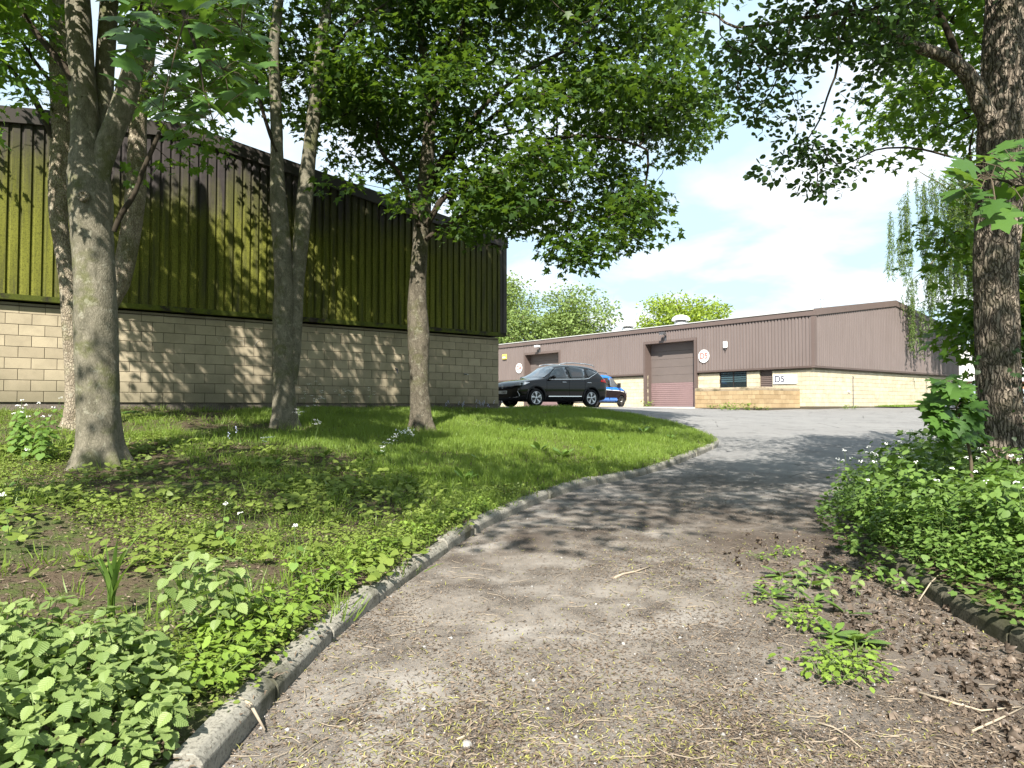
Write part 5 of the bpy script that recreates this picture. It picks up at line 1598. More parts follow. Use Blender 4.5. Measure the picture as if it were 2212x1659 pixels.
# --- black compact crossover by the corner of the mossy unit
c1 = Car([(-.89, .60, .50, .50, .40, .34), (-.87, .98, .78, .74, .66, .30), (-.80, 1.10, .98, .84, .74, .25), (-.66, 1.34, 1.06, .885, .62, .23), (-.50, 1.50, 1.09, .895, .60, .22), (-.2, 1.575, 1.09, .90, .60, .20),
          (.3, 1.61, 1.07, .905, .61, .19), (.9, 1.62, 1.05, .905, .615, .19), (1.30, 1.59, 1.04, .905, .60, .19), (1.52, 1.52, 1.03, .905, .60, .19), (1.85, 1.30, 1.02, .905, .66, .19), (2.22, 1.075, 1.00, .905, .76, .19),
          (2.55, 1.035, .97, .90, .80, .20), (2.95, .985, .92, .885, .78, .21), (3.22, .92, .85, .835, .72, .22), (3.36, .82, .72, .75, .64, .24), (3.43, .68, .58, .62, .52, .28), (3.445, .52, .46, .46, .38, .34)],
         [(0, .905), (2.585, .905)], .335, .19, .385)
car1 = empty("crossover_car"); tag(car1, "glossy black crossover with roof rails parked by the corner of the mossy unit", "car")
link("body", c1.body_mesh("crossover_body", [M_PBLACK, M_TRIM], lambda c: 1 if c.z < .30 else 0), car1)
for sg in (1, -1):
    c1.patch([(1.10, 1.045), (2.02, 1.03), (1.66, 1.33), (1.48, 1.45), (1.10, 1.50)], .010, sg).build("side_window", M_AUTO, car1, smooth=True)
    c1.patch([(.34, 1.075), (1.02, 1.05), (1.02, 1.505), (.62, 1.51), (.20, 1.45)], .010, sg).build("side_window", M_AUTO, car1, smooth=True)
    c1.patch([(-.36, 1.325), (.18, 1.13), (.12, 1.40), (-.05, 1.43)], .010, sg).build("quarter_window", M_AUTO, car1, smooth=True)
    c1.ribbon([(.50, .40), (1.3, .395), (2.05, .39)], .030, .022, sg).build("sill_strip", M_CHROME, car1)
    c1.ribbon([(-.46, 1.335), (-.1, 1.19), (.12, 1.09), (.30, 1.058), (1.0, 1.036), (2.02, 1.012)], .018, .016, sg).build("waist_chrome", M_CHROME, car1)
    for hx in (1.22, .02):
        m = MB(); yy = c1.side_y(hx, .93); m.tube([(hx, sg * (yy + .005), .915), (hx + .02, sg * (yy + .03), .918), (hx + .20, sg * (yy + .03), .915), (hx + .22, sg * (yy + .005), .912)], .012, 6); m.build("door_handle", M_CHROME, car1, smooth=True)
    # door shut lines
    for xx in (1.06, .30, 2.10):
        m = MB(); pts = [(xx + (.02 if z > .6 else .0), sg * (c1.side_y(xx, z) + .001), z) for z in np.linspace(.40, 1.02, 9)]; m.tube(pts, .005, 4); m.build("shut_line", M_TRIM, car1)
    # mirror
    m = MB(); yb = c1.side_y(1.92, 1.04); m.tube([(1.92, sg * (yb - .01), 1.03), (1.90, sg * (yb + .07), 1.05)], .03, 8)
    o = m.build("mirror_arm", M_PBLACK, car1, smooth=True)
    m = MB(); m.lathe([(.001, -.11), (.05, -.10), (.075, -.04), (.08, .03), (.06, .09), (.001, .11)], (1.90, sg * (yb + .14), 1.09), (0, 1, 0), 16)
    m.build("mirror", M_PBLACK, car1, smooth=True)
    m = MB(); m.tube([(-.42, sg * .57, 1.535), (-.3, sg * .60, 1.60), (.1, sg * .61, 1.645), (.7, sg * .615, 1.66), (1.05, sg * .615, 1.645), (1.30, sg * .605, 1.60), (1.38, sg * .60, 1.56)], [.014, .018, .02, .02, .02, .018, .012], 8); m.build("roof_rail", M_RIM, car1, smooth=True)
    # headlamp wrapped round the corner
    m = MB()
    up = [(2.86, .875, .885), (3.08, .845, .905), (3.24, .775, .885), (3.345, .66, .83)]; lo = [(2.98, .872, .835), (3.12, .862, .79), (3.27, .805, .775), (3.375, .69, .765)]
    vs = [(x + .01, sg * (y + .022), z) for x, y, z in up] + [(x + .01, sg * (y + .022), z) for x, y, z in lo] + [(x - .05, sg * (y - .05), z) for x, y, z in up] + [(x - .05, sg * (y - .05), z) for x, y, z in lo]
    fs = [(i, i + 1, 5 + i, 4 + i) for i in range(3)] + [(8 + i, 12 + i, 13 + i, 9 + i) for i in range(3)] + [(i, 8 + i, 9 + i, i + 1) for i in range(3)] + [(4 + i, 5 + i, 13 + i, 12 + i) for i in range(3)] + [(0, 4, 12, 8), (3, 11, 15, 7)]
    hl = m.add(vs, fs).build("headlight", M_LAMP, car1)
    m = MB(); m.lathe([(.04, 0), (.038, .012), (.001, .014)], (3.20, sg * .853, .825), (.45, sg * .9, 0), 16); m.build("projector", M_RIMD, hl)
    # tail lamp
    c1.patch([(-.80, .92), (-.48, .96), (-.50, 1.04), (-.76, 1.07)], .016, sg).build("tail_light", M_TAIL, car1, smooth=True)
    m = MB(); m.tube([(3.44, sg * .40, .345), (3.40, sg * .60, .34), (3.33, sg * .76, .35), (3.27, sg * .82, .39), (3.30, sg * .80, .48), (3.33, sg * .76, .56)], .009, 6); m.build("bumper_trim", M_CHROME, car1, smooth=True)
    for wx__ in (0, 2.585):
        wheel(car1, wx__, sg * .80, sg, .335, .232, 0); ring_arch(car1, c1, wx__, .905, sg, .385, M_TRIM)
c1.screen(1.54, 2.16, .93, 1.02).build("windscreen", M_SCREEN, car1, smooth=True)
c1.screen(-.70, -.54, .9, .9).build("rear_screen", M_AUTO, car1, smooth=True)
def facing(x, y, z): return Matrix(((0, 0, 1, x), (1, 0, 0, y), (0, 1, 0, z), (0, 0, 0, 1)))
m = MB(); m.box(3.43, 3.462, -.26, .26, .475, .585); pl = m.build("number_plate", M_PLATE, car1, bevel=.004)
tx = text_mesh("plate_text", "O NOT", .098, M_PLATEB, pl, facing(3.466, .085, .53), .001, .002, 'CENTER', .85)
bd = empty("badge", (3.452, 0, .735)); bd.parent = car1
m = MB(); m.lathe([(.062, 0), (.066, .012), (.056, .016), (.052, .006)], (0, 0, 0), (1, 0, 0), 8); m.build("badge_ring", M_CHROME, bd)
text_mesh("badge_letters", "MG", .062, M_CHROME, bd, facing(.012, 0, 0), .003, .001)
place(car1, (.83, 26.15), (2.97, 27.60), .80)

# --- black and blue panel van nosed in to the D5 unit
c2 = Car([(-1.08, 1.2, .9, .90, .82, .36), (-1.05, 1.90, 1.18, .96, .84, .34), (-.8, 1.97, 1.2, .985, .85, .30), (0, 1.99, 1.2, .99, .86, .28), (1.0, 1.99, 1.2, .99, .86, .28), (1.75, 1.97, 1.19, .99, .85, .28), (2.05, 1.90, 1.18, .99, .83, .28),
          (2.45, 1.62, 1.16, .985, .80, .28), (2.95, 1.26, 1.13, .975, .82, .28), (3.35, 1.14, 1.03, .95, .80, .28), (3.65, 1.02, .92, .90, .74, .27), (3.80, .84, .74, .80, .66, .26), (3.85, .6, .52, .62, .5, .28)],
         [(0, .99), (2.93, .99)], .34, .28, .40)
van = empty("panel_van"); tag(van, "black and bright blue van half hidden behind the black crossover", "van")
def vcol(c):
    if c.z > 1.60: return 0
    if 1.02 < c.z <= 1.20: return 0
    if c.z < .46 and .5 < c.x < 2.45: return 0
    return 1
link("body", c2.body_mesh("van_body", [M_PBLUE, M_PBLACK], vcol), van)
for sg in (1, -1):
    c2.patch([(1.62, 1.22), (2.62, 1.20), (2.22, 1.60), (1.98, 1.74), (1.62, 1.76)], .012, sg).build("side_window", M_SCREEN, van, smooth=True)
    c2.patch([(.35, 1.22), (1.46, 1.22), (1.46, 1.76), (.35, 1.76)], .012, sg).build("side_window", M_AUTO, van, smooth=True)
    c2.patch([(.45, .40), (1.45, .40), (1.45, .55), (.45, .55)], .014, sg).build("sill_stripe", M_PBLUE, van)
    c2.patch([(1.55, .40), (2.35, .40), (2.35, .55), (1.55, .55)], .014, sg).build("sill_stripe", M_PBLUE, van)
    c2.ribbon([(-.9, 1.03), (1.0, 1.03), (2.6, 1.0), (3.2, .93)], .035, .014, sg).build("side_stripe", M_WHITE, van)
    m = MB(); yb = c2.side_y(2.55, 1.2); m.tube([(2.52, sg * yb, 1.20), (2.50, sg * (yb + .14), 1.24)], .025, 8); m.build("mirror_arm", M_TRIM, van)
    m = MB(); m.box(2.44, 2.54, sg * (yb + .10) - .11, sg * (yb + .10) + .11, 1.18, 1.46); m.build("mirror", M_TRIM, van, bevel=.03)
    m = MB(); m.tube([(1.60, sg * (c2.side_y(1.6, 1.05) + .03), 1.08), (1.80, sg * (c2.side_y(1.8, 1.05) + .03), 1.08)], .018, 6); m.build("door_handle", M_PBLUE, van)
    m = MB(); m.tube([(1.54, sg * (c2.side_y(1.54, z) + .002), z) for z in np.linspace(.42, 1.7, 10)], .008, 4); m.build("shut_line", M_TRIM, van)
    c2.patch([(3.40, .86), (3.70, .80), (3.66, .95), (3.36, 1.0)], .02, sg).build("headlight", M_LAMP, van)
    m = MB(); m.box(.5, 2.45, sg * 1.0 - .03, sg * 1.0 + .03, .24, .30); m.build("side_step", M_TRIM, van, bevel=.01)
    for wx__ in (0, 2.93): wheel(van, wx__, sg * .89, sg, .34, .25, 1)
c2.screen(2.08, 2.88, .94, .98).build("windscreen", M_SCREEN, van, smooth=True)
m = MB(); m.tube([(-.3, .78, 1.99), (-.2, .78, 2.04), (1.4, .78, 2.04), (1.5, .78, 1.99)], .02, 8); m.build("roof_rail", M_TRIM, van)
m = MB(); m.tube([(-.3, -.78, 1.99), (-.2, -.78, 2.04), (1.4, -.78, 2.04), (1.5, -.78, 1.99)], .02, 8); m.build("roof_rail", M_TRIM, van)
hv = np.array([.64, .768]); fw = np.array([6.72, 44.8])
place(van, tuple(fw), tuple(fw - hv * 2.93), -.89)

# --- two pale hatchbacks, each mostly hidden
def hatch(label, front, heading, near_left):
    c = Car([(-.70, .6, .5, .5, .42, .34), (-.68, .96, .78, .74, .64, .3), (-.60, 1.10, .96, .83, .68, .25), (-.42, 1.36, 1.0, .86, .60, .22), (-.15, 1.46, 1.0, .87, .58, .2), (.4, 1.51, .99, .875, .58, .19), (1.0, 1.50, .98, .875, .58, .19),
             (1.35, 1.42, .97, .875, .58, .19), (1.75, 1.16, .95, .875, .66, .19), (2.05, .99, .93, .87, .74, .19), (2.5, .93, .87, .86, .74, .2), (2.9, .85, .79, .82, .70, .22), (3.12, .74, .66, .72, .6, .24), (3.22, .58, .5, .55, .46, .3)],
            [(0, .87), (2.5, .87)], .31, .19, .355)
    t = empty("hatchback_car"); tag(t, label, "car", "pale parked cars")
    link("body", c.body_mesh("hatch_body", [M_PSILV, M_TRIM], lambda q: 1 if q.z < .27 else 0), t)
    for sg in (1, -1):
        c.patch([(.82, .985), (1.70, .97), (1.36, 1.27), (1.15, 1.38), (.82, 1.40)], .01, sg).build("side_window", M_AUTO, t, smooth=True)
        c.patch([(-.18, 1.02), (.74, .985), (.74, 1.40), (.2, 1.40), (-.12, 1.30)], .01, sg).build("side_window", M_AUTO, t, smooth=True)
        m = MB(); m.lathe([(.001, -.1), (.06, -.08), (.07, .04), (.001, .1)], (1.62, sg * .98, 1.02), (0, 1, 0), 12); m.build("mirror", M_PSILV, t, smooth=True)
        m = MB(); m.tube([(-.3, sg * .56, 1.43), (.2, sg * .575, 1.53), (1.0, sg * .575, 1.51), (1.2, sg * .57, 1.45)], .014, 6); m.build("roof_rail", M_TRIM, t)
        c.patch([(2.62, .74), (2.98, .70), (2.95, .80), (2.60, .84)], .014, sg).build("headlight", M_LAMP, t)
        c.patch([(-.6, .86), (-.38, .88), (-.40, 1.0), (-.58, 1.02)], .014, sg).build("tail_light", M_TAIL, t)
        for x in (0, 2.5): wheel(t, x, sg * .77, sg, .31, .215, 1)
    c.screen(1.38, 1.98, .93, .98).build("windscreen", M_SCREEN, t, smooth=True)
    c.screen(-.58, -.38, .9, .9).build("rear_screen", M_AUTO, t, smooth=True)
    h = np.array(heading, float); h /= np.linalg.norm(h); f = np.array(front, float)
    place(t, tuple(f), tuple(f - h * 2.5), .77 if near_left else -.77)
    return t
hatch("pale blue car whose roof shows just past the wall corner behind the black crossover", (-.75, 31.6), (.80, .60), False)
hatch("pale blue car behind the sapling beside the big furrowed trunk", (20.5, 32.2), (-.96, -.28), True)
# ------------------------------------------------------------------ ground plants and litter
M_GRASS = leafmat("lawn grass", (0.085, 0.145, 0.020), (0.220, 0.305, 0.058), 0.35, (0.28, 0.40, 0.045), patch=.5)
M_COVER = leafmat("low ground cover leaf", (0.080, 0.122, 0.020), (0.205, 0.258, 0.056), 0.3, (0.24, 0.34, 0.04), patch=.5)
M_NETTLE = leafmat("nettle leaf", (0.105, 0.165, 0.046), (0.245, 0.315, 0.105), 0.28, (0.24, 0.38, 0.06), True, veins=.22)
M_WEED = leafmat("kerb weed leaf", (0.095, 0.160, 0.020), (0.200, 0.290, 0.050), 0.28, (0.30, 0.42, 0.05))
M_MUSTARD = leafmat("garlic mustard leaf", (0.065, 0.130, 0.024), (0.145, 0.235, 0.048), 0.3, (0.24, 0.38, 0.05), True)
M_VERGE = leafmat("verge herb leaf", (0.055, 0.112, 0.022), (0.165, 0.250, 0.060), 0.3, (0.20, 0.34, 0.045))
M_IVY = leafmat("ivy leaf", (0.014, 0.034, 0.008), (0.038, 0.075, 0.018), 0.12)
M_STEM = plain("green stem", (0.10, 0.15, 0.045), .7, .2)
M_PETAL = plain("white petals", (0.80, 0.80, 0.78), .6, .2)
M_BLUEP = plain("pale blue petals", (0.40, 0.41, 0.60), .6, .2)
M_DEAD = leafmat("dead leaf", (0.048, 0.036, 0.027), (0.19, 0.148, 0.115), 0.1, (0.3, 0.18, 0.1))
M_LITTER = leafmat("brown litter", (0.045, 0.032, 0.024), (0.26, 0.20, 0.145), 0.05, (0.2, 0.15, 0.1), patch=.25)
M_CATKIN = leafmat("fallen yellow green flowers", (0.17, 0.16, 0.045), (0.34, 0.33, 0.10), 0.15, (0.4, 0.42, 0.08))
M_PEBBLE = leafmat("pale grit", (0.16, 0.15, 0.14), (0.42, 0.40, 0.38), 0.0)
M_STICK = plain("bleached stick", (0.30, 0.25, 0.19), .9, .1, var=.3, vs=20)

rg = np.random.default_rng(77)
def bank_points(n, fn, x0=-14, x1=5.2, y0=1.5, y1=24.5):
    out = []
    tot = 0
    while tot < n:
        x = rg.uniform(x0, x1, n * 3); y = y0 + (y1 - y0) * rg.uniform(0, 1, n * 3) ** 1.0
        ok = (np.abs(x) < .80 * y + 1.2) & inside(x, y, BANK_POLY)
        x, y = x[ok], y[ok]
        k = rg.uniform(0, 1, len(x)) < fn(x, y)
        out.append(np.stack([x[k], y[k]], 1)); tot += k.sum()
    p = np.concatenate(out)[:n]
    return np.c_[p, bank(p[:, 0], p[:, 1])]
TREES_B = [b1, b2, b3, b4]
def n2(x, y, s, k=0): return fbm(np.stack([x * s, y * s, np.full_like(x, k * 3.7)], -1), 3)
def lawn_mask(x, y):
    # right of the line from the middle tree to the kerb
    a, b = np.array([-5.4, 15.2]), np.array([-.6, 8.2])
    d = b - a; nn = np.array([-d[1], d[0]]) / np.linalg.norm(d)
    q = (x - a[0]) * nn[0] + (y - a[1]) * nn[1]
    return np.clip(.5 + q / 1.6 + .5 * n2(x, y, .8), 0.0, 1)
def tree_clear(x, y):
    m = np.ones_like(x)
    for t in TREES_B: m *= np.clip((np.hypot(x - t[0], y - t[1]) - .32) / .5, 0, 1)
    return m
def kerb_d(x, y): return pdist(x, y, KLC)
# lawn
def f_lawn(x, y): return np.clip(lawn_mask(x, y), .0, 1) * (.35 + .65 * tree_clear(x, y)) * np.clip(kerb_d(x, y) / .13, 0, 1) * np.clip(16 / (y + 2), .45, 1.0)
p = bank_points(125000, f_lawn, y0=7.0)
n = len(p); up = rg.normal(0, .32, (n, 3)); up[:, 2] = 1; up[:, 0] += .25 * n2(p[:, 0], p[:, 1], .7, 2); up[:, 1] += .25 * n2(p[:, 0], p[:, 1], .7, 4)
face = rg.normal(0, 1, (n, 3)); face[:, 1] -= .3
hgt = rg.uniform(.07, .15, n) * (1 + .45 * n2(p[:, 0], p[:, 1], .9, 1)) * np.clip(.55 + kerb_d(p[:, 0], p[:, 1]), .6, 1)
scatter("lawn_grass", BLADE3, p - np.array([0, 0, .01]), frames(np.cross(up, face), up), np.stack([rg.uniform(.007, .013, n), hgt, hgt], 1), rg.uniform(0, 1, n) * .7 + .15 + .15 * n2(p[:, 0], p[:, 1], .6, 5), M_GRASS)
bpy.data.objects["lawn_grass"]["label"] = "lush lawn grass covering the end of the bank"
# straggling grass elsewhere on the bank, in tufts
c = bank_points(420, lambda x, y: np.clip(.4 + .8 * n2(x, y, .6, 8), 0, 1) * (1 - lawn_mask(x, y)) * tree_clear(x, y) * (y > 4.2))
k = 26; p = np.repeat(c, k, 0); n = len(p); off = rg.normal(0, .07, (n, 2)); p[:, :2] += off
up = np.c_[off * 5, np.ones(n)] + rg.normal(0, .25, (n, 3)); face = rg.normal(0, 1, (n, 3))
hgt = rg.uniform(.07, .22, n)
scatter("rough_grass", BLADE3, p - np.array([0, 0, .01]), frames(np.cross(up, face), up), np.stack([rg.uniform(.006, .012, n), hgt, hgt], 1), rg.uniform(0, .8, n), M_GRASS)
bpy.data.objects["rough_grass"]["label"] = "scattered rough grass between the trunks"
# low creeping leaves
def f_cov(x, y):
    base = np.clip(.30 + 1.1 * n2(x, y, .85, 11), .02, 1) * (1 - .8 * lawn_mask(x, y))
    nearwall = np.clip(pdist(x, y, WALL_SEG) / 1.5, .25, 1)
    edge = np.exp(-((kerb_d(x, y) - .45) / .45) ** 2) * (y > 3.2) * (y < 9.5)
    bare = 1.6 * np.exp(-(((x + 1.75) / .55) ** 2 + ((y - 5.25) / .40) ** 2)) + 1.8 * np.exp(-(((x + 2.5) / 1.0) ** 2 + ((y - 4.75) / .38) ** 2))
    return np.clip(np.maximum(base * nearwall, edge) * np.clip(9 / (y + 1), .35, 1) * (1 - np.clip(bare * 1.2, 0, .95)), 0, 1) * np.clip(kerb_d(x, y) / .12, 0, 1)
p = bank_points(82000, f_cov, y0=3.0)
n = len(p); nr = rg.normal(0, .38, (n, 3)); nr[:, 2] += 1; dr = rg.normal(0, 1, (n, 3))
lift = rg.uniform(.01, .07, n) * (1 + .8 * np.exp(-((kerb_d(p[:, 0], p[:, 1]) - .4) / .4) ** 2))
p[:, 2] += lift
HEX4 = (np.array([(0, 0, 0), (.34, .3, .04), (.28, .72, .02), (0, 1, -.06), (-.28, .72, .02), (-.34, .3, .04)]), np.array([(0, 1, 2), (0, 2, 3), (0, 3, 4), (0, 4, 5)]))
scatter("ground_cover", HEX4, p, frames(nr, dr), rg.uniform(.014, .036, n), np.clip(rg.uniform(0, 1, n) * .75 + .2 * n2(p[:, 0], p[:, 1], .8, 6) + .15, 0, 1), M_COVER)
bpy.data.objects["ground_cover"]["label"] = "low creeping leaves spreading over the bank"
c = bank_points(900, lambda x, y: np.clip(.25 + n2(x, y, .9, 14), 0, 1) * (1 - lawn_mask(x, y)) * (y > 5.1) * (y < 11) * tree_clear(x, y) * (1 - np.exp(-(((x + 1.75) / .6) ** 2 + ((y - 5.25) / .45) ** 2))))
k = 4; p = np.repeat(c, k, 0); n = len(p); p[:, :2] += rg.normal(0, .07, (n, 2)); p[:, 2] += rg.uniform(.04, .13, n)
nr = rg.normal(0, .28, (n, 3)); nr[:, 2] += 1; nr[:, 1] -= .2
scatter("round_leaf_cover", HEART, p, frames(nr, rg.normal(0, 1, (n, 3))), rg.uniform(.04, .085, n), rg.uniform(.1, 1, n), M_COVER)
bpy.data.objects["round_leaf_cover"]["label"] = "pale round leaves in patches below the nearest maple"
# litter on the bank soil
p = bank_points(32000, lambda x, y: np.clip((1 - .9 * lawn_mask(x, y)) * np.clip(7 / (y + 1), .2, 1), 0, 1))
n = len(p); p[:, 2] += .006; nr = rg.normal(0, .35, (n, 3)); nr[:, 2] += 1
scatter("bank_litter", DIAM, p, frames(nr, rg.normal(0, 1, (n, 3))), np.stack([rg.uniform(.006, .03, n), rg.uniform(.02, .06, n), np.full(n, .03)], 1), rg.uniform(0, 1, n) ** 1.5, M_LITTER)
bpy.data.objects["bank_litter"]["label"] = "dry leaf litter on the bare soil of the bank"

# ---- litter on the drive
def road_points(n, fn=None, v0=985, v1=1690, xl=.0, xr=.0):
    out = []; tot = 0
    while tot < n:
        v = rg.uniform(v0, v1, n * 3); u = rg.uniform(150, 2260, n * 3)
        Y = CAM_Z / ((v - 879) / FPX + .0397); X = (u - UC) / FPX * Y
        ok = ~inside(X, Y, BANK_POLY) & ~inside(X, Y, VERGE_POLY)
        X, Y = X[ok], Y[ok]
        if fn is not None:
            k = rg.uniform(0, 1, len(X)) < fn(X, Y); X, Y = X[k], Y[k]
        out.append(np.stack([X, Y], 1)); tot += len(X)
    q = np.concatenate(out)[:n]
    return np.c_[q, road_h(q[:, 0], q[:, 1])]
patchy = lambda x, y: np.clip(.45 + .7 * n2(x, y, .8, 21), .12, 1)
CURL = (np.array([(-.5, 0, 0), (.5, 0, 0), (-.2, .45, .5), (.7, .4, .5), (.9, 1, .1)]), BLADE3[1])
q = road_points(42000, lambda x, y: patchy(x, y) * np.clip((13.5 - y) / 4, .05, 1))
n = len(q); q[:, 2] += .004; nr = rg.normal(0, .3, (n, 3)); nr[:, 2] += 1
scatter("drive_litter", DIAM, q, frames(nr, rg.normal(0, 1, (n, 3))), np.stack([rg.uniform(.004, .022, n), rg.uniform(.012, .045, n), np.full(n, .02)], 1), rg.uniform(0, 1, n) ** 1.3, M_LITTER)
bpy.data.objects["drive_litter"]["label"] = "brown crumbled leaf litter strewn over the drive"
q = road_points(3800, lambda x, y: np.clip(.35 + .8 * n2(x, y, .7, 24) + .35 * np.exp(-((x + .2) / 1.4) ** 2), .06, 1) * np.clip((12.5 - y) / 4, .03, 1))
n = len(q); q[:, 2] += .006; nr = rg.normal(0, .25, (n, 3)); nr[:, 2] += 1
scatter("fallen_flowers", CURL, q, frames(nr, rg.normal(0, 1, (n, 3))), np.stack([rg.uniform(.003, .0065, n), rg.uniform(.018, .042, n), np.full(n, .012)], 1), rg.uniform(0, 1, n), M_CATKIN)
bpy.data.objects["fallen_flowers"]["label"] = "fallen yellow green maple flowers scattered on the drive"
OCT = (np.array([(1, 0, 0), (-1, 0, 0), (0, 1, 0), (0, -1, 0), (0, 0, .6), (0, 0, -.6)], float), np.array([(0, 2, 4), (2, 1, 4), (1, 3, 4), (3, 0, 4), (2, 0, 5), (1, 2, 5), (3, 1, 5), (0, 3, 5)]))
q = road_points(2600)
n = len(q); q[:, 2] += .003
scatter("grit", OCT, q, frames(rg.normal(0, .2, (n, 3)) + (0, 0, 1), rg.normal(0, 1, (n, 3))), rg.uniform(.002, .007, n) * (1 + 1.6 * (rg.uniform(0, 1, n) > .96)), rg.uniform(0, 1, n), M_PEBBLE)
bpy.data.objects["grit"]["label"] = "pale grit and small stones on the drive"
# curled dead leaves gathered along the right kerb
rc = np.random.default_rng(8)
DEADL = (MAPLE_HI[0] * np.array([.8, 1, 4.5]) + np.c_[rc.normal(0, .06, (len(MAPLE_HI[0]), 2)), rc.normal(0, .16, len(MAPLE_HI[0]))], MAPLE_HI[1])
q = road_points(620, lambda x, y: np.exp(-((x - 2.55) / .45) ** 2) * (y < 7.5))
n = len(q); q[:, 2] += .016; nr = rg.normal(0, .7, (n, 3)); nr[:, 2] += 1
scatter("dead_leaves", DEADL, q, frames(nr, rg.normal(0, 1, (n, 3))), rg.uniform(.022, .068, n), rg.uniform(0, 1, n) ** 1.6, M_DEAD)
bpy.data.objects["dead_leaves"]["label"] = "curled brown dead leaves gathered along the right kerb"
tw = MB()
q = road_points(330, lambda x, y: np.clip((11 - y) / 4, .05, 1))
for (x, y, z) in q:
    L_ = rg.uniform(.05, .22); a = rg.uniform(0, 6.28); b = a + rg.normal(0, .5)
    p0 = Vector((x, y, z + .006)); p1 = p0 + Vector((math.cos(a), math.sin(a), .03)) * L_ * .5; p2 = p1 + Vector((math.cos(b), math.sin(b), -.03)) * L_ * .5
    tw.tube([p0, p1, p2], [.0022, .002, .0012], 4)
o = tw.build("fallen_twigs", M_STICK); tag(o, "thin fallen twigs lying about the drive", None, None, "stuff")

def stick(pts, r, label):
    P = []
    for (u, v, dz) in pts:
        h = hit(u, v); P.append(Vector((h[0], h[1], h[2] + r + dz)))
    m = MB(); m.tube(P, [r, r * .95] + [r * .7] * (len(P) - 3) + [r * .45] if len(P) > 3 else [r, r * .9, r * .5][:len(P)], 7)
    o = m.build("stick", M_STICK, None, smooth=True); tag(o, label, "stick", "fallen sticks"); return o
stick([(498, 1512, .0), (540, 1548, .0), (572, 1585, .0)], .010, "pale stick lying across the near kerb stone")
stick([(986, 1605, 0), (1010, 1600, 0), (1018, 1570, 0), (1014, 1540, 0), (985, 1535, 0)], .007, "hooked pale stick lying on the near drive")
stick([(1325, 1255, 0), (1345, 1245, 0), (1372, 1240, 0), (1405, 1228, 0)], .011, "thin grey stick in the middle of the drive")
stick([(1030, 1325, 0), (1060, 1305, 0), (1098, 1290, 0)], .008, "straight pale stick right of the leafy kerb")
stick([(1985, 1505, 0), (2060, 1522, 0), (2120, 1540, 0), (2205, 1532, 0)], .007, "long bleached stick at the lower right edge")
stick([(2100, 1590, 0), (2160, 1560, 0), (2212, 1538, 0)], .006, "slanting pale stick at the lower right corner")
stick([(1770, 1570, 0), (1800, 1580, 0), (1830, 1600, 0), (1865, 1625, 0)], .005, "thin dark stick below the dock weeds")
stick([(1985, 1300, 0), (2010, 1265, .0), (2040, 1240, .02)], .0055, "brown stick leaning on the right kerb")
M_STONE = plain("pale stone", (0.26, 0.25, 0.235), .9, .1)
sh = hit(1008, 1620); m = MB(); m.lathe([(.02, 0), (.026, .010), (.018, .022), (.001, .026)], (sh[0], sh[1], sh[2] - .004), (.1, 0, 1), 7); o = m.build("stone", M_STONE); tag(o, "white stone beside the hooked stick", "stone")

# ---- separate plants
def plant_root(name, p, label, cat, group): return tag(empty(name, p), label, cat, group)
def leaf_inst(me, parent, p, nr, d, s, name="leaf"):
    Rm = frames(np.asarray(nr, float)[None], np.asarray(d, float)[None])[0]
    if not hasattr(s, '__len__'): s = (s, s, s)
    o = bpy.data.objects.new(name, me); col.objects.link(o); o.parent = parent
    o.matrix_basis = Matrix([[Rm[0][0] * s[0], Rm[0][1] * s[1], Rm[0][2] * s[2], p[0]], [Rm[1][0] * s[0], Rm[1][1] * s[1], Rm[1][2] * s[2], p[1]], [Rm[2][0] * s[0], Rm[2][1] * s[1], Rm[2][2] * s[2], p[2]], [0, 0, 0, 1]])
    return o
# nettle leaf: toothed, folded along the midrib
def nettle_leaf():
    prof = [(.0, .0), (.30, .06), (.26, .10), (.40, .18), (.36, .22), (.44, .32), (.38, .36), (.42, .46), (.34, .50), (.34, .60), (.26, .64), (.25, .73), (.17, .77), (.14, .86), (.07, .90), (0, 1.0)]
    v, f = [], []
    mid = [(0, y, -.10 * y * y) for (_, y) in prof]
    for (x, y) in prof: v.append((0, y, -.12 * y * y))
    for sg in (1, -1):
        b = len(v)
        for (x, y) in prof: v.append((sg * x, y, -.12 * y * y + .22 * x - .28 * x * x))
        for i in range(len(prof) - 1): f.append((i, i + 1, b + i + 1, b + i) if sg < 0 else (i, b + i, b + i + 1, i + 1))
    me = bpy.data.meshes.new("nettle_leaf_blade"); me.from_pydata(v, [], f); me.materials.append(M_NETTLE)
    me.polygons.foreach_set("use_smooth", np.ones(len(me.polygons), dtype=bool)); me.update(); return me
ME_NET = nettle_leaf()
ME_HEART = raw_mesh("heart_leaf_blade", HEART[0], tris=HEART[1], smooth=True); ME_HEART.materials.append(M_MUSTARD)
ME_LONG = raw_mesh("long_leaf_blade", *(lambda T: (T[0], T[1]))(fan([(.07, .12), (.13, .32), (.17, .55), (.13, .8), (.06, .94)], (0, .5), .5)), smooth=True); ME_LONG.materials.append(M_MUSTARD)
ME_MAPLE = raw_mesh("maple_leaf_blade2", MAPLE_HI[0], tris=MAPLE_HI[1]); ME_MAPLE.materials.append(M_LEAF_NEAR)
rr = np.random.default_rng(101)
def stem_mesh(h, lean, r=.004, n=6):
    m = MB(); pts = [(lean[0] * (k / n) ** 1.5 * h, lean[1] * (k / n) ** 1.5 * h, h * k / n) for k in range(n + 1)]
    m.tube(pts, [r * (1 - .6 * k / n) for k in range(n + 1)], 5); return m, np.array(pts)
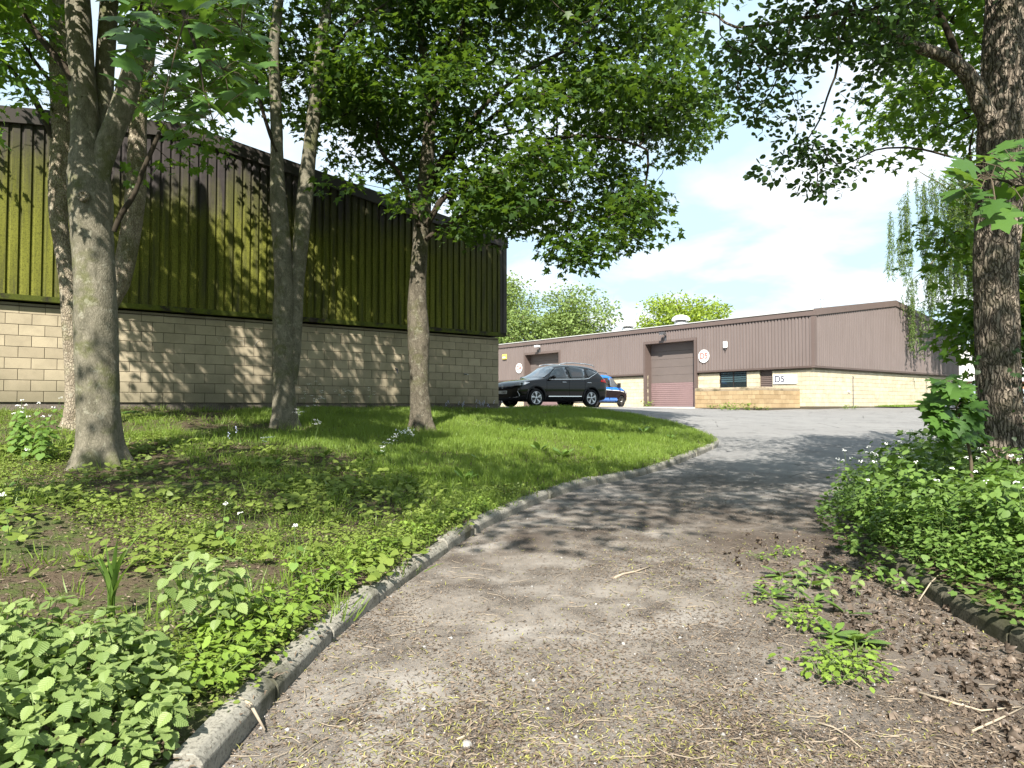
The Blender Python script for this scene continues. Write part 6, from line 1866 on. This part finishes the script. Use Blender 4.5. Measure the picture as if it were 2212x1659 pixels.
def nettle(p, h, label, pairs=6):
    t = plant_root("nettle_plant", p, label, "plant", "nettles by the near kerb")
    m, pts = stem_mesh(h, rr.normal(0, .18, 2)); m.build("stem", M_STEM, t)
    a0 = rr.uniform(0, 3.14)
    for k in range(pairs):
        f = .30 + .70 * k / (pairs - 1); q = np.array([np.interp(f * h, pts[:, 2], pts[:, j]) for j in range(3)])
        s = .078 * math.sin(math.pi * min(1, .25 + .75 * (1 - f * .82))) * rr.uniform(.85, 1.15) * (h / .4) ** .3 + .008
        for e in (0, 1):
            a = a0 + k * 1.57 + e * 3.1416 + rr.normal(0, .2)
            d = np.array([math.cos(a), math.sin(a), -.75 + .65 * f + rr.normal(0, .15)])
            leaf_inst(ME_NET, t, q + d * .012, (math.cos(a) * .5 + rr.normal(0, .25), math.sin(a) * .5 - .1 + rr.normal(0, .25), 1.0), d, s * rr.uniform(.7, 1.08))
    for e in range(3):
        a = rr.uniform(0, 6.28); leaf_inst(ME_NET, t, pts[-1], (-math.cos(a) * .3, -math.sin(a) * .3, .8), (math.cos(a), math.sin(a), .35), rr.uniform(.03, .05))
    return t
poly_n = np.array([(-1.42, 1.8), (-1.36, 2.9), (-1.50, 3.4), (-1.85, 3.7), (-2.4, 3.75), (-3.3, 3.8), (-3.4, 3.2), (-2.6, 1.8)])
cnt = 0
spots = []
while cnt < 190:
    x, y = rr.uniform(-3.4, -1.36), rr.uniform(1.8, 4.2)
    if not inside(np.array([x]), np.array([y]), poly_n)[0] or abs(x) > .74 * y + .25: continue
    if spots and min((x - a) ** 2 + (y - b) ** 2 for a, b in spots) < .075 ** 2: continue
    spots.append((x, y))
    z = ground_z(x, y)[0]
    h = rr.uniform(.16, .34)
    if x > -1.6: h *= .6
    nettle((x, y, z), h, ("low " if h < .24 else "") + "toothed nettle " + ("leaning over the near kerb" if x > -1.75 else "along the bottom edge of the patch" if y < 2.7 else "at the far left of the patch" if x < -2.6 else "at the back of the patch, before bare soil" if y > 3.4 else "in the middle of the sunlit nettle patch")); cnt += 1
for (u, v) in ((400, 1395), (430, 1400), (455, 1365), (365, 1400), (500, 1372), (420, 1350), (470, 1420), (530, 1400)):
    nettle(hit(u, v), rr.uniform(.34, .5), "taller nettle in the clump right of the strap leaved tuft", 8)

# strap leaved tuft
h0 = hit(240, 1335); t = plant_root("strap_leaf_tuft", h0, "tuft of long strap leaves standing in bare soil left of the nettles", "plant", None)
for k in range(13):
    a = rr.uniform(0, 6.28); L_ = rr.uniform(.36, .58); w = rr.uniform(.013, .020); d = np.array([math.cos(a), math.sin(a) * .6]); bend = rr.uniform(.15, .6)
    n = 8; vs, fs = [], []
    side = np.array([-d[1], d[0]]) / np.linalg.norm(d)
    for i in range(n + 1):
        s = i / n; q = np.array([*(d * L_ * bend * s ** 2.2), L_ * (s - .35 * bend * s ** 3)])
        ww = w * (1 - s ** 4) + .001
        for sg in (-1, 0, 1): vs.append((q[0] + side[0] * sg * ww, q[1] + side[1] * sg * ww, q[2] + (.004 if sg else 0)))
    for i in range(n):
        for j in range(2): fs.append((i * 3 + j, i * 3 + j + 1, (i + 1) * 3 + j + 1, (i + 1) * 3 + j))
    m = MB(); m.add(vs, fs); me = m.mesh("strap_leaf", M_MUSTARD, True); o = link("leaf", me, t)

# garlic mustard clump left of the first trunk
def mustard(p, h, label, group, flowers=True, leaves=15, size=.07):
    t = plant_root("garlic_mustard", p, label, "plant", group)
    m, pts = stem_mesh(h, rr.normal(0, .12, 2)); m.build("stem", M_STEM, t)
    for k in range(leaves):
        f = .08 + .80 * (k + rr.uniform(0, 1)) / leaves; q = np.array([np.interp(f * h, pts[:, 2], pts[:, j]) for j in range(3)])
        a = k * 2.4 + rr.normal(0, .3); d = np.array([math.cos(a), math.sin(a), .05 + rr.normal(0, .2)])
        nr = np.array([d[0] * .5, d[1] * .5 - .25, .75])
        leaf_inst(ME_HEART, t, q + d * .035, nr, d + (0, 0, -.35), size * (1.15 - .55 * f) * rr.uniform(.8, 1.2))
    if flowers:
        m = MB()
        for e in range(7):
            a = rr.uniform(0, 6.28); c_ = pts[-1] + np.array([math.cos(a) * .016, math.sin(a) * .016, rr.uniform(-.01, .012)])
            m.lathe([(.001, 0), (.008, .003), (.006, .006), (.001, .007)], c_, (math.cos(a), math.sin(a), 1.2), 5)
        m.build("flower_head", M_PETAL, t)
    return t
for k in range(13):
    u, v = rr.uniform(18, 128), rr.uniform(958, 1008)
    mustard(hit(u, v), rr.uniform(.5, .82), "heart leaved white flowered plant in the clump left of the nearest trunk", "garlic mustard by the nearest trunk", True, 17, .095)
for (u, v, h) in ((640, 1270, .42), (30, 1090, .5), (480, 1180, .35), (505, 1195, .3), (20, 1180, .4)):
    mustard(hit(u, v), h, "lone spindly white flowered weed standing in the low cover of the bank", "spindly weeds on the bank", True, 7, .06)
# maple seedlings under the trunk
for (u, v) in ((285, 905), (205, 958)):
    h = hit(u, v); t = plant_root("maple_seedling", h, "low maple seedling beside the nearest trunk", "plant", "maple seedlings")
    m, pts = stem_mesh(.14, (0, 0), .003); m.build("stem", M_STEM, t)
    for k in range(7):
        a = k * .9; d = np.array([math.cos(a), math.sin(a), -.05]); leaf_inst(ME_MAPLE, t, pts[-1] + d * .08, (0, -.3, 1), d, .12)

# leafy weeds along the kerb: a mesh per kind, a plant per place
def bush_mesh(name, kind, rr, h=.25, r=.16, n=46, size=.05, tm=OVAL, mat=None):
    tips = []
    pos = np.c_[rr.normal(0, r * .55, n), rr.normal(0, r * .55, n), rr.uniform(.12, 1, n) ** .8 * h]
    pos[:, :2] *= (0.55 + .6 * pos[:, 2:3] / h)
    d = np.c_[pos[:, :2] + rr.normal(0, .05, (n, 2)), rr.normal(.0, .04, n)]
    nr = np.c_[rr.normal(0, .35, (n, 2)) + pos[:, :2] * 1.5, np.ones(n)]
    R = frames(nr, d); sc = rr.uniform(.6, 1.25, n) * size
    tv, tt = tm; k = len(tv)
    v = np.einsum('nij,nkj->nki', R, tv[None] * sc[:, None, None]) + pos[:, None]
    t = (tt[None] + (np.arange(n) * k)[:, None, None]).reshape(-1, 3)
    fol = raw_mesh(name + "_leaves", v.reshape(-1, 3), tris=t, tint=np.repeat(rr.uniform(0, 1, n), k), smooth=False); fol.materials.append(mat)
    st = MB()
    for i in range(min(9, n)):
        q = pos[rr.integers(0, n)]; st.tube([(q[0] * .1, q[1] * .1, 0), (q[0] * .5, q[1] * .5, q[2] * .6), tuple(q)], .0022, 4)
    stm = st.mesh(name + "_stems", M_STEM)
    return fol, stm
W_OV = (OVAL[0] * np.array([1.45, 1, 1]), OVAL[1])
weeds = [bush_mesh("kerb_weed%d" % k, 0, rr, .17, .15, 52, .055, W_OV, M_WEED) for k in range(4)]
def put_bush(name, variant, p, s, rot, label, cat, group, sz=1.0):
    fol, stm = variant
    t = bpy.data.objects.new(name, stm); col.objects.link(t); tag(t, label, cat, group)
    t.location = p; t.rotation_euler = (0, 0, rot); t.scale = (s, s, s * sz)
    o = bpy.data.objects.new("leaves", fol); col.objects.link(o); o.parent = t; o["kind"] = "stuff"
    return t
cnt = 0
while cnt < 64:
    s = rr.uniform(3.3, 8.3); k = np.argmin(np.abs(KERB_L[:, 1] - s)); d = rr.uniform(.20, .26 + .55 * rr.uniform(0, 1))
    x, y = KERB_L[k][0] - d, s
    sc = rr.uniform(.7, 1.25) * (1.0 if y < 5.2 else .72)
    put_bush("leafy_weed", weeds[cnt % 4], (x, y, ground_z(x, y)[0] - .01), sc, rr.uniform(0, 6.28), "bright leafy weed " + ("hard against the near kerb" if d < .35 else "set back behind the near kerb") + (", nearest the nettles" if y < 4.6 else ", where the lawn begins" if y > 6.6 else ""), "plant", "weeds behind the near kerb"); cnt += 1
# dock and dandelion rosettes on the drive and the lawn
def rosette(p, n, size, label, group, up=.35, nettle_mix=False):
    t = plant_root("dock_plant", p, label, "plant", group)
    m = MB(); m.tube([(0, 0, -.01), (0, 0, .03)], .006, 5); m.build("stem", M_STEM, t)
    for k in range(n):
        a = k * 2.4 + rr.normal(0, .3); e = up + rr.normal(0, .3)
        d = np.array([math.cos(a), math.sin(a), e]); s = size * rr.uniform(.7, 1.2)
        leaf_inst(ME_LONG, t, d * .012, (-math.cos(a) * e, -math.sin(a) * e, 1), d, (s * 1.25, s, s))
for (u, v, n, s) in ((1690, 1245, 9, .15), (1668, 1290, 8, .15), (1755, 1265, 7, .17), (1845, 1392, 9, .21), (1800, 1375, 8, .16), (1760, 1300, 6, .14), (1830, 1330, 6, .15), (1705, 1320, 9, .10), (1790, 1245, 6, .14)):
    rosette(hit(u, v), n, s, "long leaved weed growing through the litter near the right kerb", "weeds on the drive")
for (u, v) in ((1040, 1000), (1165, 975), (1290, 975), (1390, 935), (1330, 955), (1450, 950), (880, 1045), (700, 990), (780, 1010), (1130, 935), (590, 1010), (820, 990), (1215, 990), (1005, 1040)):
    rosette(hit(u, v), 6, rr.uniform(.15, .24), "broad leaved dock standing out of the lawn grass", "docks in the lawn", .9)
small = [bush_mesh("drive_weed%d" % k, 0, rr, .07, .13, 44, .035, W_OV, M_WEED) for k in range(3)]
for i, (u, v) in enumerate(((1790, 1440), (1830, 1455), (1770, 1460), (1860, 1440), (1720, 1345), (1745, 1360), (1650, 1210), (1695, 1200), (1880, 1250), (1810, 1235), (1640, 1300), (1815, 1480), (1850, 1420), (1780, 1420), (1870, 1470), (1745, 1320), (1680, 1275))):
    put_bush("small_weed", small[i % 3], tuple(hit(u, v)), rr.uniform(.8, 1.4), rr.uniform(0, 6), "small leafy weed low on the littered drive", "plant", "weeds on the drive")
for (u, v) in ((1745, 1270), (1800, 1300), (1850, 1290), (1725, 1300)):
    nettle(hit(u, v), rr.uniform(.14, .22), "small nettle among the weeds on the drive", 4)

# ---- overgrown right verge
vher = [bush_mesh("verge_herb%d" % k, 0, rr, .48, .20, 92, .062, [W_OV, HEART, ROUND][k % 3], M_VERGE) for k in range(6)]
cnt = 0
while cnt < 250:
    x, y = 3.0 + 5.5 * rr.uniform() ** 1.4, rr.uniform(3.6, 11.4)
    if not inside(np.array([x]), np.array([y]), VERGE_POLY)[0] or x > .76 * y + .5: continue
    d = pdist(np.array([x]), np.array([y]), KRC)[0]
    if d < (.05 if y > 5.6 else .16) or np.hypot(x - b5[0], y - b5[1]) < .35: continue
    s = rr.uniform(.75, 1.25) * (.60 + .40 * min(1, d / .6)) * (.72 if y < 5.2 else 1)
    put_bush("verge_herb", vher[cnt % 6], (x, y, ground_z(x, y)[0] - .02), s, rr.uniform(0, 6.28), ("tall " if s > .95 else "low " if s < .7 else "") + "leafy herb " + ("spilling over the right kerb" if d < .3 else "at the foot of the big trunk" if np.hypot(x - b5[0], y - b5[1]) < 1.1 else "at the near end of the verge" if y < 5.2 else "at the far end of the verge" if y > 9.2 else "in the thick middle of the verge"), "plant", "herbs on the verge", rr.uniform(.85, 1.3)); cnt += 1
for k in range(52):
    while True:
        x, y = rr.uniform(3.2, 7.0), rr.uniform(4.2, 9.8)
        if inside(np.array([x]), np.array([y]), VERGE_POLY)[0] and x < .72 * y and np.hypot(x - b5[0], y - b5[1]) > .5: break
    mustard((x, y, ground_z(x, y)[0]), rr.uniform(.45, .72), "white tipped stem rising above the verge growth", "flowering stems on the verge", True, 10, .065)
# trailing ground leaves at the verge foot and over the kerb
q = []
while len(q) < 6800:
    x = rr.uniform(2.75, 8.5, 4000); y = rr.uniform(3.0, 11.5, 4000)
    d = pdist(x, y, KRC); ok = (inside(x, y, VERGE_POLY) & (rr.uniform(0, 1, 4000) < np.clip(1.2 - d, .25, 1))) | ((d < .22) & (y > 5.3) & (y < 10))
    q += list(np.stack([x[ok], y[ok]], 1))
q = np.array(q); n = len(q); z = ground_z(q[:, 0], q[:, 1]); dK = pdist(q[:, 0], q[:, 1], KRC)
z = np.where(inside(q[:, 0], q[:, 1], VERGE_POLY), z + rr.uniform(.02, .14, n), z + rr.uniform(.02, .16, n))
nr = rr.normal(0, .4, (n, 3)); nr[:, 2] += 1
scatter("verge_cover", HEART, np.c_[q, z], frames(nr, rr.normal(0, 1, (n, 3))), rr.uniform(.03, .06, n), rr.uniform(0, 1, n), M_VERGE)
bpy.data.objects["verge_cover"]["label"] = "low leaves covering the soil of the verge"
# ivy on the big trunk
iv = []
for k in range(1150):
    z = rr.uniform(.0, 1.0) ** 1.6 * 1.9; a = rr.normal(-.15, .6) if rr.uniform() < .8 else rr.normal(3.3, .2)
    rad = .285 + .12 * math.exp(-z / .22) + rr.uniform(.0, .05)
    if rr.uniform() < .35 * z: continue
    c_ = at(np.interp(CAM_Z, [0, 1], [2160, 2160]), 900, b5[1]) 
    cx = np.interp(b5[2] + z, [b5[2], b5[2] + 1.0, b5[2] + 2.2], [b5[0], b5[0] - .04, b5[0] - .09])
    iv.append((cx + rad * math.cos(a), b5[1] + rad * math.sin(a) * 1.0, b5[2] + z, a))
iv = np.array(iv); n = len(iv)
nr = np.stack([np.cos(iv[:, 3]), np.sin(iv[:, 3]), np.full(n, .3)], 1) + rr.normal(0, .3, (n, 3))
o = scatter("ivy", HEART, iv[:, :3], frames(nr, np.c_[rr.normal(0, .5, (n, 2)), -np.ones(n)]), rr.uniform(.03, .06, n), rr.uniform(0, 1, n), M_IVY, None, (0, 0, 0), None)
tag(o, "dark ivy climbing the foot of the big furrowed trunk", "ivy")
# sapling in front of the big trunk
hs_ = hit(2098, 1055); Ys = 7.0
base = np.array([at(2098, 1000, Ys)[0], Ys, 0]); base[2] = ground_z(base[0], base[1])[0]
t = plant_root("maple_sapling", base, "young maple sapling with large leaves in front of the big trunk", "tree", None)
top = [at(2098, 1000, Ys), at(2090, 950, Ys), at(2078, 915, Ys), at(2066, 880, Ys), at(2058, 845, Ys), at(2050, 822, Ys)]
P = [np.array(base)] + top
m = MB(); m.tube([Vector(q) - Vector(base) for q in P], [.020, .016, .014, .011, .008, .005, .003], 8); m.build("trunk", M_TWIG2, t, smooth=True)
brs = [(2, (2045, 905)), (2, (2092, 890)), (3, (2035, 885)), (3, (2085, 872)), (4, (2022, 868)), (4, (2080, 852)), (1, (2050, 945)), (1, (2095, 930)), (5, (2042, 838)), (2, (2030, 915)), (3, (2065, 915)), (3, (2055, 865)), (4, (2062, 845))]
m = MB(); ends = []
for (i, (u, v)) in brs:
    e = at(u, v, Ys + rr.uniform(-.25, .25)); ends.append((P[i + 1], e)); m.tube([Vector(P[i + 1]) - Vector(base), (Vector(P[i + 1]) + Vector(e)) / 2 - Vector(base) + Vector((0, 0, .03)), Vector(e) - Vector(base)], [.005, .004, .002], 5)
m.build("branches", M_TWIG2, t)
for (a_, e) in ends:
    for k in range(9):
        q = e + rr.normal(0, .05, 3) - (e - a_) * rr.uniform(0, .5); d = q - a_; d[2] *= .3; d = d / (np.linalg.norm(d) + 1e-6) + rr.normal(0, .4, 3) + np.array([0, 0, -.35])
        leaf_inst(ME_MAPLE, t, q - base, (rr.normal(0, .35), -.5 + rr.normal(0, .3), .75), d, rr.uniform(.11, .21))
for k in range(5):
    leaf_inst(ME_MAPLE, t, P[-1] - base + rr.normal(0, .03, 3), (rr.normal(0, .3), -.3, .8), rr.normal(0, 1, 3) + np.array([-.3, 0, 0]), rr.uniform(.07, .11))

# cow parsley round the middle trunk, white flowers, bluebells by the wall
def parsley(p, h, label):
    t = plant_root("cow_parsley", p, label, "plant", "cow parsley round the middle trunk")
    m, pts = stem_mesh(h, rr.normal(0, .15, 2), .004); fl = MB()
    for k in range(5):
        a = rr.uniform(0, 6.28); f = rr.uniform(.55, .95); q = np.array([np.interp(f * h, pts[:, 2], pts[:, j]) for j in range(3)])
        e = q + np.array([math.cos(a) * .16, math.sin(a) * .16, .12 + .1 * rr.uniform()]) * h * 1.3
        m.tube([q, (q + e) / 2 + (0, 0, .02), e], .0018, 4)
        for j in range(9):
            c_ = e + rr.normal(0, .025, 3) * np.array([1, 1, .25]); fl.lathe([(.001, 0), (.008, .002), (.001, .004)], c_, (0, -.2, 1), 5)
    m.build("stem", M_STEM, t); fl.build("flower_heads", M_PETAL, t)["kind"] = "stuff"
for (u, v, h) in ((655, 915, .62), (672, 925, .5), (690, 905, .7), (705, 900, .55), (640, 935, .35), (735, 893, .5), (765, 890, .5), (800, 890, .55), (680, 955, .35), (560, 1000, .3), (845, 1000, .4), (835, 1010, .3)):
    parsley(hit(u, v), h, "slender white flowering cow parsley near the middle trunk")
for (u, v) in ((876, 955), (886, 958)):
    p = hit(u, v); t = plant_root("white_flower", p, "low clump of white flowers in front of the spreading maple", "plant", "white flowers in the lawn")
    m = MB(); fl = MB()
    for k in range(8):
        e = np.array([rr.normal(0, .08), rr.normal(0, .08), rr.uniform(.14, .24)]); m.tube([(0, 0, 0), tuple(e)], .002, 4)
        for j in range(5): fl.lathe([(.001, 0), (.012, .004), (.001, .008)], e + rr.normal(0, .012, 3), (rr.normal(0, .4), -.4, 1), 5)
    m.build("stem", M_STEM, t); fl.build("flower_heads", M_PETAL, t)["kind"] = "stuff"
def bluebell(p, label, n=6):
    t = plant_root("bluebell", p, label, "plant", "bluebells on the bank")
    m = MB(); fl = MB()
    for k in range(n):
        h = rr.uniform(.2, .34); x, y = rr.normal(0, .08, 2); m.tube([(x, y, 0), (x, y, h)], .002, 4)
        for j in range(5): fl.lathe([(.001, 0), (.007, -.006), (.009, -.016)], (x + rr.normal(0, .01), y + rr.normal(0, .01), h - j * .022), (rr.normal(0, .4), 0, 1), 6)
    m.build("stem", M_STEM, t); fl.build("flower_heads", M_BLUEP, t)["kind"] = "stuff"
    lv = MB()
    for k in range(9):
        a = rr.uniform(0, 6.28); d = np.array([math.cos(a), math.sin(a)]); sd_ = np.array([-d[1], d[0]]) * .007
        vs = []
        for s in (0, .4, .75, 1.0):
            q = d * .2 * s; z = .16 * s * (1.5 - s); w_ = 1 - s ** 3
            vs += [(q[0] + sd_[0] * w_, q[1] + sd_[1] * w_, z), (q[0] - sd_[0] * w_, q[1] - sd_[1] * w_, z)]
        lv.add(vs, [(0, 1, 3, 2), (2, 3, 5, 4), (4, 5, 7, 6)])
    lv.build("leaves", M_MUSTARD, t)
for (u, v, n) in ((965, 889, 4), (1000, 889, 5), (1035, 889, 7), (1052, 889, 5), (520, 960, 2),):
    bluebell(hit(u, v), "pale bluebell clump " + ("below the corner of the mossy unit" if u > 900 else "between the trunks"), n)
for (u, v) in ((1240, 884), (1325, 905), (1270, 899)): pass
# weeds at the foot of the D5 walls
for (u, v, s) in ((1560, 881, 1.2), (1577, 881, 1.5), (1590, 881, 1.2), (1614, 881, 1.5), (1536, 881, 1.0), (1640, 882, .9), (1826, 880, 1.1), (1845, 880, .8), (1398, 878, 1.6), (1655, 882, .8)):
    Yg = {True: 38.6, False: 36.6}[u < 1540] if u < 1700 else 38.0
    if u < 1450: Yg = 46.5
    p = at(u, v, Yg); put_bush("wall_weed", weeds[int(u) % 4], (p[0], p[1], float(H(p[0], p[1]))), s * 1.5, u, "small green weed at the foot of the buff block walls", "plant", "weeds at the foot of the walls")
q = np.stack([rr.uniform(6.5, 18, 5000), rr.uniform(.05, 1.5, 5000)], 1); P = CR + q[:, :1] * D1 + q[:, 1:] * NG
n = len(P); up = rr.normal(0, .3, (n, 3)); up[:, 2] = 1
scatter("turf_grass", BLADE3, np.c_[P, H(P[:, 0], P[:, 1]) + .06], frames(np.cross(up, rr.normal(0, 1, (n, 3))), up), np.stack([np.full(n, .02), rr.uniform(.06, .14, n), np.full(n, .1)], 1), rr.uniform(.2, 1, n), M_GRASS)
bpy.data.objects["turf_grass"]["label"] = "short grass on the strip below the brown gable"
